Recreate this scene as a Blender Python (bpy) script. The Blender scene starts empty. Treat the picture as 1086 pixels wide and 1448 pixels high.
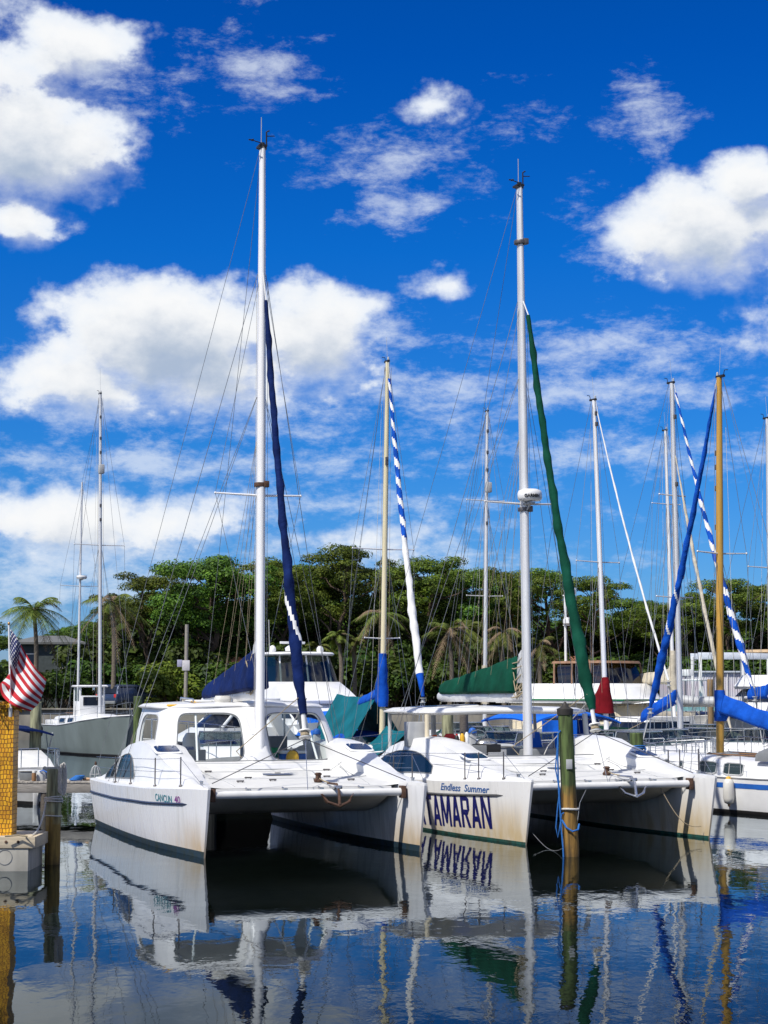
import bpy, bmesh, math, random
from mathutils import Vector, Matrix, noise
C = bpy.context.scene.collection
R = math.radians
random.seed(7)
# ------------------------------------------------------------------ camera geometry (photo pixels 1086 x 1448)
F, CX, CY, HZ, EYE = 2500.0, 543.0, 724.0, 975.0, 3.43
GZ = 2.0
PITCH = math.atan((HZ - CY) / F)
FW = Vector((0, math.cos(PITCH), math.sin(PITCH))); UP = Vector((0, -math.sin(PITCH), math.cos(PITCH)))
def ray(u, v): return FW + Vector((1, 0, 0)) * ((u - CX) / F) + UP * ((CY - v) / F)
def at(u, v, Y):
    d = ray(u, v); return Vector((0, 0, EYE)) + d * (Y / d.y)
def gnd(u, v, z=0.0):
    d = ray(u, v); return Vector((0, 0, EYE)) + d * ((z - EYE) / d.z)
cam = bpy.data.cameras.new('camera'); co = bpy.data.objects.new('camera', cam); C.objects.link(co)
co.location = (0, 0, EYE); co.rotation_euler = (math.pi / 2 + PITCH, 0, 0)
cam.sensor_fit = 'VERTICAL'; cam.sensor_height = 36; cam.lens = 36 * F / 1448
cam.clip_end = 6000; cam.clip_start = .5
S = bpy.context.scene; S.camera = co
S.view_settings.view_transform = 'Standard'; S.view_settings.look = 'None'; S.view_settings.exposure = 0; S.view_settings.gamma = 1
S.cycles.max_bounces = 8; S.cycles.transparent_max_bounces = 16; S.cycles.caustics_reflective = False; S.cycles.caustics_refractive = False
# ------------------------------------------------------------------ mesh builder
class MB:
    def __init__(s): s.v = []; s.f = []; s.m = []
    def add(s, vs, fs, mi=0):
        o = len(s.v); s.v += [tuple(p) for p in vs]
        for k, f in enumerate(fs):
            s.f.append([i + o for i in f]); s.m.append(mi[k] if isinstance(mi, list) else mi)
    def loft(s, secs, closed=True, caps=True, mi=0, mf=None):
        n = len(secs[0]); vs = [p for q in secs for p in q]; fs = []; ms = []
        for i in range(len(secs) - 1):
            for j in range(n if closed else n - 1):
                k = (j + 1) % n
                fs.append((i*n + j, i*n + k, (i+1)*n + k, (i+1)*n + j)); ms.append(mf(i, j) if mf else mi)
        if caps and closed:
            fs.append(tuple(range(n))[::-1]); ms.append(mi if not mf else mf(0, 0))
            fs.append(tuple((len(secs)-1)*n + j for j in range(n))); ms.append(mi if not mf else mf(len(secs)-2, 0))
        s.add(vs, fs, ms)
    def tube(s, pts, r, n=8, mi=0, caps=True, mf=None, sx=1.0):
        pts = [Vector(p) for p in pts]; N = len(pts); rr = r if isinstance(r, (list, tuple)) else [r] * N
        secs = []; a = None
        for i, p in enumerate(pts):
            t = (pts[min(i+1, N-1)] - pts[max(i-1, 0)])
            t = t.normalized() if t.length > 1e-9 else Vector((0, 0, 1))
            if a is None:
                a = Vector((1, 0, 0)) if abs(t.x) < .9 else Vector((0, 1, 0))
            a = (a - t * a.dot(t)).normalized(); b = t.cross(a)
            secs.append([p + (a * math.cos(2*math.pi*k/n) * sx + b * math.sin(2*math.pi*k/n)) * rr[i] for k in range(n)])
        s.loft(secs, True, caps, mi, mf)
    def box(s, c, d, rz=0, mi=0, M=None):
        c = Vector(c); x, y, z = d[0]/2, d[1]/2, d[2]/2
        vs = [Vector((i, j, k)) for k in (-z, z) for j in (-y, y) for i in (-x, x)]
        m = M if M is not None else Matrix.Rotation(rz, 3, 'Z')
        s.add([c + m @ p for p in vs], [(0, 2, 3, 1), (4, 5, 7, 6), (0, 1, 5, 4), (2, 6, 7, 3), (0, 4, 6, 2), (1, 3, 7, 5)], mi)
    def hexa(s, a, b, mi=0):      # two quads (lists of four points)
        s.loft([a, b], True, True, mi)
    def lathe(s, prof, c=(0, 0, 0), n=16, mi=0, mf=None, M=None):
        c = Vector(c); m = M or Matrix.Identity(3)
        s.loft([[c + m @ Vector((r*math.cos(2*math.pi*k/n), r*math.sin(2*math.pi*k/n), z)) for k in range(n)] for r, z in prof], True, True, mi, mf)
    def pad(s, c, w, l, th, crown=0, e=3.5, n=40, rings=5, mi=0, M=None, edge=.5):
        # rounded domed slab, superellipse plan w x l
        c = Vector(c); m = M or Matrix.Identity(3); loops = []
        def loop(k, z):
            q = []
            for i in range(n):
                a = 2*math.pi*(i + .5)/n; ca, sa = math.cos(a), math.sin(a)
                x = math.copysign(abs(ca)**(2/e), ca)*w/2*k; y = math.copysign(abs(sa)**(2/e), sa)*l/2*k
                q.append(c + m @ Vector((x, y, z + crown*(1 - (2*x/w)**2*.6 - (2*y/l)**2*.4))))
            return q
        loops.append(loop(.05, 0))
        for k in range(1, rings): loops.append(loop(k/rings, 0))
        ew = min(edge*th, .08*min(w, l)) * 2 / min(w, l)
        loops += [loop(1 - ew, 0), loop(1, th*.4), loop(1, th*.6), loop(1 - ew, th)]
        for k in range(rings - 1, 0, -1): loops.append(loop(k/rings, th))
        loops.append(loop(.05, th)); s.loft(loops, True, True, mi)
    def ell(s, c, r, nu=14, nv=8, mi=0, M=None):
        prof = [(max(1e-4, math.sin(math.pi*i/nv)), -math.cos(math.pi*i/nv)) for i in range(nv + 1)]
        D = Matrix.Diagonal(Vector(r)); s.lathe(prof, c, nu, mi, None, (M @ D) if M else D)
    def build(s, name, mats, parent=None, bevel=0, sharp=35, seg=2):
        me = bpy.data.meshes.new(name)
        if bevel:
            bm = bmesh.new(); vs = [bm.verts.new(p) for p in s.v]
            for f, m in zip(s.f, s.m):
                try: q = bm.faces.new([vs[i] for i in f]); q.material_index = m
                except ValueError: pass
            bmesh.ops.recalc_face_normals(bm, faces=bm.faces[:])
            es = [e for e in bm.edges if len(e.link_faces) == 2 and e.calc_face_angle(0) > R(30)]
            bmesh.ops.bevel(bm, geom=es, offset=bevel, segments=seg, affect='EDGES', profile=.5, clamp_overlap=True)
            bm.to_mesh(me); bm.free()
        else:
            me.from_pydata(s.v, [], s.f); me.polygons.foreach_set('material_index', s.m)
            bm = bmesh.new(); bm.from_mesh(me); bmesh.ops.recalc_face_normals(bm, faces=bm.faces[:]); bm.to_mesh(me); bm.free()
        for m in (mats if isinstance(mats, (list, tuple)) else [mats]): me.materials.append(m)
        me.polygons.foreach_set('use_smooth', [True]*len(me.polygons))
        me.set_sharp_from_angle(angle=R(sharp)); me.update()
        o = bpy.data.objects.new(name, me); C.objects.link(o)
        if parent: o.parent = parent
        return o
def tag(o, label, cat, group=None):
    o['label'] = label; o['category'] = cat
    if group: o['group'] = group
    return o
def thing(name, label, cat, loc=(0, 0, 0), rz=0, group=None):
    o = bpy.data.objects.new(name, None); C.objects.link(o); o.location = loc; o.rotation_euler = (0, 0, rz)
    o.empty_display_size = .3
    return tag(o, label, cat, group)
def dup(src, loc, rz, label=None, sc=None):
    r = src.copy(); C.objects.link(r); r.location = loc; r.rotation_euler = (0, 0, rz)
    if sc: r.scale = (sc, sc, sc) if not isinstance(sc, tuple) else sc
    if label: r['label'] = label
    def rec(a, b):
        for ch in list(a.children):
            c = ch.copy(); C.objects.link(c); c.parent = b; rec(ch, c)
    rec(src, r); return r
def lerp(a, b, t): return a + (b - a)*t
def interp(tab, x):
    if x <= tab[0][0]: return tab[0][1]
    for (a, p), (b, q) in zip(tab, tab[1:]):
        if x <= b:
            t = (x - a)/(b - a); t = t*t*(3 - 2*t)*.5 + t*.5; return p + (q - p)*t
    return tab[-1][1]
def fwd_rz(fx, fy): return math.atan2(-fx, fy)
class Frame:                        # local boat frame: +y bow, +x starboard
    def __init__(s, loc, rz): s.l = Vector(loc); s.m = Matrix.Rotation(rz, 3, 'Z'); s.i = s.m.inverted()
    def w(s, p): return s.l + s.m @ Vector(p)
    def loc(s, p): return s.i @ (Vector(p) - s.l)
# ------------------------------------------------------------------ materials
def nt(mat):
    mat.use_nodes = True; return mat.node_tree, mat.node_tree.nodes['Principled BSDF']
def lk(t, a, b): t.links.new(a, b)
def mat(name, col, rough=.5, metal=0, var=.0, vs=6.0, bump=0, bs=20, col2=None, stretch=None, coat=0, spec=.5, detail=6, bd=.02):
    m = bpy.data.materials.new(name); t, b = nt(m); N = t.nodes
    b.inputs['Base Color'].default_value = (*col, 1); b.inputs['Roughness'].default_value = rough
    b.inputs['Metallic'].default_value = metal; b.inputs['Coat Weight'].default_value = coat
    b.inputs['Specular IOR Level'].default_value = spec
    tc = N.new('ShaderNodeTexCoord'); mp = N.new('ShaderNodeMapping'); lk(t, tc.outputs['Object'], mp.inputs[0])
    if stretch: mp.inputs['Scale'].default_value = stretch
    if var or col2:
        n = N.new('ShaderNodeTexNoise'); n.inputs['Scale'].default_value = vs; n.inputs['Detail'].default_value = detail; lk(t, mp.outputs[0], n.inputs['Vector'])
        r = N.new('ShaderNodeMapRange'); r.inputs[1].default_value = .35; r.inputs[2].default_value = .68; lk(t, n.outputs['Fac'], r.inputs[0])
        x = N.new('ShaderNodeMix'); x.data_type = 'RGBA'; lk(t, r.outputs[0], x.inputs['Factor'])
        x.inputs['A'].default_value = (*col, 1); c2 = col2 or tuple(max(0, c*(1 - var)) for c in col); x.inputs['B'].default_value = (*c2, 1)
        lk(t, x.outputs['Result'], b.inputs['Base Color'])
        rr = N.new('ShaderNodeMapRange'); rr.inputs[3].default_value = rough*.85; rr.inputs[4].default_value = min(1, rough*1.25); lk(t, n.outputs['Fac'], rr.inputs[0]); lk(t, rr.outputs[0], b.inputs['Roughness'])
    if bump:
        n2 = N.new('ShaderNodeTexNoise'); n2.inputs['Scale'].default_value = bs; n2.inputs['Detail'].default_value = 5; lk(t, mp.outputs[0], n2.inputs['Vector'])
        bp = N.new('ShaderNodeBump'); bp.inputs['Strength'].default_value = bump; bp.inputs['Distance'].default_value = bd; lk(t, n2.outputs['Fac'], bp.inputs['Height']); lk(t, bp.outputs[0], b.inputs['Normal'])
    return m
def hullmat(name, col, stain, y0, y1, z1, amount, streak=.35):
    # white gelcoat with rust-tan waterline stain growing towards the bow and vertical dirt streaks
    m = bpy.data.materials.new(name); t, b = nt(m); N = t.nodes
    b.inputs['Roughness'].default_value = .28; b.inputs['Coat Weight'].default_value = .2
    tc = N.new('ShaderNodeTexCoord'); sp = N.new('ShaderNodeSeparateXYZ'); lk(t, tc.outputs['Object'], sp.inputs[0])
    def mr(src, a, c, d=0, e=1):
        r = N.new('ShaderNodeMapRange'); r.interpolation_type = 'SMOOTHSTEP'
        for i, q in enumerate((a, c, d, e)): r.inputs[i + 1].default_value = q
        lk(t, src, r.inputs[0]); return r.outputs[0]
    def mul(a, c):
        q = N.new('ShaderNodeMath'); q.operation = 'MULTIPLY'; lk(t, a, q.inputs[0])
        if isinstance(c, float): q.inputs[1].default_value = c
        else: lk(t, c, q.inputs[1])
        return q.outputs[0]
    mp = N.new('ShaderNodeMapping'); mp.inputs['Scale'].default_value = (1.5, 1.5, .5); lk(t, tc.outputs['Object'], mp.inputs[0])
    n = N.new('ShaderNodeTexNoise'); n.inputs['Scale'].default_value = 1.6; n.inputs['Detail'].default_value = 5; lk(t, mp.outputs[0], n.inputs['Vector'])
    fac = mul(mul(mr(sp.outputs['Z'], z1, .1), mr(sp.outputs['Y'], y0, y1, .12, 1)), mul(mr(n.outputs['Fac'], .25, .7, .35, 1), amount))
    x = N.new('ShaderNodeMix'); x.data_type = 'RGBA'; lk(t, fac, x.inputs['Factor']); x.inputs['A'].default_value = (*col, 1); x.inputs['B'].default_value = (*stain, 1)
    mp2 = N.new('ShaderNodeMapping'); mp2.inputs['Scale'].default_value = (3, 3, .25); lk(t, tc.outputs['Object'], mp2.inputs[0])
    n2 = N.new('ShaderNodeTexNoise'); n2.inputs['Scale'].default_value = 1.5; n2.inputs['Detail'].default_value = 8; lk(t, mp2.outputs[0], n2.inputs['Vector'])
    x2 = N.new('ShaderNodeMix'); x2.data_type = 'RGBA'; lk(t, mul(mr(n2.outputs['Fac'], .48, .75), streak), x2.inputs['Factor'])
    lk(t, x.outputs['Result'], x2.inputs['A']); x2.inputs['B'].default_value = (.42, .42, .40, 1)
    # small scuffs and rub marks
    mp3 = N.new('ShaderNodeMapping'); mp3.inputs['Scale'].default_value = (1, 1.2, 2.2); lk(t, tc.outputs['Object'], mp3.inputs[0])
    n3 = N.new('ShaderNodeTexNoise'); n3.inputs['Scale'].default_value = 5; n3.inputs['Detail'].default_value = 7; n3.inputs['Roughness'].default_value = .7; lk(t, mp3.outputs[0], n3.inputs['Vector'])
    x3 = N.new('ShaderNodeMix'); x3.data_type = 'RGBA'; lk(t, mul(mr(n3.outputs['Fac'], .62, .78), .45), x3.inputs['Factor']); lk(t, x2.outputs['Result'], x3.inputs['A']); x3.inputs['B'].default_value = (.30, .27, .22, 1)
    lk(t, x3.outputs['Result'], b.inputs['Base Color'])
    rr = mr(n2.outputs['Fac'], .3, .7, .22, .42); lk(t, rr, b.inputs['Roughness'])
    return m
def glassmat(name, tint=(.9, .95, .95), refl=.08):
    m = bpy.data.materials.new(name); m.use_nodes = True; t = m.node_tree; N = t.nodes; N.clear()
    o = N.new('ShaderNodeOutputMaterial'); mx = N.new('ShaderNodeMixShader'); tr = N.new('ShaderNodeBsdfTransparent'); gl = N.new('ShaderNodeBsdfGlossy')
    tr.inputs[0].default_value = (*tint, 1); gl.inputs['Roughness'].default_value = .03
    nn = N.new('ShaderNodeTexNoise'); nn.inputs['Scale'].default_value = 2; r = N.new('ShaderNodeMapRange'); r.inputs[3].default_value = refl*.6; r.inputs[4].default_value = refl*1.4
    t.links.new(nn.outputs['Fac'], r.inputs[0]); t.links.new(r.outputs[0], mx.inputs[0]); t.links.new(tr.outputs[0], mx.inputs[1]); t.links.new(gl.outputs[0], mx.inputs[2]); t.links.new(mx.outputs[0], o.inputs[0])
    return m
def leafmat(name, a, b_, c=None):
    m = bpy.data.materials.new(name); t, b = nt(m); N = t.nodes
    g = N.new('ShaderNodeNewGeometry'); cr = N.new('ShaderNodeValToRGB'); lk(t, g.outputs['Random Per Island'], cr.inputs[0])
    tc = N.new('ShaderNodeTexCoord'); n = N.new('ShaderNodeTexNoise'); n.inputs['Scale'].default_value = .9; n.inputs['Detail'].default_value = 3; lk(t, tc.outputs['Object'], n.inputs['Vector'])
    cr.color_ramp.elements[0].color = (*a, 1); cr.color_ramp.elements[1].color = (*b_, 1)
    x = N.new('ShaderNodeMix'); x.data_type = 'RGBA'; x.blend_type = 'MULTIPLY'; x.inputs['Factor'].default_value = 1
    r = N.new('ShaderNodeMapRange'); r.inputs[1].default_value = .3; r.inputs[2].default_value = .7; r.inputs[3].default_value = .6; r.inputs[4].default_value = 1.3; lk(t, n.outputs['Fac'], r.inputs[0])
    lk(t, cr.outputs[0], x.inputs['A']); cb = N.new('ShaderNodeCombineColor'); [lk(t, r.outputs[0], cb.inputs[i]) for i in range(3)]; lk(t, cb.outputs[0], x.inputs['B'])
    oi = N.new('ShaderNodeObjectInfo'); hs = N.new('ShaderNodeHueSaturation'); lk(t, x.outputs['Result'], hs.inputs['Color'])
    r2 = N.new('ShaderNodeMapRange'); r2.inputs[3].default_value = .66; r2.inputs[4].default_value = 1.32; lk(t, oi.outputs['Random'], r2.inputs[0]); lk(t, r2.outputs[0], hs.inputs['Value'])
    r3 = N.new('ShaderNodeMapRange'); r3.inputs[3].default_value = .478; r3.inputs[4].default_value = .518; lk(t, oi.outputs['Random'], r3.inputs[0]); lk(t, r3.outputs[0], hs.inputs['Hue'])
    lk(t, hs.outputs[0], b.inputs['Base Color']); b.inputs['Roughness'].default_value = .6; b.inputs['Specular IOR Level'].default_value = .25
    tl = N.new('ShaderNodeBsdfTranslucent'); lk(t, hs.outputs[0], tl.inputs[0]); mx = N.new('ShaderNodeMixShader'); mx.inputs[0].default_value = .22
    lk(t, b.outputs[0], mx.inputs[1]); lk(t, tl.outputs[0], mx.inputs[2]); lk(t, mx.outputs[0], N['Material Output'].inputs[0])
    return m
W = mat('white_gelcoat', (.80, .80, .79), .3, var=.11, vs=2.2, coat=.15)
W2 = mat('white_gelcoat_worn', (.74, .74, .72), .45, var=.16, vs=3)
NONSKID = mat('nonskid_white', (.63, .63, .61), .6, var=.10, vs=3, bump=.15, bs=160)
CREAM = mat('cream_paint', (.66, .58, .42), .45, var=.12, vs=3)
OFFW = mat('offwhite_gelcoat', (.68, .66, .6), .45, var=.15, vs=2)
GREYH = mat('sage_grey_paint', (.20, .24, .23), .45, var=.22, vs=1.2, stretch=(1, 1, .4))
ALU = mat('mast_aluminium', (.72, .72, .72), .42, .35, var=.15, vs=5, stretch=(1, 1, .2))
MASTW = mat('mast_white', (.82, .82, .82), .35, var=.08, vs=3, stretch=(1, 1, .2))
MASTC = mat('mast_cream', (.72, .64, .42), .4, var=.15, vs=3, stretch=(1, 1, .2))
MASTY = mat('mast_yellow_spruce', (.55, .31, .055), .38, var=.25, vs=5, stretch=(2, 2, .15))
STEEL = mat('stainless_steel', (.55, .56, .57), .25, .9, var=.2, vs=8)
WIRE = mat('rigging_wire', (.26, .27, .28), .4, .6, var=.3, vs=8)
DSTEEL = mat('dull_steel', (.16, .15, .15), .45, .7, var=.3, vs=8)
BLACK = mat('black_plastic', (.012, .012, .013), .45, var=.3, vs=9)
GREY = mat('grey_plastic', (.20, .21, .215), .5, var=.2, vs=5)
LGREY = mat('light_grey', (.45, .46, .46), .5, var=.12, vs=4)
RUST = mat('rusty_iron', (.10, .05, .03), .8, var=.5, vs=12, bump=.3)
NAVYP = mat('navy_paint', (.010, .022, .075), .35, var=.15, vs=4)
ANTIF = mat('navy_antifouling', (.012, .035, .06), .55, var=.4, vs=5, col2=(.02, .03, .02))
ANTIG = mat('green_antifouling', (.008, .085, .07), .6, var=.4, vs=5, col2=(.02, .035, .02))
ANTIK = mat('dark_antifouling', (.02, .018, .018), .6, var=.4, vs=5)
NAVYC = mat('navy_canvas', (.003, .016, .095), .85, spec=.15, var=.45, vs=2.2, bump=.5, bs=7, bd=.06)
BLUEC = mat('blue_canvas', (.003, .085, .50), .85, spec=.2, var=.4, vs=2.5, bump=.5, bs=6, bd=.06)
BLUET = mat('blue_tarp', (.006, .14, .68), .7, spec=.25, var=.3, vs=2, bump=.5, bs=5, bd=.05)
TEALC = mat('teal_canvas', (.006, .13, .17), .85, spec=.15, var=.35, vs=1.5, bump=.45, bs=4, bd=.06)
GREENC = mat('green_canvas', (.002, .062, .036), .85, spec=.15, var=.4, vs=2, bump=.5, bs=5, bd=.06)
REDC = mat('red_canvas', (.20, .006, .012), .85, spec=.15, var=.4, vs=3, bump=.4, bs=6, bd=.05)
CREAMC = mat('cream_canvas', (.60, .54, .42), .8, var=.25, vs=4, bump=.4, bs=9, bd=.04)
SAILW = mat('white_sailcloth', (.78, .78, .76), .7, var=.1, vs=3, bump=.3, bs=8)
TANC = mat('tan_canvas', (.30, .17, .10), .75, var=.3, vs=4)
DGLASS = mat('smoked_glass', (.010, .016, .032), .09, var=.3, vs=2, spec=.28)
NGLASS = mat('navy_hatch_glass', (.012, .035, .10), .12, var=.35, vs=3)
CLEAR = glassmat('clear_glass', (.86, .90, .90), .035); TINTG = glassmat('tinted_glass', (.35, .42, .42), .12)
ROPEW = mat('white_rope', (.62, .60, .55), .85, var=.3, vs=30, bump=.5, bs=90)
ROPEB = mat('blue_rope', (.02, .16, .50), .8, var=.3, vs=30, bump=.5, bs=90)
ROPET = mat('tan_rope', (.42, .34, .22), .85, var=.35, vs=30, bump=.5, bs=90)
WOODG = mat('weathered_wood', (.36, .33, .29), .85, var=.4, vs=5, stretch=(.6, 6, 6), bump=.4, bs=12)
WOODD = mat('dark_wood', (.12, .10, .08), .85, var=.4, vs=5, stretch=(.6, 6, 6), bump=.4)
WOODB = mat('brown_wood', (.26, .13, .05), .6, var=.4, vs=4, stretch=(5, 5, .6))
WOODT = mat('bare_lumber', (.62, .52, .37), .75, var=.25, vs=4, stretch=(.5, 6, 6))
ORANGE = mat('orange_plastic', (.7, .12, .02), .5, var=.15, vs=6); REDP = mat('red_paint', (.55, .015, .015), .45, var=.2, vs=6)
YELP = mat('yellow_plastic', (.75, .42, .02), .5, var=.2, vs=6); GREENP = mat('green_plastic', (.01, .22, .07), .5, var=.2, vs=6)
BLUEP = mat('blue_plastic', (.02, .13, .5), .45, var=.2, vs=6)
def pilemat(name, top, low, wet, z_a):
    # timber pile: green-grey treated top, golden algae stained lower part, wet at the waterline
    m = bpy.data.materials.new(name); t, b = nt(m); N = t.nodes
    tc = N.new('ShaderNodeTexCoord'); sp = N.new('ShaderNodeSeparateXYZ'); lk(t, tc.outputs['Object'], sp.inputs[0])
    mp = N.new('ShaderNodeMapping'); mp.inputs['Scale'].default_value = (6, 6, .7); lk(t, tc.outputs['Object'], mp.inputs[0])
    n = N.new('ShaderNodeTexNoise'); n.inputs['Scale'].default_value = 2.2; n.inputs['Detail'].default_value = 8; lk(t, mp.outputs[0], n.inputs['Vector'])
    n2 = N.new('ShaderNodeTexNoise'); n2.inputs['Scale'].default_value = 3; n2.inputs['Detail'].default_value = 4; lk(t, tc.outputs['Object'], n2.inputs['Vector'])
    a = N.new('ShaderNodeMath'); a.operation = 'MULTIPLY_ADD'; a.inputs[1].default_value = .7; lk(t, n2.outputs['Fac'], a.inputs[0]); lk(t, sp.outputs['Z'], a.inputs[2])
    r = N.new('ShaderNodeMapRange'); r.inputs[1].default_value = 0; r.inputs[2].default_value = 4; lk(t, a.outputs[0], r.inputs[0])
    cr = N.new('ShaderNodeValToRGB'); e = cr.color_ramp.elements; e[0].position = .07; e[0].color = (*wet, 1); e[1].position = (z_a + .5)/4; e[1].color = (*top, 1)
    for p, c in ((.14, low), ((z_a + .25)/4, low)):
        q = e.new(p); q.color = (*c, 1)
    lk(t, r.outputs[0], cr.inputs[0])
    x = N.new('ShaderNodeMix'); x.data_type = 'RGBA'; x.blend_type = 'MULTIPLY'; x.inputs['Factor'].default_value = .85; lk(t, cr.outputs[0], x.inputs['A'])
    c2 = N.new('ShaderNodeValToRGB'); c2.color_ramp.elements[0].position = .35; c2.color_ramp.elements[0].color = (.28, .26, .22, 1); c2.color_ramp.elements[1].position = .62; c2.color_ramp.elements[1].color = (1.25, 1.2, 1.1, 1); lk(t, n.outputs['Fac'], c2.inputs[0]); lk(t, c2.outputs[0], x.inputs['B'])
    lk(t, x.outputs['Result'], b.inputs['Base Color']); b.inputs['Roughness'].default_value = .8
    bp = N.new('ShaderNodeBump'); bp.inputs['Strength'].default_value = .6; bp.inputs['Distance'].default_value = .03; lk(t, n.outputs['Fac'], bp.inputs['Height']); lk(t, bp.outputs[0], b.inputs['Normal'])
    return m
PILE = pilemat('green_brown_pile', (.085, .13, .04), (.26, .15, .035), (.03, .022, .012), 1.35)
PILEG = pilemat('grey_green_pile', (.29, .30, .19), (.22, .14, .03), (.03, .022, .012), .9)
# ------------------------------------------------------------------ writing as mesh
def text_mb(txt, size, bold=0, shear=0, wscale=1.0, cuts=None, space=1.0):
    cu = bpy.data.curves.new('t', 'FONT'); cu.body = txt; cu.size = size; cu.offset = bold; cu.shear = shear; cu.space_character = space; cu.resolution_u = 4
    ob = bpy.data.objects.new('t', cu); C.objects.link(ob)
    bpy.context.view_layer.update()
    me = bpy.data.meshes.new_from_object(ob.evaluated_get(bpy.context.evaluated_depsgraph_get()))
    bm = bmesh.new(); bm.from_mesh(me); bmesh.ops.triangulate(bm, faces=bm.faces[:])
    bmesh.ops.remove_doubles(bm, verts=bm.verts[:], dist=1e-5)
    xs = [v.co.x for v in bm.verts]; x0, x1 = min(xs), max(xs)
    if cuts:
        for ax, lo, hi in ((0, x0, x1), (1, 0, size)):
            k = lo
            while k < hi:
                k += cuts; no = (1, 0, 0) if ax == 0 else (0, 1, 0); pt = (k, 0, 0) if ax == 0 else (0, k, 0)
                bmesh.ops.bisect_plane(bm, geom=bm.verts[:] + bm.edges[:] + bm.faces[:], plane_co=pt, plane_no=no)
    bm.verts.index_update()
    mb = MB(); mb.add([((v.co.x - x0)*wscale, v.co.y, 0) for v in bm.verts], [[v.index for v in f.verts] for f in bm.faces])
    bm.free(); bpy.data.meshes.remove(me); bpy.data.objects.remove(ob); bpy.data.curves.remove(cu)
    return mb, (x1 - x0)*wscale
def map_mb(mb, fn): mb.v = [tuple(fn(Vector(p))) for p in mb.v]; return mb
SKYGAIN = 1.0
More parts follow.
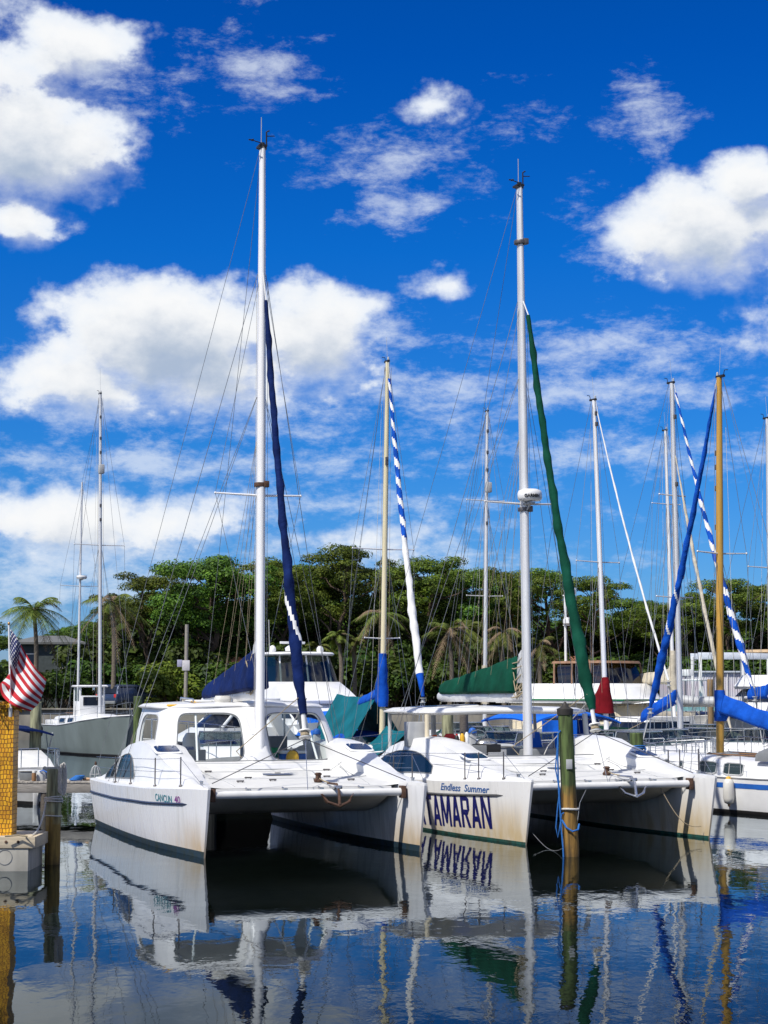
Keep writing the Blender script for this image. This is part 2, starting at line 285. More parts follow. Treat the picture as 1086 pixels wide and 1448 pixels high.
# ------------------------------------------------------------------ sun and sky
SUN = Vector((-.42, -.47, .78)).normalized()
sl = bpy.data.lights.new('sun', 'SUN'); sl.energy = 5.0; sl.angle = R(.5); sl.color = (1, .955, .88)
so = bpy.data.objects.new('sun', sl); C.objects.link(so); so.rotation_euler = SUN.to_track_quat('Z', 'Y').to_euler(); so.location = (-30, -30, 80)
wd = bpy.data.worlds.new('World'); S.world = wd; wd.use_nodes = True
def world():
    t = wd.node_tree; N = t.nodes; bg = N['Background']; bg.inputs[1].default_value = .1
    def math_(op, a, b=None, c=None, clamp=False):
        q = N.new('ShaderNodeMath'); q.operation = op; q.use_clamp = clamp
        for i, x in enumerate((a, b, c)):
            if x is None: continue
            if isinstance(x, (int, float)): q.inputs[i].default_value = x
            else: lk(t, x, q.inputs[i])
        return q.outputs[0]
    def mr(src, a, c, d=0, e=1, kind='SMOOTHSTEP'):
        r = N.new('ShaderNodeMapRange'); r.interpolation_type = kind
        for i, q in enumerate((a, c, d, e)): r.inputs[i + 1].default_value = q
        lk(t, src, r.inputs[0]); return r.outputs[0]
    def mixc(f, a, b, mode='MIX'):
        x = N.new('ShaderNodeMix'); x.data_type = 'RGBA'; x.blend_type = mode
        for s_, q in (('Factor', f), ('A', a), ('B', b)):
            if isinstance(q, tuple): x.inputs[s_].default_value = (*q, 1)
            elif isinstance(q, (int, float)): x.inputs[s_].default_value = q
            else: lk(t, q, x.inputs[s_])
        return x.outputs['Result']
    sky = N.new('ShaderNodeTexSky'); sky.sky_type = 'NISHITA'; sky.sun_disc = False
    sky.sun_elevation = math.asin(SUN.z); sky.sun_rotation = math.atan2(SUN.x, SUN.y); sky.air_density = 1.0; sky.dust_density = .3; sky.ozone_density = 2.5
    tc = N.new('ShaderNodeTexCoord'); sp = N.new('ShaderNodeSeparateXYZ'); lk(t, tc.outputs['Generated'], sp.inputs[0])
    az = math_('ARCTAN2', sp.outputs[0], sp.outputs[1]); el = math_('ARCSINE', sp.outputs[2])
    U = math_('MULTIPLY', az, 10); V = math_('MULTIPLY', math_('ABSOLUTE', el), 10)
    # clear sky: deep saturated blue overhead, paler to the horizon
    tint = N.new('ShaderNodeValToRGB'); e = tint.color_ramp.elements
    e[0].position = 0; e[0].color = (.40, .62, 1.12, 1); e[1].position = 1; e[1].color = (.001, .33, 1.0, 1)
    for p, c in ((.12, (.21, .55, 1.11)), (.28, (.095, .50, 1.11)), (.55, (.018, .45, 1.18)), (.8, (.002, .36, 1.10))):
        q = e.new(p); q.color = (*c, 1)
    lk(t, mr(V, .12, 4.38, kind='LINEAR'), tint.inputs[0])
    blue = mixc(1.0, sky.outputs[0], tint.outputs[0], 'MULTIPLY')
    gain = N.new('ShaderNodeVectorMath'); gain.operation = 'SCALE'; lk(t, blue, gain.inputs[0]); gain.inputs['Scale'].default_value = SKYGAIN
    # cloud fields in azimuth / elevation
    def blobs(lst):
        g = bpy.data.node_groups.new('clouds', 'ShaderNodeTree')
        g.interface.new_socket('UV', in_out='INPUT', socket_type='NodeSocketVector'); g.interface.new_socket('D', in_out='OUTPUT', socket_type='NodeSocketFloat')
        gi = g.nodes.new('NodeGroupInput'); go = g.nodes.new('NodeGroupOutput'); cur = None
        for (u, v, ru, rv, w) in lst:
            a = g.nodes.new('ShaderNodeVectorMath'); a.operation = 'SUBTRACT'; g.links.new(gi.outputs[0], a.inputs[0]); a.inputs[1].default_value = ((u - 543)/250, (HZ - v)/250, 0)
            m = g.nodes.new('ShaderNodeVectorMath'); m.operation = 'MULTIPLY'; g.links.new(a.outputs[0], m.inputs[0]); m.inputs[1].default_value = (250/ru, 250/rv, 0)
            l = g.nodes.new('ShaderNodeVectorMath'); l.operation = 'LENGTH'; g.links.new(m.outputs[0], l.inputs[0])
            s = g.nodes.new('ShaderNodeMath'); s.operation = 'MULTIPLY_ADD'; g.links.new(l.outputs['Value'], s.inputs[0]); s.inputs[1].default_value = -w; s.inputs[2].default_value = w
            if cur is None: cur = s.outputs[0]
            else:
                x = g.nodes.new('ShaderNodeMath'); x.operation = 'SMOOTH_MAX'; x.inputs[2].default_value = .15; g.links.new(cur, x.inputs[0]); g.links.new(s.outputs[0], x.inputs[1]); cur = x.outputs[0]
        g.links.new(cur, go.inputs[0]); return g
    def uv(du, dv):
        c = N.new('ShaderNodeCombineXYZ'); lk(t, math_('ADD', U, du), c.inputs[0]); lk(t, math_('ADD', V, dv), c.inputs[1]); return c.outputs[0]
    def grp(g, vec):
        n = N.new('ShaderNodeGroup'); n.node_tree = g; lk(t, vec, n.inputs[0]); return n.outputs[0]
    def noise_(vec, sc, det, rough, stretch=(1, 1.35, 1), dist=0, off=(0, 0, 0)):
        mp = N.new('ShaderNodeMapping'); mp.inputs['Scale'].default_value = stretch; mp.inputs['Location'].default_value = off; lk(t, vec, mp.inputs[0])
        n = N.new('ShaderNodeTexNoise'); n.inputs['Scale'].default_value = sc; n.inputs['Detail'].default_value = det; n.inputs['Roughness'].default_value = rough; n.inputs['Distortion'].default_value = dist
        lk(t, mp.outputs[0], n.inputs['Vector']); return n.outputs['Fac']
    thick = blobs([(20, 225, 180, 105, 1.6), (100, 90, 130, 62, 1.2), (20, 325, 95, 48, 1.1), (-60, 150, 160, 160, 1),
        (235, 485, 235, 112, 1.8), (430, 475, 150, 95, 1.5), (120, 550, 180, 75, 1.2), (340, 550, 240, 60, .8), (1010, 340, 165, 88, 1.7), (1060, 290, 95, 62, 1.3), (1120, 350, 160, 80, 1),
        (95, 745, 160, 66, 1.1), (260, 740, 130, 55, .95), (20, 740, 110, 60, .9), (600, 752, 80, 32, .5), (625, 160, 70, 38, .5), (632, 410, 65, 36, .5), (480, 770, 200, 40, .45), (1500, 500, 420, 130, 1), (-500, 420, 420, 150, 1)])
    thin = blobs([(550, 230, 190, 60, 1), (590, 295, 130, 60, 1), (350, 115, 130, 70, .9), (310, 5, 110, 26, 1), (925, 175, 75, 75, .9), (880, 345, 110, 80, .9), (900, 495, 260, 60, 1), (620, 560, 230, 60, 1.1),
        (560, 480, 160, 60, .8), (240, 660, 480, 50, 1.15), (800, 645, 480, 45, .8), (830, 560, 420, 36, 1.0), (380, 600, 260, 60, .9), (480, 715, 420, 45, .9), (120, 560, 250, 90, .8), (60, 820, 460, 90, 1.15), (560, 800, 520, 80, .85), (170, 160, 160, 60, .7), (720, 190, 80, 50, .6), (700, 740, 300, 50, .5)])
    o = uv(0, 0)
    def dens(vec):
        big = noise_(vec, 1.6, 9, .56); fine = noise_(vec, 4.2, 6, .6, off=(3, 7, 0))
        return math_('ADD', grp(thick, vec), math_('ADD', math_('MULTIPLY', math_('SUBTRACT', big, .52), 2.1), math_('MULTIPLY', math_('SUBTRACT', fine, .5), .85)))
    D = dens(o); D2 = dens(uv(-.05, .13))
    soft = mr(math_('SUBTRACT', D2, D), -.10, .28)
    hard_a = mr(D, .0, .52); soft_a = math_('MULTIPLY', mr(D, .0, 1.1), .95)
    aC = math_('ADD', math_('MULTIPLY', hard_a, math_('SUBTRACT', 1, soft)), math_('MULTIPLY', soft_a, soft))
    nT = noise_(o, 4.4, 12, .70, stretch=(.7, 1.5, 1), dist=.12, off=(1, 2, 0)); nL = noise_(o, .9, 3, .5, off=(9, 4, 0))
    T = math_('ADD', grp(thin, o), math_('ADD', math_('MULTIPLY', math_('SUBTRACT', nT, .55), 3.4), math_('MULTIPLY', math_('SUBTRACT', nL, .5), 1.0)))
    aT = math_('MULTIPLY', mr(T, .0, 1.25), .62)
    # unseen cumulus added outside the view to whiten the sky fill light (az beyond 40 degrees, or high up)
    far = math_('MAXIMUM', mr(math_('ABSOLUTE', az), .45, .8), mr(V, 4.2, 6.5))
    c3 = noise_(tc.outputs['Generated'], 2.6, 8, .55, stretch=(1, 1, 2.2)); aF = math_('MULTIPLY', mr(c3, .44, .58), math_('MULTIPLY', far, .85))
    tex = noise_(o, 7.5, 6, .62, off=(5, 1, 0)); lit = mr(math_('ADD', D2, math_('MULTIPLY', math_('SUBTRACT', tex, .5), .5)), .25, 1.75, 1, 0)
    core = mr(D, .1, .9)
    shadecol = mixc(lit, (4.3, 5.2, 6.6), (9.5, 9.6, 9.7))
    ccol = mixc(core, (7.6, 8.4, 9.6), shadecol)
    c1 = mixc(aT, gain.outputs[0], (8.2, 8.9, 9.7))
    c2 = mixc(aC, c1, ccol)
    cf = mixc(aF, c2, (8.0, 8.2, 8.5))
    lk(t, cf, bg.inputs[0])

world()
wd.cycles.sampling_method = 'MANUAL'; wd.cycles.sample_map_resolution = 1024
# ------------------------------------------------------------------ setting: water, ground, sea wall
def sheet(name, x0, x1, y0, y1, z, m, nx=1, ny=1, fz=None):
    mb = MB(); vs = []; fs = []
    for j in range(ny + 1):
        for i in range(nx + 1):
            x = lerp(x0, x1, i/nx); y = lerp(y0, y1, j/ny); vs.append((x, y, z + (fz(x, y) if fz else 0)))
    for j in range(ny):
        for i in range(nx):
            a = j*(nx + 1) + i; fs.append((a, a + 1, a + nx + 2, a + nx + 1))
    mb.add(vs, fs); o = mb.build(name, m); o['kind'] = 'structure'; return o
def watermat():
    m = bpy.data.materials.new('harbour_water'); t, b = nt(m); N = t.nodes
    b.inputs['Base Color'].default_value = (.0045, .0085, .0075, 1); b.inputs['Roughness'].default_value = .015; b.inputs['IOR'].default_value = 1.26
    tc = N.new('ShaderNodeTexCoord')
    def no(sc, st, det, rough=.5, dist=0, rot=0):
        mp = N.new('ShaderNodeMapping'); mp.inputs['Scale'].default_value = st; mp.inputs['Rotation'].default_value = (0, 0, rot); lk(t, tc.outputs['Object'], mp.inputs[0])
        n = N.new('ShaderNodeTexNoise'); n.inputs['Scale'].default_value = sc; n.inputs['Detail'].default_value = det; n.inputs['Roughness'].default_value = rough; n.inputs['Distortion'].default_value = dist; lk(t, mp.outputs[0], n.inputs['Vector']); return n.outputs['Fac']
    def mr(src, a, c, d, e):
        r = N.new('ShaderNodeMapRange'); r.interpolation_type = 'SMOOTHSTEP'
        for i, q in enumerate((a, c, d, e)): r.inputs[i + 1].default_value = q
        lk(t, src, r.inputs[0]); return r.outputs[0]
    def ma(op, a, c):
        q = N.new('ShaderNodeMath'); q.operation = op
        for i, x in enumerate((a, c)):
            if isinstance(x, float): q.inputs[i].default_value = x
            else: lk(t, x, q.inputs[i])
        return q.outputs[0]
    sp = N.new('ShaderNodeSeparateXYZ'); lk(t, tc.outputs['Object'], sp.inputs[0])
    swell = no(.55, (1, .45, 1), 2, .4, .3, .15)
    rip = no(2.3, (1, .6, 1), 3, .5, .4, -.2)
    fine = no(7.5, (1, .55, 1), 2, .5, .2, .1)
    patch = mr(no(.09, (1, .5, 1), 2), .42, .62, .35, 1.0)
    east = mr(sp.outputs[0], 3.5, 8.5, .0, 1.0); patch = ma('MAXIMUM', patch, east)
    h = ma('ADD', ma('MULTIPLY', swell, WSW), ma('MULTIPLY', ma('ADD', ma('MULTIPLY', rip, WRI), ma('MULTIPLY', fine, WFI)), patch))
    bp = N.new('ShaderNodeBump'); bp.inputs['Strength'].default_value = 1; bp.inputs['Distance'].default_value = 1; lk(t, h, bp.inputs['Height']); lk(t, bp.outputs[0], b.inputs['Normal'])
    # murky water body under a slightly green-blue mirror
    gl = N.new('ShaderNodeBsdfGlossy'); gl.inputs['Roughness'].default_value = .012; gl.inputs['Color'].default_value = (.88, .95, 1, 1); lk(t, bp.outputs[0], gl.inputs['Normal'])
    df = N.new('ShaderNodeBsdfDiffuse'); lk(t, bp.outputs[0], df.inputs['Normal'])
    mk_ = N.new('ShaderNodeMix'); mk_.data_type = 'RGBA'; lk(t, no(.6, (1, .5, 1), 5), mk_.inputs['Factor']); mk_.inputs['A'].default_value = (.0012, .0028, .0026, 1); mk_.inputs['B'].default_value = (.003, .0045, .0028, 1); lk(t, mk_.outputs['Result'], df.inputs['Color'])
    fr_ = N.new('ShaderNodeFresnel'); fr_.inputs['IOR'].default_value = 1.25; lk(t, bp.outputs[0], fr_.inputs['Normal'])
    pw = N.new('ShaderNodeMath'); pw.operation = 'POWER'; pw.inputs[1].default_value = 1.9; lk(t, fr_.outputs[0], pw.inputs[0])
    ml = N.new('ShaderNodeMath'); ml.operation = 'MULTIPLY'; ml.use_clamp = True; ml.inputs[1].default_value = 1.95; lk(t, pw.outputs[0], ml.inputs[0])
    mx = N.new('ShaderNodeMixShader'); lk(t, ml.outputs[0], mx.inputs[0]); lk(t, df.outputs[0], mx.inputs[1]); lk(t, gl.outputs[0], mx.inputs[2]); lk(t, mx.outputs[0], N['Material Output'].inputs[0])
    return m
WSW, WRI, WFI = .015, .0048, .0013
sheet('water', -700, 700, -120, 121.6, 0, watermat())
SOIL = mat('grassy_ground', (.055, .075, .022), .95, var=.5, vs=.35, col2=(.13, .105, .06), bump=.5, bs=3, bd=.1)
sheet('ground', -2500, 2500, 121.5, 5000, GZ, SOIL, 40, 30)
CONC = mat('sea_wall_concrete', (.26, .24, .20), .9, var=.45, vs=1.2, stretch=(1, 1, .3), bump=.4, bs=6)
mb = MB(); mb.box((0, 121.3, GZ/2 - .2), (900, .5, GZ + .5)); mb.box((0, 121.25, GZ + .1), (900, .8, .12)); tag(mb.build('sea_wall', CONC, None, .02), 'long low concrete sea wall holding back the grassy shore', 'sea wall')
# ------------------------------------------------------------------ hull helper
class Hull:
    # station u 0 = stern .. 1 = bow ; u/z -> half beam
    def __init__(s, L, half, sheer, rake=.35, trans=0.0, depth=.45, full=.72, yb=None, flare=.7):
        s.L, s.half, s.sheer, s.rake, s.trans, s.depth, s.full, s.flare = L, half, sheer, rake, trans, depth, full, flare
    def yb(s, z): return s.L/2 - s.rake*(1 - max(-.3, min(1.0, z/s.sheer(1))))
    def ys(s, z): return -s.L/2 + s.trans*(1 - max(-.3, min(1.0, z/s.sheer(0))))
    def y(s, u, z): return lerp(s.ys(z), s.yb(z), u)
    def u(s, y, z): return (y - s.ys(z))/(s.yb(z) - s.ys(z))
    def w(s, u, z):
        h = s.sheer(u); t = z/h
        if t >= 0: k = s.full + (1 - s.full)*min(1, t)**s.flare
        else: k = s.full*max(0, 1 + z/s.depth)**.6
        e = max(0, (u - .72)/.28)
        k = k*(1 - e*.25*(1 - max(0, min(1, t))))
        return s.half(u)*k
    def mesh(s, cx, boot=.10, n=26, deck=True, dz=0.0):
        mb = MB(); zf = [-s.depth, -s.depth*.8, -.2, -.06, 0, boot]; tf = [.18, .32, .48, .64, .8, .92, 1.0]
        us = [1 - (1 - i/n)**1.0 for i in range(n + 1)]; us = sorted(set(us + [.965, .985, .995]))
        secs = []
        for u in us:
            h = s.sheer(u); zz = zf + [boot + (h - boot)*t for t in tf]
            R_ = [Vector((cx + max(.012, s.w(u, z)), s.y(u, z), z)) for z in zz]
            L_ = [Vector((cx - max(.012, s.w(u, z)), s.y(u, z), z)) for z in zz]
            mid = [Vector((cx, s.y(u, h), h + dz))] if deck else []
            secs.append(R_ + mid + L_[::-1])
        nz = len(zf) + len(tf); tot = len(secs[0])
        def mf(i, j):
            low = len(zf) - 1
            if j < low or j >= tot - 1 - low: return 1
            return 0
        mb.loft(secs, True, True, 0, mf); mb.m[-1] = 0; mb.m[-2] = 0
        return mb
def wire(name, pts, r, m, parent, n=5, sag=0.0):
    mb = MB(); pts = [Vector(p) for p in pts]
    if sag and len(pts) == 2:
        a, b = pts; pts = [a.lerp(b, t/10) - Vector((0, 0, sag*4*t/10*(1 - t/10))) for t in range(11)]
    mb.tube(pts, r, n); return mb.build(name, m, parent)
def furled(name, a, b, prof, mats, parent, stripe=None, sag=.25, n=16, edge=None, bow=0.0, k=1.3, lo=0, hi=1.01, seed=0, sagdir=Vector((0, -1, 0))):
    # sail rolled on its stay, a = top, b = tack ; stripe = spiral band of the second material between lo and hi
    a, b = Vector(a), Vector(b); N = 150; pts = []; rr = []
    for i in range(N + 1):
        t = i/N; p = a.lerp(b, t) + sagdir*sag*4*t*(1 - t); pts.append(p)
        rr.append(interp(prof, t)*(1 + .07*math.sin(t*61 + seed)*math.sin(t*23 + 1) + .06*math.sin(t*137) + .05*noise.noise(Vector((t*30, seed, 0)))))
    mb = MB()
    def mf(i, j):
        t = i/N
        if t < lo: return 2 if len(mats) > 2 else 0
        if edge and edge[0] < t < edge[1] and ((t*edge[2] + j/n) % 1) < edge[3]*(.6 + .8*noise.noise(Vector((t*9, seed, 2)))**2 + .3): return 1
        if stripe is None: return 0
        if t > hi: return 1 if len(mats) < 4 else (3 if t > .93 else 1)
        return 1 if ((t*stripe + j/n) % 1) < .42 else 0
    mb.tube(pts, rr, n, mf=mf)
    for i in range(N + 1):
        for j in range(n):
            q = Vector(mb.v[i*n + j]); d = q - pts[i]; a = j/n - i/N*5.5; mb.v[i*n + j] = tuple(pts[i] + d*(1 + .22*max(0, math.cos(2*math.pi*a))**4 - .06 + .10*noise.noise(Vector((i*.17, j*.6, seed)))))
    return mb.build(name, mats, parent, sharp=45)
def sail_cover(name, a, b, ha, hb, w, m, parent, up=Vector((0, 0, 1)), folds=9, seed=1, belly=1.0, drop=.08, n=26):
    # canvas over the flaked sail: a = mast end, b = outer end on the boom, heights ha / hb
    a, b = Vector(a), Vector(b); ax = (b - a).normalized(); side = ax.cross(up).normalized(); secs = []
    N = 44
    for i in range(N + 1):
        t = i/N; p = a.lerp(b, t); h = lerp(ha, hb, t**.85); ww = w*lerp(1, .55, t)
        end = min(1, (t + .004)/.02, (1 - t + .004)/.06)
        ww *= (.55 + .45*end); h *= (.8 + .2*end)
        loop = []
        for k in range(n):
            th = 2*math.pi*k/n; s_, c_ = math.sin(th), math.cos(th)
            x = c_*ww*(.5 if s_ < 0 else .5*(1 - .62*s_**1.5)); z = (s_*h if s_ > 0 else s_*drop)
            f = noise.noise(Vector((t*folds + z*1.6, seed*3.1 + (1 if c_ > 0 else 5), z*1.2)))*.06 + noise.noise(Vector((t*folds*2.7 + z*3, seed + c_, z)))*.03
            x += math.copysign(f*min(1, abs(c_)*2), c_)
            z += .04*noise.noise(Vector((t*folds, seed, 3)))*(1 if s_ > 0 else .3)
            loop.append(p + side*x + up*z)
        secs.append(loop)
    mb = MB(); mb.loft(secs); return mb.build(name, m, parent, sharp=60)
def arc_panel(fn, u0, u1, vlo, vtop, n=18, off=.006):
    # conforming window on surface fn(u, v) -> (point, normal)
    mb = MB(); vs = []; fs = []; rows = 4
    for i in range(n + 1):
        u = lerp(u0, u1, i/n)
        for j in range(rows + 1):
            v = lerp(vlo(u), vtop(u), j/rows); p, q = fn(u, v); vs.append(p + q*off)
    for i in range(n):
        for j in range(rows):
            a = i*(rows + 1) + j; fs.append((a, a + rows + 1, a + rows + 2, a + 1))
    mb.add(vs, fs); return mb
# ------------------------------------------------------------------ the catamarans
def cat_half(u):
    b = .60*(1 - max(0, (u - .40)/.60)**2.3) if u > .40 else .60 - .09*((.40 - u)/.40)**2
    return b + .03
def cat_sheer(u): return interp([(0, 1.12), (.3, 1.16), (.6, 1.24), (1, 1.40)], u)
CRISE = [(0, .02), (.06, .05), (.13, .17), (.19, .52), (.26, .79), (.34, .93), (.45, 1.01), (.54, .94), (.62, .72), (.72, .45), (.82, .20), (.92, .05), (1, .0)]
HS = 2.35
def catamaran(name, label, loc, rz, st):
    root = thing(name, label, 'catamaran', loc, rz, 'white cruising catamarans in the front slips'); fr = Frame(loc, rz)
    H = Hull(10.6, cat_half, cat_sheer, rake=.35, trans=.25, depth=.5, full=.74)
    ins = {}
    def cab(u, sg, k):      # cabin moulding profile point k on hull side sg (outer = +1 side away from centre)
        b = H.w(u, cat_sheer(u)); s = cat_sheer(u); c = interp(CRISE, u); y = H.y(u, s)
        tr = min(.16, b*.35)
        P = [(b, s), (b - .015, s + .035), (b - tr*.5, s + .045), (b - tr, s + .05 + c*.04), (b - tr - .10*min(1, c*1.6), s + .05 + c*.55), (b - tr - .2*min(1, c*1.6), s + .05 + c*.83), (b*.35, s + .05 + c*.97), (-b*.1, s + .05 + c), (-b*.55, s + .05 + c*.98), (-b, s + .05 + c*.9 if c > .3 else s + .05 + c*.8), (-b, s)]
        x, z = P[k]; return Vector((sg*(HS + x), y, z))
    for sg in (1, -1):
        H.mesh(sg*HS, boot=st['boot'], deck=True).build('hull', [st['hull'], st['anti']], root, sharp=40)
        mb = MB(); us = [i/40 for i in range(41)]
        secs = [[cab(u, sg, k) for k in range(11)] for u in us]
        mb.loft(secs, True, True); cb = mb.build('cabin', W, root, sharp=32)
        # outer cabin side windows
        def side(u, v):
            a, b_ = cab(u, sg, 3), cab(u, sg, 5); m_ = cab(u, sg, 4)
            p = a.lerp(m_, v*2) if v < .5 else m_.lerp(b_, v*2 - 1); d = (b_ - a); e = cab(u + .01, sg, 4) - cab(u - .01, sg, 4)
            n_ = d.cross(e).normalized(); n_ = n_ if n_.x*sg > 0 else -n_; return p, n_
        for (u0, u1) in st['win']:
            def top(u, u0=u0, u1=u1):
                c = interp(CRISE, u); f = (u - st['arc'][0])/(st['arc'][1] - st['arc'][0]); f = max(0, min(1, f))
                arc = (1 - abs(2*f**.8 - 1)**2.2); return max(.10, min(.97, min(.80, .10 + st['wk']*arc)))
            sw = arc_panel(side, u0, u1, lambda u: .08, top).build('side_window', DGLASS, cb, sharp=50)
            ring = [side(lerp(u0, u1, i/18), .08) for i in range(19)] + [side(lerp(u1, u0, i/18), top(lerp(u1, u0, i/18))) for i in range(19)]; ring = [p + q*.008 for p, q in ring]
            mb = MB(); mb.tube(ring + ring[:1], .013, 6); mb.build('window_gasket', GREY, sw)
        # forward hatch lying on the sloping cabin top
        u0 = st['hatch']; pc = (cab(u0, sg, 6) + cab(u0, sg, 8))/2; ex = (cab(u0, sg, 6) - cab(u0, sg, 8)).normalized(); ey = (cab(u0 + .03, sg, 7) - cab(u0 - .03, sg, 7)).normalized(); ez = ex.cross(ey); ez = ez if ez.z > 0 else -ez
        ex = ey.cross(ez); Mx = Matrix((ex, ey, ez)).transposed()
        mb = MB(); mb.pad(pc + ez*.012, .62, .62, .05, 0, 7, M=Mx); hf = mb.build('hatch', W, root)
        mb = MB(); mb.pad(pc + ez*.052, .53, .53, .02, 0, 7, M=Mx); mb.build('hatch_glass', NGLASS, hf)
        for q in (1, -1): mb = MB(); mb.lathe([(.024, 0), (.024, .03), (.012, .04)], pc + ez*.068 + ex*q*.17 + ey*-.17, 8, M=Mx); mb.build('hatch_dog', W, hf)
        # rub rail strake on the outer and inner topsides
        mb = MB(); pts = []
        for i in range(40):
            u = lerp(.0, .905, i/39); z = cat_sheer(u) - .30 - .02*u; pts.append(Vector((sg*(HS + H.w(u, z) + .004), H.y(u, z), z)))
        mb.tube(pts, [.028]*39 + [.004], 8); mb.build('rub_rail', st['rail'], root)
        # stanchions with lifelines
        sp = []
        for u in st['stan']:
            p = cab(u, sg, 2); q = p + Vector((0, 0, .62)); mb = MB(); mb.tube([p, q], .015, 8); mb.lathe([(.04, 0), (.04, .02), (.018, .05)], p, 10); mb.build('stanchion', DSTEEL, root); sp.append(q)
        be = cab(.975, sg, 2)
        wire('lifeline', [cab(.06, sg, 2) + Vector((0, 0, .55))] + [q - Vector((0, 0, .03)) for q in sp] + [be + Vector((0, 0, .03))], .006, STEEL, root)
        wire('lifeline', [cab(.06, sg, 2) + Vector((0, 0, .3))] + [q - Vector((0, 0, .3)) for q in sp], .005, STEEL, root)
        # bow cleats
        mb = MB(); p = cab(.93, sg, 7) + Vector((0, 0, .03)); mb.tube([p + Vector((0, -.11, .03)), p + Vector((0, .11, .03))], .014, 6); mb.box(p, (.05, .07, .06)); mb.build('cleat', STEEL, root)
    # bridge deck : top surface between the hulls, front lip, tunnel roof
    def deck_z(x, y):
        z = interp([(-5, 1.25), (-3.9, 1.3), (.2, 1.70), (.9, 1.70), (1.1, 1.57), (3.3, 1.48), (3.9, 1.42), (4.25, 1.36)], y)
        d = abs(x)/1.85; sh = interp([(0, 0), (.82, 0), (1.0, 1)], d)
        hz = cat_sheer(H.u(y, 1.3)) - .02 + interp(CRISE, H.u(y, 1.3))*.88
        z = lerp(z, max(min(hz, z + .5), z - .2), sh*.8)
        if y > 1.3:
            for sx in (1, -1):
                q = ((x - sx*.95)/.62)**2 + ((y - 2.05)/.5)**2
                if q < 1.6: z -= .13*max(0, min(1, (1.25 - q)*5))*(.45 + .55*max(0, min(1, (2.75 - y)/1.1)))
        return z
    nx, ny = 60, 90; mb = MB(); vs = []; fs = []
    for j in range(ny + 1):
        y = lerp(-4.2, 4.25, j/ny)
        for i in range(nx + 1):
            xm = max(1.8, HS - H.w(H.u(y, 1.25), 1.25)*.5); x = lerp(-xm, xm, i/nx); z = deck_z(x*1.9/xm, y)
            if y < st['cockpit_front'] and abs(x) < 1.62: z = .95
            vs.append((x, y, z))
    for j in range(ny):
        for i in range(nx):
            a = j*(nx + 1) + i; fs.append((a, a + 1, a + nx + 2, a + nx + 1))
    mb.add(vs, fs)
    un = [[Vector((lerp(-1.95, 1.95, i/12), y, z)) for i in range(13)] for y, z in ((4.25, 1.355), (4.27, 1.30), (4.22, 1.22), (3.9, 1.08), (3.3, .86), (2.6, .72), (0, .66), (-4.2, .66), (-4.2, 1.0))]
    mb.loft(un, False, False); mb.build('bridge_deck', NONSKID, root, sharp=30)
    # step in front of the windscreen
    mb = MB(); mb.loft([[Vector((lerp(-1.85, 1.85, i/16), .95 - .25*(abs(i/8 - 1))**2 + dy, 1.57 + dz)) for dy, dz in ((.12, .04), (.1, .14), (-.1, .2), (-.35, .2), (-.35, 0))] for i in range(17)], True, True); mb.build('coaming', W, root)
    mb = MB(); pts = [Vector((lerp(-1.6, 1.6, i/12), .98 - .2*(abs(i/6 - 1))**2, 1.80)) for i in range(13)]; mb.tube(pts, .014, 6); mb.build('grab_line', GREY, root)
    # moulded seams across the foredeck
    for yy in (1.28, 3.02):
        mb = MB(); mb.tube([(lerp(-1.8, 1.8, i/24), yy, deck_z(lerp(-1.8, 1.8, i/24), yy) + .002) for i in range(25)], .011, 5); mb.build('deck_seam', LGREY, root)
    for sg in (1, -1):
        mb = MB(); mb.tube([(sg*lerp(1.72, 1.5, i/20), lerp(1.2, 4.1, i/20), deck_z(sg*lerp(1.72, 1.5, i/20), lerp(1.2, 4.1, i/20)) + .002) for i in range(21)], .010, 5); mb.build('deck_seam', LGREY, root)
        for (dx, dy) in ((.5, 3.5), (1.25, 3.6), (.9, 2.95), (1.4, 1.35)):
            mb = MB(); mb.box((sg*dx, dy, deck_z(sg*dx, dy) + .03), (.16, .035, .03)); mb.tube([(sg*dx - .05, dy, deck_z(sg*dx, dy) - .02), (sg*dx - .05, dy, deck_z(sg*dx, dy) + .03)], .014, 5); mb.tube([(sg*dx + .05, dy, deck_z(sg*dx, dy) - .02), (sg*dx + .05, dy, deck_z(sg*dx, dy) + .03)], .014, 5); mb.build('deck_cleat', DSTEEL, root, .004)
    # central deck hatch with emblem plate
    mb = MB(); mb.pad((0, 2.15, deck_z(0, 2.15) + .006), .62, .46, .02, 0, 9); ph = mb.build('deck_pad', mat(name + '_pad', (.10, .13, .21), .7, var=.3, vs=20), root)
    mb = MB(); mb.pad((0, 2.15, deck_z(0, 2.15) + .027), .26, .22, .008, 0, 9); mb.build('emblem_plate', LGREY, ph)
    mb = MB(); mb.tube([(.06*math.cos(a*.524), 2.15 + .05*math.sin(a*.524), deck_z(0, 2.15) + .04) for a in range(13)], .012, 6); mb.build('emblem_ring', BLACK, ph)
    # crossbeam
    mb = MB(); xa = HS - .27; mb.tube([(-xa, 4.55, 1.24), (xa, 4.55, 1.24)], .085, 20, sx=1.0); xb = mb.build('crossbeam', W2, root)
    for sg in (1, -1):
        mb = MB(); mb.box((sg*(xa + .02), 4.55, 1.24), (.10, .2, .26)); mb.build('beam_bracket', RUST, xb, .01)
    for k in (-1.2, -.3, .5, 1.3):
        mb = MB(); mb.tube([(k, 4.55, 1.30), (k, 4.25, 1.36)], .022, 6); mb.box((k, 4.46, 1.335), (.09, .09, .05)); mb.build('lashing_strap', STEEL, xb)
    # anchor on its roller
    ax = st['anchor']
    mb = MB(); mb.box((ax, 4.62, 1.36), (.1, .5, .04)); mb.tube([(ax - .09, 4.82, 1.38), (ax + .09, 4.82, 1.38)], .04, 10); ar = mb.build('bow_roller', STEEL, root, .006)
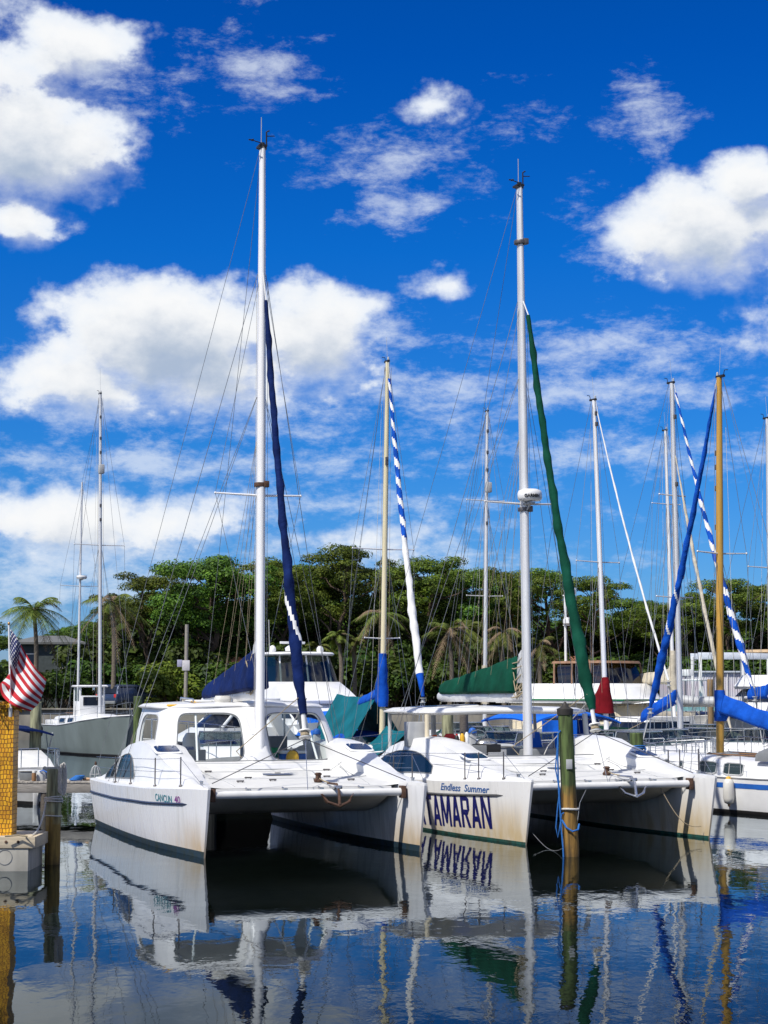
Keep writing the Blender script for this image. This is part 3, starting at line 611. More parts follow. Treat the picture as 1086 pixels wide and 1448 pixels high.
    mb = MB(); mb.tube([(ax, 4.1, 1.43), (ax, 4.75, 1.44), (ax, 4.9, 1.30), (ax, 4.95, 1.02)], [.022, .025, .03, .035], 8)
    mb.tube([(ax - .32, 4.80, 1.20), (ax - .24, 4.88, 1.08), (ax, 4.95, .99), (ax + .24, 4.88, 1.08), (ax + .32, 4.80, 1.20)], [.012, .028, .036, .028, .012], 8)
    for sg in (1, -1): mb.hexa([Vector((ax + sg*.18, 4.86, 1.06)), Vector((ax + sg*.26, 4.78, 1.06)), Vector((ax + sg*.36, 4.74, 1.24)), Vector((ax + sg*.34, 4.84, 1.25))], [Vector((ax + sg*.18, 4.88, 1.05)), Vector((ax + sg*.26, 4.80, 1.05)), Vector((ax + sg*.36, 4.76, 1.23)), Vector((ax + sg*.34, 4.86, 1.24))])
    mb.build('anchor', RUST if st['kind'] == 'A' else STEEL, root)
    mb = MB(); mb.lathe([(.09, 0), (.10, .04), (.06, .08), (.06, .14), (.09, .17), (.05, .2)], (ax + .1, 3.75, 1.44), 14); mb.build('windlass', RUST, root)
    wire('anchor_rode', [(ax + .1, 3.75, 1.53), (ax + .05, 4.0, 1.47), (ax, 4.2, 1.45)], .014, ROPET, root)
    # mast
    my = st['mast_y']; base = Vector((0, my, st['mast_z'])); top = fr.loc(at(*st['mast_top'], fr.w((0, my, 0)).y + .2)); top.x *= .35
    top = Vector((top.x, my - .25, top.z)); mh = top.z - base.z
    mb = MB(); N = 24; secs = []
    for i in range(N + 1):
        t = i/N; p = base.lerp(top, t); k = interp([(0, 1), (.55, 1), (1, .70)], t); a_, b_ = .105*k, .155*k
        secs.append([p + Vector((a_*math.cos(2*math.pi*j/18), b_*math.sin(2*math.pi*j/18), 0)) for j in range(18)])
    mb.loft(secs); mast = mb.build('mast', st['mast_mat'], root, sharp=50)
    mp = lambda h: base.lerp(top, (h - base.z)/mh)
    hz = lambda v: fr.w((0, my, 0)).y and at(0, v, fr.w((0, my, 0)).y).z
    mb = MB(); mb.lathe([(.11, 0), (.11, .1), (.06, .12), (.06, .16)], top - Vector((0, 0, .04)), 12); mb.box(top + Vector((0, -.06, .04)), (.2, .3, .05)); mb.build('masthead_fitting', BLACK, mast)
    mb = MB(); a0 = top + Vector((.05, .1, .08)); mb.tube([a0, a0 + Vector((.28, .10, .02))], .012, 6); [mb.tube([a0 + Vector((.28, .10, .02)), a0 + Vector((.28 + .07*math.cos(q), .10 + .07*math.sin(q), .02))], .016, 6) for q in (0, 2.1, 4.2)]
    a1 = top + Vector((-.10, 0, .1)); mb.tube([a1, a1 + Vector((0, 0, .3)), a1 + Vector((-.07, 0, .34))], .02, 6); mb.tube([a1 + Vector((-.02, 0, .2)), a1 + Vector((-.2, 0, .22))], .012, 6); mb.build('wind_sensor', BLACK, mast)
    wire('antenna', [top + Vector((.03, 0, 0)), top + Vector((.03, 0, .75))], .009, LGREY, mast)
    # mast collars, steaming light, deck light
    for v in st['collars']:
        h = hz(v); p = mp(h); mb = MB(); mb.lathe([(.12, -.05), (.165, -.05), (.165, .05), (.12, .05)], p, 14); mb.box(p + Vector((-.10, .12, .01)), (.12, .12, .15)); mb.build('mast_collar', RUST if st['kind'] == 'A' else DSTEEL, mast, .008)
    for v in st['spread']:
        h = hz(v); p = mp(h); sp_ = st['sw']
        for sg in (1, -1):
            mb = MB(); mb.tube([p + Vector((sg*.08, -.02, 0)), p + Vector((sg*sp_, -.22, .05))], [.03, .02], 8); mb.ell(p + Vector((sg*sp_, -.22, .05)), (.03, .03, .03), 8, 6); mb.build('spreader', st['mast_mat'], mast)
    # hard top
    st['top'](root, fr, H, cab, deck_z)
    # boom with its sail cover
    bz = st['boom_z']; ba = mp(bz) + Vector((0, -.18, 0)); be = fr.loc(at(*st['boom_end'], fr.w((0, my - 4.6, 0)).y)); be = Vector((be.x, my - 4.6, be.z))
    mb = MB(); secs = []
    for t in (0, .02, .5, .97, 1):
        p = ba.lerp(be, t); k = .8 if t in (0, 1) else 1
        secs.append([p + Vector((.10*k*math.cos(2*math.pi*j/16), 0, .14*k*math.sin(2*math.pi*j/16))) for j in range(16)])
    mb.loft(secs); mb.build('boom', st['boom_mat'], root, sharp=50)
    ca = mp(bz + .16) + Vector((0, -st['cov_gap'], 0)); cb_ = be + Vector((0, .15, .13))
    sail_cover('sail_cover', ca, cb_, st['cov_h'][0], st['cov_h'][1], .52, st['cov_mat'], root, folds=10, seed=len(name))
    # flaked sail bulge and lashing at the mast
    mb = MB()
    rl = random.Random(len(name) + int(bz*100) + len(label))
    for k in range(11):
        z = bz + .10 + rl.random()*st['cov_h'][0]; e_ = Vector((rl.uniform(.02, .2), -rl.uniform(.35, .6), rl.uniform(-.18, .12))); m_ = Vector((rl.uniform(.08, .22), -.28, rl.uniform(-.25, -.02))); mb.tube([mp(z) + Vector((.06, -.08, 0)), mp(z) + m_, mp(z) + e_], [.012, .016, .014], 6)
    mb.build('sail_lashing', ROPET, root)
    mb = MB(); p = mp(bz + st['cov_h'][0] + .02); mb.loft([[p + Vector((x*k, y*k - .22, z)) for x, y in ((.09, .14), (-.07, .14), (-.09, -.16), (.09, -.16))] for z, k in ((-.6, 1.1), (-.1, 1), (.12, .8), (.25, .3))]); mb.build('headboard', LGREY, root, .02)
    for k in (.15, .35, .55, .75):
        pa = mp(hz(620)); q = ba.lerp(be, k)
        for sg in (1, -1): wire('lazy_jack', [pa + Vector((sg*.08, -.1, 0)), q + Vector((sg*.13, 0, .02))], .0045, ROPET, root)
    wire('topping_lift', [top + Vector((0, -.1, 0)), be + Vector((0, .05, .12))], .006, WIRE, root)
    # standing rigging
    hh = hz(st['hound_v']); ph_ = mp(hh)
    for sg in (1, -1):
        cp = cab(.30, sg, 2); wire('shroud', [ph_ + Vector((sg*.1, 0, 0)), cp], .0075, WIRE, root)
        wire('shroud', [mp(hz(st['low_v'])) + Vector((sg*.1, 0, 0)), cab(.36, sg, 2)], .0065, WIRE, root)
        wire('shroud', [mp(hz(st['low_v'])) + Vector((sg*.1, -.05, 0)), cab(.24, sg, 2)], .0065, WIRE, root)
        h = hz(st['spread'][0]); tip = mp(h) + Vector((sg*st['sw'], -.22, .05))
        wire('diamond_stay', [ph_ + Vector((sg*.08, .05, -.2)), tip, mp(bz + .4) + Vector((sg*.09, 0, 0))], .006, WIRE, root)
        wire('halyard', [mp(hz(st['hound_v'] + 10)) + Vector((sg*.14, .05, 0)), mp(base.z + .6) + Vector((sg*.15, .05, 0))], .0055, ROPEW, root)
    wire('running_backstay', [top + Vector((.05, -.1, -.1)), cab(.03, 1, 2)], .006, WIRE, root)
    # roller furled headsail on its bridle
    ap = fr.loc(at(*st['tack'], fr.w((0, st['tack_y'], 0)).y)); hd = fr.loc(at(*st['head'], fr.w((0, my + .2, 0)).y)); ap = Vector((ap.x, st['tack_y'], ap.z)); hd = Vector((top.x*.5, my + .22, hd.z))
    furled('furled_jib', hd, ap, st['jib_prof'], st['jib_mats'], root, stripe=st['jib_stripe'], sag=.22, k=1, edge=st.get('edge'), lo=st.get('lo', 0), hi=st.get('hi', 1.01))
    wire('forestay', [mp(hz(st['hound_v'])) + Vector((0, .12, 0)), hd], .016, W2, root)
    dz = (ap - hd).normalized(); dp = ap + dz*.35
    mb = MB(); mb.tube([ap - dz*.1, dp], .05, 12); Mz = dz.to_track_quat('Z', 'Y').to_matrix(); mb.lathe([(.13, 0), (.14, .03), (.06, .05), (.06, .13), (.14, .15), (.13, .18)], dp, 16, M=Mz); dr = mb.build('furling_drum', W2, root, sharp=30)
    mb = MB(); mb.lathe([(.075, .05), (.10, .07), (.10, .12), (.075, .13)], dp, 14, M=Mz); mb.build('furling_line', ROPET, dr)
    dq = dp + dz*.2
    for sg in (1, -1): wire('bridle', [dq, cab(.94, sg, 7) + Vector((-sg*.2, 0, .02))], .010, DSTEEL, root)
    wire('bobstay', [dq, (0, 4.45, 1.30)], .008, STEEL, root)
    for sg in (1, -1): wire('jib_sheet', [ap + Vector((sg*.1, -.05, .35)), (sg*.5, .4, 2.0), (sg*.35, .5, 1.8)], .011, ROPET if sg > 0 else ROPEW, root)
    return root, fr, H, cab
HULLA = hullmat('cat_hull_front', (.80, .80, .80), (.50, .33, .12), 2.2, 5.2, .95, 1.0, .5)
HULLB = hullmat('cat_hull_lettered', (.80, .79, .76), (.52, .36, .13), -3.0, 4.8, 1.15, .95, .4)
def bar(mb, a, b, wa, wb, da, db, mi=0, rim=None):
    # tapered bar from a to b : half widths along x (w) and y (d)
    a, b = Vector(a), Vector(b); secs = []
    for p, w, d in ((a, wa, da), (a.lerp(b, .5), (wa + wb)/2, (da + db)/2), (b, wb, db)):
        secs.append([p + Vector((w*math.copysign(abs(math.cos(q))**.6, math.cos(q)), d*math.copysign(abs(math.sin(q))**.6, math.sin(q)), 0)) for q in [2*math.pi*k/16 for k in range(16)]])
    mb.loft(secs, mi=mi)
def topA(root, fr, H, cab, deck_z):
    # closed hard top on a raked windscreen frame with open sides
    mb = MB(); mb.pad((0, -2.15, 2.91), 4.25, 3.75, .12, .13, 4.2, n=64, rings=7, edge=.8); ht = mb.build('hard_top', W, root, sharp=60)
    # moulded windscreen shell : one curved wall from side to side with rounded openings
    BP = [(2.22, -2.9, 1.75), (2.24, -1.6, 1.8), (2.2, -.35, 1.80), (1.95, .28, 1.74), (1.2, .52, 1.69), (0, .62, 1.69)]; TP = [(1.98, -3.1, 2.99), (2.0, -1.9, 2.99), (1.94, -.85, 2.99), (1.72, -.48, 2.99), (1.1, -.34, 3.0), (0, -.28, 3.01)]
    mirror = lambda P: [Vector(p) for p in P] + [Vector((-p[0], p[1], p[2])) for p in P[-2::-1]]
    BP, TP = mirror(BP), mirror(TP)
    def crv(P, q):
        k = max(0, min(int(q), len(P) - 2)); f = q - k; p0, p1, p2, p3 = P[max(k-1, 0)], P[k], P[k+1], P[min(k+2, len(P)-1)]
        return .5*((2*p1) + (-p0 + p2)*f + (2*p0 - 5*p1 + 4*p2 - p3)*f*f + (-p0 + 3*p1 - 3*p2 + p3)*f**3)
    def shell(q, t_, off=0.0):
        p = crv(BP, q).lerp(crv(TP, q), t_); d = crv(BP, min(10, q + .02)) - crv(BP, max(0, q - .02)); n_ = d.cross(crv(TP, q) - crv(BP, q)).normalized()
        if (p.x*n_.x + (p.y + 1.5)*n_.y) < 0: n_ = -n_
        return p + n_*(.05*math.sin(math.pi*t_) + off)
    def panel(q0, q1, h0, h1, v0, v1, name, pane, pn, e=5):
        cq, ct, hq, ht_ = (h0 + h1)/2, (v0 + v1)/2, (h1 - h0)/2, (v1 - v0)/2; angs = sorted([2*math.pi*k/72 for k in range(72)])
        hole, rect = [], []
        for a in angs:
            ca, sa = math.cos(a), math.sin(a); x, y = math.copysign(abs(ca)**(2/e), ca), math.copysign(abs(sa)**(2/e), sa); hole.append((cq + hq*x, ct + ht_*y))
            m_ = max(abs(x), abs(y)); x, y = x/m_, y/m_; x = math.copysign(1, x) if abs(x) > .97 else x; y = math.copysign(1, y) if abs(y) > .97 else y
            rect.append((q1 if x == 1 else q0 if x == -1 else cq + (x*(q1 - cq) if x > 0 else x*(cq - q0)), 1 if y == 1 else 0 if y == -1 else ct + (y*(1 - ct) if y > 0 else y*ct)))
        rings = [[(lerp(h[0], r[0], k), lerp(h[1], r[1], k)) for h, r in zip(hole, rect)] for k in (0, .06, .2, .45, .72, 1)]
        mb = MB(); secs = [[shell(q, t_, -.06) for q, t_ in R_] for R_ in rings[::-1]] + [[shell(q, t_, -.04) for q, t_ in rings[0]]] + [[shell(q, t_, -.012) for q, t_ in rings[0]]] + [[shell(q, t_, 0) for q, t_ in R_] for R_ in rings[1:]]
        mb.loft(secs, True, False); w_ = mb.build(name, W, root, sharp=50)
        mb = MB(); n = 14; vs = [shell(cq + hq*(2*i/n - 1)*1.02, ct + ht_*(2*j/n - 1)*1.02, -.035) for j in range(n + 1) for i in range(n + 1)]; mb.add(vs, [(j*(n+1) + i, j*(n+1) + i + 1, (j+1)*(n+1) + i + 1, (j+1)*(n+1) + i) for j in range(n) for i in range(n)]); mb.build(pn, pane, w_)
        mb = MB(); mb.tube([shell(q, t_, .004) for q, t_ in hole + hole[:1]], .012, 6); mb.build('window_gasket', GREY, w_)
    panel(0, 2.75, .45, 1.75, .16, .86, 'cabin_side', CLEAR, 'side_pane', 4.5); panel(2.75, 5, 3.1, 4.74, .05, .90, 'windscreen_frame', CLEAR, 'windscreen_pane', 6)
    panel(5, 7.25, 5.26, 6.9, .05, .90, 'windscreen_frame', CLEAR, 'windscreen_pane', 6); panel(7.25, 10, 8.25, 9.55, .16, .86, 'cabin_side', CLEAR, 'side_pane', 4.5)
    for q in (3.75, 6.35): mb = MB(); mb.tube([shell(q, .05, -.07), shell(q, .9, -.07)], .028, 8); mb.build('window_bar', W, root)
    for sg in (1, -1): mb = MB(); mb.tube([(sg*1.9, -3.75, 1.2), (sg*1.85, -3.7, 2.95)], .03, 8); mb.build('top_post', STEEL, root)
    # flared mast fairing
    mb = MB(); bar(mb, (0, .74, 1.58), (0, .64, 2.0), .40, .19, .2, .16); bar(mb, (0, .64, 2.0), (0, .45, 2.4), .19, .13, .16, .14); bar(mb, (0, .45, 2.4), (0, -.1, 3.02), .15, .24, .14, .2); mb.build('mast_step_fairing', W, root, sharp=50)
    # roof gear : grab rails, amber lights, hatches, solar strip
    for x in (1.3, .35):
        mb = MB(); mb.tube([(x, -.6, 3.13), (x, -.6, 3.20), (x, -1.9, 3.23), (x, -1.9, 3.16)], .02, 8); mb.build('grab_rail', STEEL, ht)
    mb = MB(); mb.pad((1.75, -.75, 3.02), .3, .3, .06, 0, 4); mb.build('roof_light', YELP, ht); mb = MB(); mb.pad((1.1, -1.1, 3.10), .28, .25, .06, 0, 4); mb.build('roof_light', YELP, ht)
    mb = MB(); mb.pad((1.85, -1.55, 2.99), .34, .5, .07, 0, 5); mb.build('roof_vent', GREY, ht)
    mb = MB(); mb.pad((.5, -.9, 3.12), .4, .4, .16, 0, 3.5); mb.build('roof_box', OFFW, ht); mb = MB(); mb.pad((.95, -1.5, 3.11), .55, 1.1, .07, 0, 5); mb.build('roof_hatch', W2, ht)
def topB(root, fr, H, cab, deck_z):
    # thin flat hard top carried on posts, open front
    mb = MB(); mb.pad((0, -2.3, 2.74), 5.1, 3.3, .17, .10, 4.6, n=64, rings=7, edge=.9); ht = mb.build('hard_top', W, root, sharp=60)
    mb = MB(); mb.pad((1.35, -1.95, 2.95), 1.7, 1.1, .05, .0, 14, M=Matrix.Rotation(R(2.2), 3, 'Y')); sf = mb.build('solar_panel', W2, ht)
    mb = MB(); mb.pad((1.35, -1.95, 3.005), 1.58, .98, .012, 0, 16, M=Matrix.Rotation(R(2.2), 3, 'Y')); mb.build('solar_cells', mat('solar_cells', (.03, .07, .18), .15, var=.3, vs=5), sf)
    for (x, y, w, m) in ((2.3, -.9, .06, CREAM), (-2.3, -.9, .07, LGREY), (2.2, -3.7, .05, LGREY), (-2.2, -3.7, .05, LGREY), (.95, -3.6, .07, LGREY)):
        mb = MB(); mb.tube([(x, y + .12, 1.35), (x*.98, y, 2.80)], w, 10); mb.build('top_post', m, root)
    mb = MB(); mb.box((2.45, -1.2, 2.3), (.5, .34, .62)); mb.build('vent_box', LGREY, root, .03)
    mb = MB(); mb.box((0, -.62, 1.5), (3.1, .12, .5)); mb.build('cockpit_bulkhead', GREY, root, .02)
    mb = MB(); mb.box((-1.0, -1.3, 1.45), (1.2, 1.1, .9)); mb.build('saloon_seat', GREY, root, .05)
    mb = MB(); mb.box((1.15, -.9, 1.7), (.95, .4, .62)); mb.box((1.15, -.68, 1.66), (.14, .06, .09), mi=1); hc = mb.build('helm_console', [GREY, BLACK], root, .02)
    mb = MB(); [mb.tube([(.75 + .30*math.cos(a*.5236), -1.12 + .02, 2.1 + .30*math.sin(a*.5236)) for a in range(13)], .02, 6)]; [mb.tube([(.75, -1.1, 2.1), (.75 + .3*math.cos(a), -1.1, 2.1 + .3*math.sin(a))], .012, 6) for a in (.5, 2.6, 4.7)]; mb.build('helm_wheel', STEEL, root)
    # radar on the mast
    p = fr.loc(at(748, 700, fr.w((0, .45, 0)).y)); c = Vector((p.x - .0, .50, p.z))
    mb = MB(); mb.lathe([(.05, -.16), (.27, -.15), (.31, -.10), (.315, .02), (.29, .10), (.2, .14), (.02, .15)], c, 28); rd = mb.build('radar_dome', W, root, sharp=50)
    mb = MB(); mb.box(c + Vector((0, -.12, -.22)), (.18, .5, .05)); mb.tube([c + Vector((0, -.3, -.45)), c + Vector((0, .05, -.22))], .03, 6); mb.build('radar_bracket', LGREY, rd, .01)
    tx, wd_ = text_mb('GARMIN', .115, .006, wscale=.95, cuts=.04)
    def wrap(q):
        a = R(76) + (q.x - wd_/2)/.32; return c + Vector((.321*math.cos(a), .321*math.sin(a), q.y - .085)) 
    tm = map_mb(tx, wrap); tm.build('radar_lettering', BLACK, rd)
PA = (-3.10, 42.05, 0); RA = math.pi + R(19.5)
PB = (3.518, 45.19, 0); RB = math.pi + R(21.5)
stA = dict(kind='A', wk=.86, hull=HULLA, anti=ANTIF, boot=.13, rail=mat('navy_rail', (.03, .04, .08), .4, var=.3), win=[(.15, .262), (.285, .49)], arc=(.13, .50), hatch=.60, stan=[.33, .50, .70, .86],
    anchor=-.55, mast_y=.62, mast_z=2.0, mast_top=(376, 208), mast_mat=MASTW, collars=[685], spread=[700], sw=1.05, cockpit_front=.1, top=topA, boom_z=3.34, boom_end=(287, 992), boom_mat=W, cov_gap=.02, cov_h=(1.0, .28), cov_mat=NAVYC,
    hound_v=385, low_v=560, tack=(429, 1010), tack_y=3.9, head=(384, 425), jib_prof=[(0, .035), (.1, .07), (.5, .085), (.75, .115), (.87, .135), (.95, .11), (1, .08)], jib_mats=[NAVYC, SAILW], jib_stripe=None, edge=(.60, .88, 4.2, .16))
stB = dict(kind='B', wk=.68, hull=HULLB, anti=ANTIG, boot=.06, rail=mat('grey_rail', (.10, .10, .10), .5, var=.3), win=[(.16, .56)], arc=(.10, .60), hatch=.70, stan=[.80, .74, .90],
    anchor=-.45, mast_y=.30, mast_z=1.62, mast_top=(736, 264), mast_mat=ALU, collars=[340, 720], spread=[712], sw=1.0, cockpit_front=-.55, top=topB, boom_z=3.25, boom_end=(618, 985), boom_mat=ALU, cov_gap=.5, cov_h=(.92, .26), cov_mat=GREENC,
    hound_v=425, low_v=535, tack=(838, 1003), tack_y=3.6, head=(746, 446), jib_prof=[(0, .04), (.1, .08), (.5, .095), (.75, .13), (.9, .155), (.97, .14), (1, .08)], jib_mats=[GREENC, SAILW], jib_stripe=None)
catA = catamaran('catamaran', 'white catamaran with navy sail cover and navy furled jib, nearest to the camera', PA, RA, stA)
catB = catamaran('catamaran', 'white catamaran with huge navy capital letters along its hull and green sail cover', PB, RB, stB)
# striped white bands on the navy jib are part of its canvas: small white edge strips
# ------------------------------------------------------------------ hull writing, laid on the curved topsides (starboard hull, outer face)
def letter(cat, txt, y_start, y_len, z_fn, cap, m, pname, bold=0, shear=0, ws=None, cuts=.12, space=1.0):
    root, fr, H, cab = cat; mb, w = text_mb(txt, cap/.72, bold, shear, 1.0, cuts, space); k = y_len/w
    def f(p):
        y = y_start + p.x*k; z = z_fn(y) + p.y; u = H.u(y, z)
        return Vector((HS + H.w(u, z) + .006, y, z))
    map_mb(mb, f); return mb.build(pname, m, root, sharp=60)
LETN = mat('navy_vinyl', (.006, .008, .12), .45, var=.3, vs=8)
GLYPH = {'T': [[(0, .83), (1, .83), (1, 1), (0, 1)], [(.36, 0), (.64, 0), (.64, .83), (.36, .83)]], 'A': [[(0, 0), (.26, 0), (.63, 1), (.37, 1)], [(.74, 0), (1, 0), (.63, 1), (.37, 1)], [(.25, .20), (.75, .20), (.70, .36), (.30, .36)]],
    'M': [[(0, 0), (.20, 0), (.20, 1), (0, 1)], [(.80, 0), (1, 0), (1, 1), (.80, 1)], [(.0, 1), (.26, 1), (.59, .10), (.41, .10)], [(.74, 1), (1, 1), (.59, .10), (.41, .10)]], 'N': [[(0, 0), (.23, 0), (.23, 1), (0, 1)], [(.77, 0), (1, 0), (1, 1), (.77, 1)], [(0, 1), (.29, 1), (1, 0), (.71, 0)]],
    'R': [[(0, 0), (.26, 0), (.26, 1), (0, 1)], [(.26, .84), (.80, .84), (.66, 1), (.26, 1)], [(.68, .58), (.95, .54), (.95, .90), (.68, .98)], [(.26, .40), (.72, .40), (.93, .56), (.26, .56)], [(.38, .42), (.66, .42), (1, 0), (.71, 0)]], 'C': [[(0, .12), (.26, .12), (.26, .88), (0, .88)], [(.06, .84), (.95, .84), (.85, 1), (.15, 1)], [(.15, 0), (.85, 0), (.95, .16), (.06, .16)], [(.70, .66), (.96, .66), (.95, .86), (.70, .86)], [(.70, .14), (.95, .14), (.96, .34), (.70, .34)]]}
def big_letters(cat, txt, y0, y1, m, cap=.74):
    # block capitals laid on the curved topside, strokes stepped by under a millimetre
    root, fr, H, cab = cat; ws = [{'M': 1.22}.get(c, 1.0) for c in txt]; tot = sum(ws); out = MB(); y = y0
    for c, w in zip(txt, ws):
        cell = (y1 - y0)*w/tot; lw = cell*.90
        for i_, q in enumerate(GLYPH[c]):
            vs = []; nu, nv = 3, 6
            for j in range(nv + 1):
                for i in range(nu + 1):
                    a_, b_ = i/nu, j/nv; px_ = lerp(lerp(q[0][0], q[1][0], a_), lerp(q[3][0], q[2][0], a_), b_); pz_ = lerp(lerp(q[0][1], q[1][1], a_), lerp(q[3][1], q[2][1], a_), b_)
                    yy = y + px_*lw; z = lerp(.12, .27, (yy - y0)/(y1 - y0)) + pz_*cap; vs.append((HS + H.w(H.u(yy, z), z) + .006 + .0008*i_, yy, z))
            out.add(vs, [(j*(nu + 1) + i, j*(nu + 1) + i + 1, (j + 1)*(nu + 1) + i + 1, (j + 1)*(nu + 1) + i) for j in range(nv) for i in range(nu)])
        y += cell
    return out.build('hull_lettering', m, root, sharp=60)
big_letters(catB, 'CATAMARAN', -.42, 3.72, LETN)
letter(catB, 'Endless', 1.45, 1.0, lambda y: 1.045 + .012*(y - 1.5), .165, mat('blue_script', (.03, .12, .36), .5, var=.2), 'name_lettering', bold=.004, shear=.35, cuts=.1)
letter(catB, 'Summer', 2.6, 1.1, lambda y: 1.05 + .012*(y - 1.5), .165, mat('blue_script', (.03, .12, .36), .5, var=.2), 'name_lettering', bold=.004, shear=.35, cuts=.1)
letter(catA, 'CANCUN', 2.35, 1.05, lambda y: 1.03, .155, mat('teal_vinyl', (.02, .22, .28), .5, var=.2), 'name_lettering', bold=.004, cuts=.1)
letter(catA, '40', 3.55, .33, lambda y: 1.045, .155, mat('violet_vinyl', (.25, .06, .28), .5, var=.3), 'name_lettering', bold=.004, cuts=.1)
# ------------------------------------------------------------------ pilings
def piling(label, base, top_uv, r, m, name='piling', cap=None, group='timber pilings standing in the water', z0=-1.5, tr=.93):
    b = Vector(base); t = at(*top_uv, b.y) if not isinstance(top_uv, float) else Vector((b.x, b.y, top_uv))
    root = thing(name, label, 'piling', b, 0, group); d = t - b; N = 14; secs = []
    for i in range(N + 1):
        k = i/N; z = lerp(z0, d.z, k); q = d*(z/d.z); rr = r*lerp(1.04, tr, k)
        secs.append([q + Vector((math.cos(2*math.pi*j/20), math.sin(2*math.pi*j/20), 0))*rr*(1 + .05*noise.noise(Vector((math.cos(2*math.pi*j/20)*2 + b.x, math.sin(2*math.pi*j/20)*2, z*1.1)))) for j in range(20)])
    top = [q + Vector((0, 0, .015)) + (Vector((d.x, d.y, q.z)) - q)*.12 for q in secs[-1]]; secs.append(top)
    mb = MB(); mb.loft(secs); mb.build('post', m, root, sharp=50)
    if cap:
        mb = MB(); mb.lathe([(r*1.04, -.1), (r*1.06, .02), (r*.5, .07), (.02, .17)], d, 18); mb.build('pile_cap', cap, root)
    return root, d
def wraps(mb, c, r, n, rr, pitch, lean=Vector((0, 0, 0))):
    pts = [c + Vector((math.cos(a*.5)*(r + rr), math.sin(a*.5)*(r + rr), a*.5/6.283*pitch + .012*math.sin(a*.31*3))) + lean*(a*.5/6.283*pitch) for a in range(int(n*12.566) + 1)]
    mb.tube(pts, rr, 8)
b1 = gnd(74, 1222); pl1, d1 = piling('grey green timber piling with white rope coiled on its top, beside the yellow post', b1, (77, 1088), .155, PILEG)
mb = MB(); c = b1 + d1*(1136 and .66); wraps(mb, c + Vector((0, 0, -.02)), .158, 3, .016, .04)
wraps(mb, b1 + d1*.50, .16, 1, .013, .03)
o = mb
for k in range(4):      # hanging coil loops over the head
    x = .13 + .018*k; pts = []
    for i in range(25):
        a = 2*math.pi*i/24; pts.append(b1 + d1 + Vector((x + .055*math.cos(a) + .01*k, -.10 - .02*k, -.20 + (.27 + .015*k)*math.sin(a) + .02)))
    mb.tube(pts, .014, 8)
pts = [b1 + d1*.66 + Vector((-.13, -.12, 0)), b1 + d1*.60 + Vector((-.16, -.15, -.1))]
e = at(46, 1181, 34.4)
for t in range(1, 12): pts.append((b1 + d1*.56 + Vector((-.15, -.14, 0))).lerp(e, t/11) - Vector((0, 0, .10*math.sin(math.pi*t/11))))
mb.tube(pts, .018, 8); tag(mb.build('mooring_rope', ROPEW), 'white mooring rope wound round and hung on the grey piling', 'rope')
b2 = gnd(808, 1211); pl2, d2 = piling('tall green piling with dark pyramid cap and blue rope, standing before the lettered catamaran', b2, (799, 1004), .163, PILE, cap=mat('pile_cap_metal', (.05, .045, .04), .6, .4, var=.4, vs=6))
mb = MB(); mb.box(d2*.63 + Vector((.02, -.172, 0)), (.13, .012, .2), rz=.12); mb.build('number_tag', LGREY, pl2, .003)
mb = MB(); wraps(mb, b2 + d2*.315, .163, 1.2, .024, .03); tag(mb.build('rope_band', ROPEW), 'thick white rope band round the tall green piling', 'rope')
mb = MB(); L_ = Vector((-.175, -.12, 0)); q = lambda k, dx=0, dy=0: b2 + d2*k + L_ + Vector((dx, dy, 0))
mb.tube([q(.86, .05), q(.84), q(.7, -.03), q(.5, -.04), q(.36, -.03), q(.2, -.02), q(.06, 0), q(-.05)], .018, 8)
mb.tube([q(.8, -.01), q(.6, -.09), q(.45, -.02), q(.33, -.08), q(.2, -.13), q(.13, -.10), q(.2, -.05), q(.29, 0), q(.30, .05)], .014, 8)
mb.tube([q(.25, .0), q(.20, .08, -.09), q(.175, .2, -.10), q(.185, .32, -.03), q(.22, .36, .1)], .020, 8)
tag(mb.build('mooring_rope', ROPEB), 'bright blue rope hanging down and looped round the tall green piling', 'rope')
def catw(cat, p): return cat[1].w(p)
mb = MB(); a = b2 + d2*.30 + Vector((.17, .0, 0)); e = catw(catB, (.62, 4.55, 1.16)); mb.tube([b2 + d2*.2 + Vector((.15, .1, 0)), a.lerp(e, .5) + Vector((-.05, 0, -.05)), e], .008, 6)
e2 = catw(catB, (2.16, 4.9, .25)); pts = [(b2 + d2*.10).lerp(e2, t/10) - Vector((0, 0, .32*math.sin(math.pi*t/10)*(1 - .3*t/10))) for t in range(11)]; mb.tube(pts, .006, 6)
tag(mb.build('dock_line', GREY), 'thin grey dock lines running from the tall green piling to the lettered catamaran', 'rope')
mb = MB(); e1 = catw(catB, (-1.35, 4.5, 1.15)); e2 = catw(catB, (-2.28, 4.98, .22)); e2 = catw(catB, (-2.20, 4.86, .28)); pts = [e1.lerp(e2, t/12) - Vector((0, 0, .30*math.sin(math.pi*t/12))) + Vector((0, -.1*math.sin(math.pi*t/12), 0)) for t in range(13)]; mb.tube(pts, .010, 6)
tag(mb.build('mooring_line', ROPET), 'tan mooring line drooping across the inner face of the right hull bow', 'rope')
piling('short green piling with blue rope wound round it, between lettered catamaran and fender sailboat', Vector((at(901, 1037, 50.5).x, 50.5, 0)), (900, 1037), .20, PILE)
pb = Vector((at(901, 1037, 50.5).x, 50.5, 0)); mb = MB(); wraps(mb, pb + Vector((0, 0, 1.75)), .205, 2, .02, .05); mb.tube([pb + Vector((.2, -.1, 1.8)), pb + Vector((.27, -.14, 1.4)), pb + Vector((.3, -.14, 1.0)), pb + Vector((.24, -.14, .9)), pb + Vector((.22, -.12, 1.5))], .035, 8)
tag(mb.build('rope_coil', ROPEB), 'blue rope coil hanging on the short green piling', 'rope')
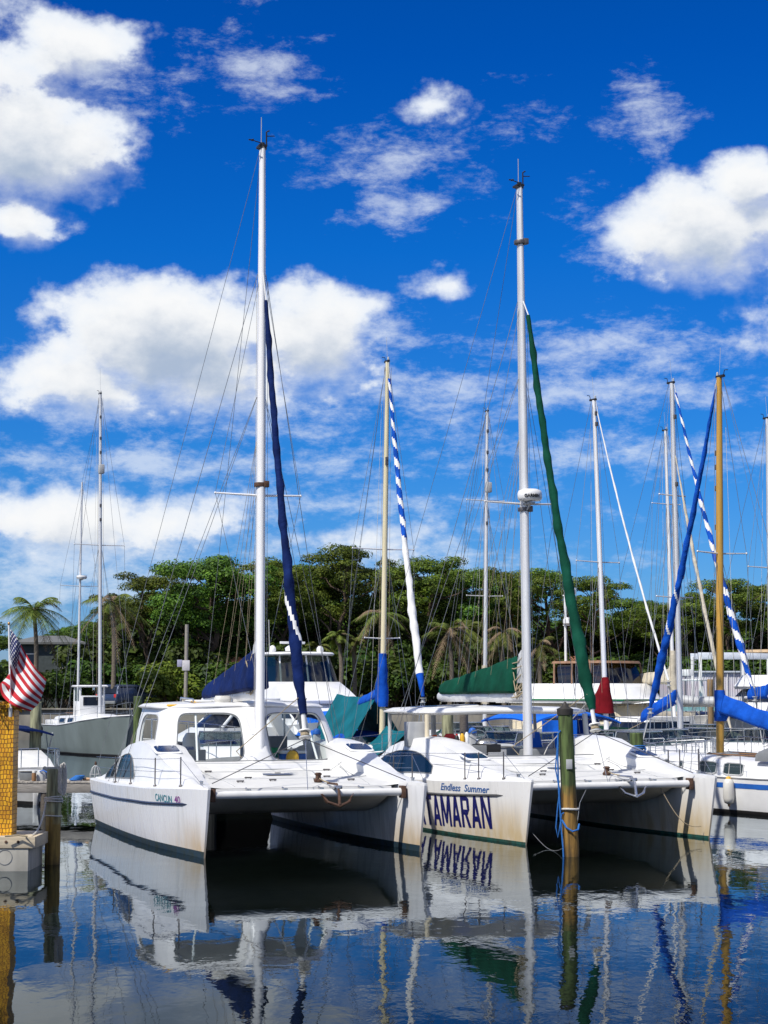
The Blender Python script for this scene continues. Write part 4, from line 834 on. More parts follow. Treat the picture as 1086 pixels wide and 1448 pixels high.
piling('green piling standing at the bow of the grey ketch', Vector((at(195, 1000, 66).x, 66, 0)), (195, 985), .17, PILE)
piling('thick mossy piling behind the American flag', Vector((at(51, 1000, 56).x, 56, 0)), (51, 993), .19, PILEG)
piling('bare light brown piling before the pale metal shed', Vector((at(1004, 1000, 78).x, 78, 0)), (1004, 961), .14, mat('bare_pile', (.26, .17, .08), .8, var=.3, vs=4, stretch=(3, 3, .4)))
piling('dark brown piling seen under the flat white hard top', Vector((at(656, 1000, 60).x, 60, 0)), (656, 1003), .15, WOODD)
piling('mossy piling seen beside the white vent box under the flat hard top', Vector((at(633, 1000, 57).x, 57, 0)), (633, 1003), .2, PILEG)
# ------------------------------------------------------------------ wooden dock on the left
PLANK = mat('dock_planks', (.47, .43, .37), .85, var=.45, vs=2.5, stretch=(5, .7, 1), bump=.35, bs=10)
dk = thing('wooden_dock', 'weathered grey wooden dock running between the yellow post and the first catamaran', 'dock', (-13, 51.2, 0))
mb = MB(); [mb.box((x*.148 + 4.0 - 7.95, 0, .82 + .006*math.sin(x*2.7)), (.138, 1.5, .045)) for x in range(0, 72)]
mb.v = mb.v; mb.add([(-4, -.72, .79), (6.7, -.72, .79), (6.7, .72, .79), (-4, .72, .79)], [(0, 1, 2, 3)]); mb.build('decking', PLANK, dk)
for y in (-.70, .70):
    mb = MB(); mb.box((1.35, y, .66), (10.7, .07, .27)); mb.build('stringer', WOODG, dk, .008)
for x in (-3, .2, 3.4, 6.4):
    for y in (-.6, .6): mb = MB(); mb.tube([(x, y, -1.5), (x, y, .76)], .12, 12); mb.build('dock_post', WOODD, dk)
mb = MB(); mb.loft([[Vector((5.45 + dx, -.76 + dy, .54 + dz)) for dx, dz in ((-k, .07), (-k*.8, -.02), (k*.8, -.02), (k, .07))] for dy, k in ((-.05, .22), (.02, .28))]); mb.build('tyre_bumper', BLACK, dk, .02)
def on_dock(u, Y=50.9, z=.845): p = at(u, 1100, Y); return Vector((p.x, Y, z))
p = on_dock(41, 51.1); t = thing('storage_bin', 'grey storage bin with pale lid standing on the wooden dock', 'bin', p)
mb = MB(); mb.loft([[Vector((x*k, y*k, z)) for x, y in ((-.26, -.2), (.26, -.2), (.26, .2), (-.26, .2))] for z, k in ((0, .85), (.24, 1), (.24, .93), (.05, .8))]); mb.build('tub', GREY, t, .01)
mb = MB(); mb.pad((0, 0, .24), .58, .46, .05, .02, 6); mb.build('lid', LGREY, t)
p = on_dock(48, 50.7); t = thing('jar', 'brown jar with white cap on the dock in front of the grey bin', 'jar', p)
mb = MB(); mb.lathe([(.06, 0), (.065, .02), (.065, .2), (.05, .23)], n=14); mb.build('jar_body', WOODB, t); mb = MB(); mb.lathe([(.055, .232), (.055, .28), (.05, .29)], n=14); mb.build('cap', OFFW, t)
p = on_dock(57, 50.9); t = thing('folded_bag', 'pale crumpled bag with a blue strap on the dock beside the grey bin', 'bag', p)
mb = MB(); mb.loft([[Vector((.13*k*math.cos(a*.5236) + .02*math.sin(a*2 + z*9), .1*k*math.sin(a*.5236), z)) for a in range(12)] for z, k in ((0, 1), (.1, 1.1), (.22, .9), (.3, .5))]); mb.build('sack', LGREY, t); mb = MB(); mb.tube([(0, -.1, .26), (.1, -.13, .3), (.25, -.12, .22), (.42, -.1, .1), (.5, -.1, .05)], .02, 6); mb.build('strap', BLUEP, t)
mb = MB(); c = on_dock(110, 50.9)
for k in range(5): mb.tube([c + Vector(((.16 - .01*k)*math.cos(a*.4189) + .03*k - .06, .12*math.sin(a*.4189), .03 + .025*k)) for a in range(16)], .025, 6)
tag(mb.build('rope_coil', ROPEB), 'blue rope coil lying on the wooden dock', 'rope')
mb = MB(); mb.ell(on_dock(123, 51.0) + Vector((0, 0, .04)), (.14, .08, .045), 12, 8); tag(mb.build('float_buoy', mat('tan_float', (.55, .35, .2), .6, var=.2), None), 'small tan float lying on the dock beside the blue coil', 'float')
p = on_dock(135, 50.5); t = thing('wire_cage', 'small domed wire cage standing on the dock at the catamaran stern', 'cage', p)
for k in range(8):
    a = k*math.pi/4; mb = MB(); mb.tube([(.14*math.cos(a), .14*math.sin(a), 0), (.16*math.cos(a), .16*math.sin(a), .2), (.10*math.cos(a), .1*math.sin(a), .38), (.012*math.cos(a), .012*math.sin(a), .46)], .011, 5); mb.build('rib', LGREY, t)
mb = MB(); mb.tube([(.16*math.cos(a*.524), .16*math.sin(a*.524), .2) for a in range(13)], .01, 5); mb.build('hoop', LGREY, t); mb = MB(); mb.lathe([(.03, .45), (.035, .5), (.02, .56)], n=10); mb.build('cage_knob', RUST, t)
# walkway added behind the catamaran sterns to darken the view under them
wd_ = thing('added_walkway_dock', 'added walkway dock behind the catamaran sterns, darkening the view under the hulls', 'dock', (-.6, 52.0, 0), R(19.5)); mb = MB(); mb.box((0, 0, 1.10), (13.6, 1.3, .05)); mb.build('decking', PLANK, wd_)
mb = MB(); mb.box((0, -.68, .42), (13.6, .06, 1.3)); mb.build('shade_board', mat('shade_black_boards', (.003, .003, .003), .95, spec=.05, var=.5, vs=4, stretch=(6, 1, .6)), wd_)  # near-black board stands in for the deep shade under the bridge decks
for k in range(8): mb = MB(); mb.tube([(lerp(-6.6, 6.6, k/7), -.8, -1.5), (lerp(-6.6, 6.6, k/7), -.8, 1.15)], .13, 10); mb.build('dock_post', mat('shade_black_post', (.004, .004, .004), .9, var=.4), wd_)  # posts coloured black to carry the same tunnel shade
# ------------------------------------------------------------------ float with the yellow post, flag
g = gnd(30, 1232); fy = g.y; sc = F/fy
fl = thing('floating_platform', 'cream sided float with a pale lumber deck carrying the yellow post', 'float', (at(0, 1232, fy).x - 1.4, fy + 1.0, 0))
fl.scale = (1, .7, 1); fl.location.y = fy + .7
xr = at(40, 1220, fy).x - fl.location.x; xt = at(50, 1190, fy).x - fl.location.x
mb = MB(); mb.box(((xr - 2)/2, 0, .14), (xr + 2, 2.0, .58)); mb.build('pontoon', mat('cream_pontoon', (.46, .44, .38), .7, var=.35, vs=3, stretch=(1, 1, .5)), fl, .02)
mb = MB(); mb.box(((xt - 2)/2, 0, .135 - .09), (xr + 2 - .1, 2.03, .1)); 
mb = MB(); mb.box(((xt - 2)/2, -.99, .54), (xt + 2, .09, .22)); mb.build('edge_beam', WOODT, fl, .012)
for k in (.32, .55, 1.0, 1.5):
    mb = MB(); mb.lathe([(.022, 0), (.03, .012), (.012, .02)], (xt - k, -1.036, .55), 10, M=Matrix.Rotation(math.pi/2, 3, 'X')); mb.build('bolt', RUST, fl)
mb = MB(); mb.box((xt - .03, .06, .54), (.08, 2.0, .22)); mb.build('edge_beam', WOODT, fl, .012)
mb = MB(); mb.box(((xt - 2)/2 - .04, .03, .63), (xt + 1.9, 1.92, .045)); mb.build('deck_boards', WOODT, fl, .008)
mb = MB(); mb.tube([(xr - .45 + .14*math.cos(a*.3), -1.005, .26 + .14*math.sin(a*.3)) for a in range(12, 30)], .008, 5); mb.build('chalk_ring', GREY, fl)
mb = MB(); mb.tube([(xt - .55, -.85, .67), (xt - .3, -.8, .68), (xt - .12, -.86, .67), (xt - .2, -.75, .68)], .018, 6); tag(mb.build('rope_end', ROPET), 'tan rope end lying on the lumber deck of the float', 'rope'); bpy.context.scene.collection.objects['rope_end'].location = fl.location
def bamboomat():
    m = bpy.data.materials.new('yellow_bamboo'); t, b = nt(m); N = t.nodes
    tc = N.new('ShaderNodeTexCoord'); sp = N.new('ShaderNodeSeparateXYZ'); lk(t, tc.outputs['Object'], sp.inputs[0])
    ad = N.new('ShaderNodeMath'); ad.operation = 'ADD'; lk(t, sp.outputs[0], ad.inputs[0]); lk(t, sp.outputs[1], ad.inputs[1])
    cb = N.new('ShaderNodeCombineXYZ'); lk(t, ad.outputs[0], cb.inputs[0]); lk(t, sp.outputs[2], cb.inputs[1])
    nd = N.new('ShaderNodeTexNoise'); nd.inputs['Scale'].default_value = 5; lk(t, tc.outputs['Object'], nd.inputs['Vector'])
    vm = N.new('ShaderNodeVectorMath'); vm.operation = 'SCALE'; vm.inputs['Scale'].default_value = .07; lk(t, nd.outputs['Color'], vm.inputs[0])
    va = N.new('ShaderNodeVectorMath'); lk(t, cb.outputs[0], va.inputs[0]); lk(t, vm.outputs[0], va.inputs[1])
    br = N.new('ShaderNodeTexBrick'); lk(t, va.outputs[0], br.inputs['Vector']); br.inputs['Scale'].default_value = 1; br.inputs['Brick Width'].default_value = .065; br.inputs['Row Height'].default_value = .085
    br.inputs['Mortar Size'].default_value = .0075; br.inputs['Mortar Smooth'].default_value = .3; br.offset = .3
    br.inputs['Color1'].default_value = (.86, .45, .015, 1); br.inputs['Color2'].default_value = (.60, .27, .008, 1); br.inputs['Mortar'].default_value = (.20, .075, .004, 1)
    n = N.new('ShaderNodeTexNoise'); n.inputs['Scale'].default_value = 3; n.inputs['Detail'].default_value = 6; lk(t, tc.outputs['Object'], n.inputs['Vector'])
    x = N.new('ShaderNodeMix'); x.data_type = 'RGBA'; x.blend_type = 'MULTIPLY'; x.inputs['Factor'].default_value = .7; lk(t, br.outputs['Color'], x.inputs['A'])
    cr = N.new('ShaderNodeValToRGB'); cr.color_ramp.elements[0].position = .3; cr.color_ramp.elements[0].color = (.45, .4, .35, 1); cr.color_ramp.elements[1].position = .65; cr.color_ramp.elements[1].color = (1.2, 1.2, 1.1, 1); lk(t, n.outputs['Fac'], cr.inputs[0]); lk(t, cr.outputs[0], x.inputs['B'])
    lk(t, x.outputs['Result'], b.inputs['Base Color']); b.inputs['Roughness'].default_value = .55
    bp = N.new('ShaderNodeBump'); bp.invert = True; bp.inputs['Strength'].default_value = .7; bp.inputs['Distance'].default_value = .02; lk(t, br.outputs['Fac'], bp.inputs['Height']); lk(t, bp.outputs[0], b.inputs['Normal'])
    return m
px0 = at(-30, 1100, fy).x; px1 = at(15, 1100, fy).x
yp = thing('bamboo_post', 'yellow bamboo clad post with a ragged thatch fringe on top', 'post', ((px0 + px1)/2, fy + .42, .655))
zt = at(10, 1000, fy).z - .655; w_ = px1 - px0
mb = MB(); n = 12; secs = []
for i in range(n + 1):
    z = lerp(0, zt, i/n); secs.append([Vector((x*w_/2 + .012*noise.noise(Vector((z*3, x, y))), y*.24 + .012*noise.noise(Vector((z*3, x + 5, y))), z)) for x, y in ((-1, -1), (-.5, -1), (0, -1), (.5, -1), (1, -1), (1, 0), (1, 1), (0, 1), (-1, 1), (-1, 0))])
mb.loft(secs); mb.build('bamboo_cladding', bamboomat(), yp, sharp=50)
mb = MB(); mb.box((-.02 + w_*.0 - .08, -.255, zt*.66), (.07, .02, zt*.62)); mb.build('dark_batten', RUST, yp, .004)
rng = random.Random(3); TH = mat('yellow_thatch', (.75, .42, .02), .9, var=.45, vs=8)
for lay in range(2):
    mb = MB()
    for k in range(240):
        x = rng.uniform(-w_/2 - .06, w_/2 + .10); y = rng.uniform(-.38, .34); z = zt + rng.uniform(-.03, .10); a = rng.uniform(0, 6.28); L_ = rng.uniform(.06, .15); dx, dy = L_*math.cos(a), L_*math.sin(a)
        mb.add([(x, y, z), (x + .016, y + .01, z), (x + dx + .008, y + dy, z - rng.uniform(-.03, .09)), (x + dx - .008, y + dy, z - rng.uniform(-.03, .09))], [(0, 1, 2, 3)])
    mb.box((0, 0, zt + .02), (w_ + .05, .62, .07)) if lay == 0 else None
    q = mb.build('thatch_fringe' if lay == 0 else 'thatch_tuft', TH if lay == 0 else mat('brown_thatch', (.25, .14, .03), .9, var=.4, vs=8), yp); q['kind'] = 'stuff'
fp = at(14, 1010, fy); pl = thing('flag_pole', 'thin white flag pole with brass ball on the yellow post', 'flag pole', (fp.x, fy + .06, fp.z))
ft_ = at(12.5, 884, fy + .06); hpole = ft_.z - fp.z
mb = MB(); mb.tube([(0, 0, 0), (ft_.x - fp.x, 0, hpole)], .017, 10); mb.build('pole', MASTW, pl); mb = MB(); mb.ell((ft_.x - fp.x, 0, hpole + .03), (.028, .028, .034), 12, 8); mb.build('finial', mat('brass', (.55, .32, .12), .35, .6, var=.2), pl)
mb = MB(); mb.lathe([(.035, -.05), (.035, .12), (.02, .14)], n=12); mb.build('socket', LGREY, pl)
# flag : control lattice in metres on the pole plane
ROWS = [[(14.5, 889), (25, 903), (33, 918), (49, 943), (66, 961)], [(14.5, 915), (22, 927), (29, 940), (44, 962), (61, 980)], [(14.5, 942), (15, 950), (20, 962), (34, 981), (54, 995)], [(14.5, 975), (1, 966), (3, 984), (20, 998), (43, 1006)]]
DEP = [[0, -.12, .06, -.10, .08], [0, -.14, .08, -.12, .06], [0, .05, .12, -.10, .05], [0, .14, .16, -.06, .04]]
def bez(P, t): 
    n = len(P) - 1; r = 0
    for i, p in enumerate(P): r = r + p*(math.comb(n, i)*t**i*(1 - t)**(n - i))
    return r
def cr_(P, t):      # catmull-rom through points
    n = len(P) - 1; k = min(int(t*n), n - 1); f = t*n - k; p0, p1, p2, p3 = P[max(k-1, 0)], P[k], P[k+1], P[min(k+2, n)]
    return .5*((2*p1) + (-p0 + p2)*f + (2*p0 - 5*p1 + 4*p2 - p3)*f*f + (-p0 + 3*p1 - 3*p2 + p3)*f**3)
def fpt(u, v): return cr_([cr_([at(*ROWS[j][i], fy + .04 + DEP[j][i]) for i in range(5)], u) for j in range(4)], v) + Vector((0, .018*math.sin(u*17 + v*5), 0))
nu, nv = 60, 39; mb = MB(); vs = [fpt(i/nu, j/nv) for j in range(nv + 1) for i in range(nu + 1)]; fs = []; ms = []
for j in range(nv):
    for i in range(nu):
        a = j*(nu + 1) + i; fs.append((a, a + 1, a + nu + 2, a + nu + 1)); ms.append(2 if (i < 24 and j < 21) else (0 if (j//3) % 2 == 0 else 1))
mb.add(vs, fs, ms)
fg = mb.build('american_flag', [mat('flag_red', (.50, .012, .022), .7, var=.15, vs=4), mat('flag_white', (.76, .76, .76), .7, var=.06), mat('flag_blue', (.008, .014, .10), .7, var=.2)], None, sharp=80)
tag(fg, 'American flag hanging in folds from the thin pole on the yellow post', 'flag')
mb = MB()
for r in range(9):
    for c in range(6 if r % 2 == 0 else 5):
        u = (.035 + c*.066 + (0 if r % 2 == 0 else .033)); v = .03 + r*.058; p = fpt(u, v); du = (fpt(u + .01, v) - p).normalized(); dv = (fpt(u, v + .01) - p).normalized(); nn = du.cross(dv).normalized(); nn = nn if nn.y < 0 else -nn
        for s_ in (1, -1): mb.add([p + nn*.006*s_ + (du*math.cos(a) + dv*math.sin(a))*(.027 if k % 2 == 0 else .012) for k, a in enumerate([k*.6283 for k in range(10)])], [tuple(range(10))])
q = mb.build('stars', mat('star_white', (.78, .78, .78), .7, var=.05), fg)
# ------------------------------------------------------------------ single hull sailing boats
def mono_half(B):
    return lambda u: B/2*(interp([(0, .62), (.25, .88), (.5, 1.0), (.7, .86), (.85, .55), (.95, .22), (1, .03)], u))
def sailboat(label, Y, base_uv, top_v_uv, fw, L, B, fb, st, group='sailing boats moored behind the catamarans', name='sailboat', mfrac=.08):
    fx, fy_ = fw; n = math.hypot(fx, fy_); fx, fy_ = fx/n, fy_/n; rz = fwd_rz(fx, fy_)
    mw = at(*base_uv, Y); my = L*mfrac; loc = Vector((mw.x - fx*my, Y - fy_*my, 0))
    root = thing(name, label, 'sailboat', loc, rz, group); fr = Frame(loc, rz)
    sh = lambda u: interp([(0, fb[0]), (.45, fb[1]), (1, fb[2])], u)
    H = Hull(L, mono_half(B), sh, rake=st.get('rake', .9), trans=-.35, depth=.6, full=st.get('full', .80))
    H.mesh(0, boot=st.get('boot', .1), n=20, dz=.05).build('hull', [st['hull'], st.get('anti', ANTIK)], root, sharp=40)
    if 'stripe' in st:
        for sg in (1, -1):
            mb = MB(); vs = []
            for i in range(31):
                u = lerp(.01, .985, i/30)
                for z in (sh(u)*st['stripe'][0], sh(u)*st['stripe'][1]): vs.append((sg*(H.w(u, z) + .008), H.y(u, z), z))
            mb.add(vs, [(2*i, 2*i + 2, 2*i + 3, 2*i + 1) for i in range(30)]); mb.build('cove_stripe', st['stripe'][2], root)
    for sg in (1, -1):
        mb = MB(); mb.tube([(sg*H.w(u, sh(u)), H.y(u, sh(u)), sh(u) + .02) for u in [i/24 for i in range(25)]], .035, 6); mb.build('toe_rail', st.get('railm', W2), root)
    # cabin trunk
    c0, c1, ch, cw = st.get('cabin', (-.12, .22, .42, .32)); dz = sh(.5) + .03
    if ch:
        mb = MB(); secs = []
        for i in range(15):
            t = i/14; y = lerp(c0, c1, t)*L; u = H.u(y, dz); hw = min(B*cw, H.w(max(0, min(1, u)), dz)*.78); h = ch*interp([(0, .95), (.5, 1), (.8, .9), (1, .25)], t)
            zb = sh(u) - .03
            secs.append([Vector((hw, y, zb)), Vector((hw*.95, y, zb + h*.55)), Vector((hw*.88, y, zb + h*.9)), Vector((hw*.72, y, zb + h)), Vector((0, y, zb + h*1.09)), Vector((-hw*.72, y, zb + h)), Vector((-hw*.88, y, zb + h*.9)), Vector((-hw*.95, y, zb + h*.55)), Vector((-hw, y, zb))])
        mb.loft(secs); cab = mb.build('cabin', st.get('cabm', W2), root, sharp=40)
        for sg in (1, -1):
            for (t0, t1, k0, k1) in st.get('windows', ((.18, .34, .32, .78), (.42, .58, .32, .78))):
                mb = MB(); vs = []
                m_ = 6
                for i in range(m_ + 1):
                    t = lerp(t0, t1, i/m_); y = lerp(c0, c1, t)*L; u = H.u(y, dz); hw = min(B*cw, H.w(u, dz)*.78); h = ch*interp([(0, .95), (.5, 1), (.8, .9), (1, .25)], t); e = .12*(k1 - k0) if i in (0, m_) else 0
                    for k in (k0 + e, k1 - e):
                        x = 1 - .05*k/.55 if k < .55 else .95 - .07*(k - .55)/.35; vs.append((sg*(hw*x + .022), y, sh(u) - .03 + h*k))
                mb.add(vs, [(2*i, 2*i + 2, 2*i + 3, 2*i + 1) for i in range(m_)]); wf = mb.build('window', st.get('winm', DGLASS), cab)
                ring = [vs[2*i] for i in range(m_ + 1)] + [vs[2*i + 1] for i in range(m_, -1, -1)]; mb = MB(); mb.tube(ring + [ring[0]], .022, 6); mb.build('window_frame', LGREY, wf)
        mb = MB(); y = lerp(c0, c1, .45)*L; mb.pad((0, y, sh(.5) + ch*1.06), B*.2, B*.2, .06, 0, 6); mb.build('deck_hatch', GREY, cab)
        for sg in (1, -1): mb = MB(); mb.tube([(sg*B*cw*.55, lerp(c0, c1, .12)*L, dz + ch*1.06), (sg*B*cw*.55, lerp(c0, c1, .5)*L, dz + ch*1.08)], .02, 6); mb.build('hand_rail', st.get('hrail', WOODB), cab)
    else: cab = root
    # cockpit coaming
    mb = MB(); 
    mb.loft([[Vector((x*k, y, z)) for x, y, z in ((-B*.3, -L*.42, sh(.1)), (-B*.3, -L*.42, sh(.1) + .28), (B*.3, -L*.42, sh(.1) + .28), (B*.3, -L*.42, sh(.1)))] for k in (1, )] + [[Vector((x, y, z)) for x, y, z in ((-B*.33, c0*L - .02, sh(.3)), (-B*.33, c0*L - .02, sh(.3) + .3), (B*.33, c0*L - .02, sh(.3) + .3), (B*.33, c0*L - .02, sh(.3)))]]); mb.build('coaming', st.get('cabm', W2), root, .04)
    # rig
    zb = sh(.55) + ch*1.05 if ch else sh(.5)
    base = Vector((0, my, zb)); tw = at(*top_v_uv, Y); top = fr.loc(tw); top = Vector((max(-.25, min(.25, top.x)), my + max(-.5, min(.35, top.y - my)), top.z)); mh = top.z - zb
    lean = top.x
    r0 = st.get('mr', .085); mb = MB(); mb.tube([base.lerp(top, i/16) for i in range(17)], [r0*interp([(0, 1), (.6, .96), (1, .72)], i/16) for i in range(17)], 14); mast = mb.build('mast', st['mast'], root, sharp=60)
    mp = lambda z: base.lerp(top, (z - zb)/mh); zv = lambda v: at(CX, v, Y).z
    mb = MB(); mb.box(top + Vector((0, -.05, .03)), (.09, .34, .07)); mb.tube([top + Vector((0, -.2, .05)), top + Vector((.02, -.22, .2)), top + Vector((.12, -.25, .21))], .014, 5); mb.build('masthead_fitting', BLACK, mast)
    mb = MB(); mb.lathe([(.03, .06), (.035, .10), (.03, .16), (.01, .18)], top + Vector((.0, .08, 0)), 8); mb.build('masthead_light', LGREY, mast)
    wire('antenna', [top, top + Vector((.02, -.06, st.get('ant', .9)))], .006, LGREY, mast)
    for v, hs in st.get('spreaders', ()):
        p = mp(zv(v))
        for sg in (1, -1):
            mb = MB(); mb.tube([p, p + Vector((sg*hs, -.12, .03))], [.028, .02], 6); mb.ell(p + Vector((sg*hs, -.12, .03)), (.035, .035, .035), 8, 6); mb.build('spreader', st.get('sprm', ALU), mast)
    for v in st.get('fittings', ()):
        p = mp(zv(v)); mb = MB(); mb.box(p + Vector((.02, r0 + .03, 0)), (.10, .08, .16)); mb.build('mast_fitting', DSTEEL, mast, .01)
    if 'reflector' in st:
        p = mp(zv(st['reflector'])); mb = MB(); mb.box(p + Vector((.02, r0 + .16, 0)), (.3, .24, .5)); mb.build('radar_reflector', LGREY, mast, .04)
    if 'dome' in st:
        p = mp(zv(st['dome'])) + Vector((0, .3, 0)); mb = MB(); mb.lathe([(.1, -.12), (.24, -.1), (.26, 0), (.2, .1), (.02, .14)], p, 18); mb.box(p + Vector((0, -.15, -.13)), (.14, .35, .04)); mb.build('radar_dome', W, mast)
    ch_y = my - .25; cp = lambda sg, dy=0: Vector((sg*H.w(H.u(ch_y + dy, 1), sh(.5))*.97, ch_y + dy, sh(.55) + .03))
    wr = st.get('wr', .0075)
    for sg in (1, -1):
        for v, hs in st.get('spreaders', ())[:1]:
            tip = mp(zv(v)) + Vector((sg*hs, -.12, .03)); wire('shroud', [mp(top.z - .1) + Vector((sg*.05, 0, 0)), tip, cp(sg)], wr, WIRE, root)
            wire('shroud', [mp(zv(v) - .1) + Vector((sg*.07, 0, 0)), cp(sg, .5)], wr, WIRE, root); wire('shroud', [mp(zv(v) - .1) + Vector((sg*.07, 0, 0)), cp(sg, -.6)], wr, WIRE, root)
        wire('halyard', [mp(top.z - .2) + Vector((sg*.13, .04, 0)), mp(zb + .7) + Vector((sg*.2, .05, 0))], wr*.8, ROPET, root)
        if sg > 0: wire('halyard', [mp(top.z - 1.5) + Vector((.16, -.1, 0)), mp(zb + 1.2) + Vector((.32, -.3, 0))], wr*.8, ROPEW, root)
    wire('backstay', [top + Vector((0, -.15, .02)), (0, -L/2 + .15, sh(0) + .1)], wr, WIRE, root)
    bow = Vector((0, L/2 - .18, sh(1) + .06))
    # boom and cover
    if 'boom' in st:
        bl, bzv, m_c, hh = st['boom']; z = zv(bzv); a = mp(z) + Vector((0, -.12, 0)); e = a + Vector((st.get('boomx', 0), -bl, st.get('boomdz', -.05)))
        mb = MB(); mb.tube([a, a.lerp(e, .5), e], [.07, .075, .06], 12); mb.build('boom', st['mast'], root)
        if m_c:
            sail_cover('sail_cover', a + Vector((0, -.03, .04)), e + Vector((0, .2, .05)), hh[0], hh[1], hh[2] if len(hh) > 2 else .42, m_c, root, folds=st.get('folds', 9), seed=len(label), drop=.12)
            if st.get('collar', True):
                prof = st.get('bootp', ((-.35, .17), (-.1, .24), (.2, .24), (.5, .19), (.8, r0 + .07), (1.15, r0 + .05), (1.5, r0 + .035)))
                mb = MB(); p = mp(z); mb.loft([[p + Vector((k*math.cos(2*math.pi*j/16)*(1 + .12*noise.noise(Vector((j*.7, zz*2, 1)))), k*1.2*math.sin(2*math.pi*j/16) - (.10 if k > .18 else 0), zz)) for j in range(16)] for zz, k in prof]); mb.build('mast_boot', m_c, root, sharp=70)
        wire('mainsheet', [e + Vector((0, .3, -.05)), (0, -L*.36, sh(.1) + .3)], .012, ROPET, root)
        wire('topping_lift', [top + Vector((0, -.16, 0)), e], .005, WIRE, root)
    # headsail
    if 'jib' in st:
        tv, tuv, prof, mats, stripe = st['jib'][:5]; kw = st['jib'][5] if len(st['jib']) > 5 else {}
        hd = mp(zv(tv)) + Vector((0, .12, 0)); tk = fr.loc(at(*tuv, fr.w((0, L/2 - .3, 0)).y)); tk = Vector((tk.x*st.get('tackx', .25), L/2 - .3, max(tk.z, sh(1) + .35)))
        furled('furled_headsail', hd.lerp(tk, kw.pop('h0', .02)), tk, prof, mats, root, stripe=stripe, sag=.16, k=1, seed=len(label), **kw)
        wire('forestay', [top + Vector((0, .1, 0)), hd.lerp(tk, .03)], .012, W2, root)
        mb = MB(); q = tk - Vector((0, .0, .12)); mb.lathe([(.10, -.08), (.10, -.06), (.05, -.05), (.05, .05), (.10, .06), (.10, .08)], q, 12); mb.tube([q, bow + Vector((0, 0, .05))], .018, 6); mb.build('furling_drum', LGREY, root, sharp=30)
        wire('furling_strut', [q + Vector((.05, 0, 0)), bow + Vector((.2, -.2, 0))], .012, STEEL, root); wire('furling_strut', [q - Vector((.05, 0, 0)), bow + Vector((-.2, -.2, 0))], .012, STEEL, root)
    else: wire('forestay', [top + Vector((0, .1, 0)), bow], wr, WIRE, root)
    if 'inner' in st:
        tv, fyy, r, m_ = st['inner']; furled('furled_staysail', mp(zv(tv)) + Vector((0, .1, 0)), (0, L*fyy, sh(.8) + .4), [(0, .02), (.3, r), (.9, r*1.2), (1, .03)], [m_], root, sag=.1, k=1)
    # pulpit, stanchions, lifelines
    pb_ = []
    for sg in (1, -1):
        tops = []
        for u in st.get('stan', (.12, .3, .48, .66, .82)):
            p = Vector((sg*(H.w(u, sh(u)) - .05), H.y(u, sh(u)), sh(u) + .02)); mb = MB(); mb.tube([p, p + Vector((0, 0, .6))], .014, 6); mb.build('stanchion', STEEL, root); tops.append(p + Vector((0, 0, .59)))
        p9 = Vector((sg*(H.w(.93, sh(.93)) - .03), H.y(.93, sh(1)), sh(.93) + .02))
        wire('lifeline', tops + [p9 + Vector((0, 0, .55))], .006, STEEL, root); wire('lifeline', [q - Vector((0, 0, .3)) for q in tops] + [p9 + Vector((0, 0, .28))], .005, STEEL, root)
        pb_.append([p9, p9 + Vector((0, 0, .58))])
    mb = MB(); mb.tube(pb_[0] + [bow + Vector((.08, .1, .62)), bow + Vector((-.08, .1, .62))] + pb_[1][::-1], .016, 6); mb.tube([bow + Vector((.0, .1, .62)), bow], .016, 6); mb.build('pulpit', STEEL, root)
    a = [Vector((sg*(H.w(.03, sh(0)) - .05), H.y(.03, sh(0)), sh(0))) for sg in (1, -1)]; mb = MB(); mb.tube([a[0], a[0] + Vector((0, 0, .6)), a[0] + Vector((-.1, -.2, .62)), a[1] + Vector((.1, -.2, .62)), a[1] + Vector((0, 0, .6)), a[1]], .016, 6); mb.build('pushpit', STEEL, root)
    if 'dodger' in st:
        y = c0*L + .1; m_ = st['dodger']; mb = MB(); secs = []
        for i in range(9):
            t = i/8; yy = y + .55 - 1.35*t; h = .5*math.sin(math.pi*(.18 + .55*t))**.7
            secs.append([Vector((B*.33*math.cos(q), yy, dz + ch*.9 + h*math.sin(q)**.6 if math.sin(q) > 0 else dz + ch*.9)) for q in [math.pi*k/14 for k in range(15)]])
        inner = [[p*1 + Vector((0, -.0, -.03)) for p in s_] for s_ in secs]
        mb.loft([a_ + b_[::-1] for a_, b_ in zip(secs, inner)]); mb.build('spray_hood', m_, root, sharp=60)
    return root, fr, H, mp, zv, sh
SP = lambda *a: tuple(a)
JW = [(0, .03), (.15, .05), (.6, .07), (.9, .08), (1, .05)]
# grey ketch on the left
kt = sailboat('sage grey ketch with two bare masts and a white deck, left of the catamarans', 95, (141.5, 1000), (142, 557), (.45, -.89), 12.8, 3.6, (1.45, 1.5, 2.1), dict(hull=GREYH, mast=ALU, mr=.10, spreaders=((771, 1.4),), reflector=664, fittings=(590, 620, 640, 715, 735), ant=1.4, wr=.008, cabin=(-.3, .2, .55, .30), cabm=W, railm=W, mz=1), name='ketch', mfrac=.10)
root, fr, H, mp, zv, sh = kt
MY = -2.75; mzY = fr.w((0, MY, 0)).y; tp = fr.loc(at(95, 682, mzY)); mb = MB(); b_ = Vector((0, MY, 1.7)); t_ = Vector((0, MY + .1, tp.z)); mb.tube([b_.lerp(t_, i/10) for i in range(11)], [.075 - .002*i for i in range(11)], 12); mz = mb.build('mizzen_mast', ALU, root)
mb = MB(); z = at(0, 816, mzY).z; mb.lathe([(.12, -.14), (.26, -.12), (.30, -.02), (.28, .06), (.02, .08)], (0, MY + .35, z), 18); mb.box((0, MY + .2, z - .16), (.14, .4, .05)); mb.build('radar_dome', W, mz)
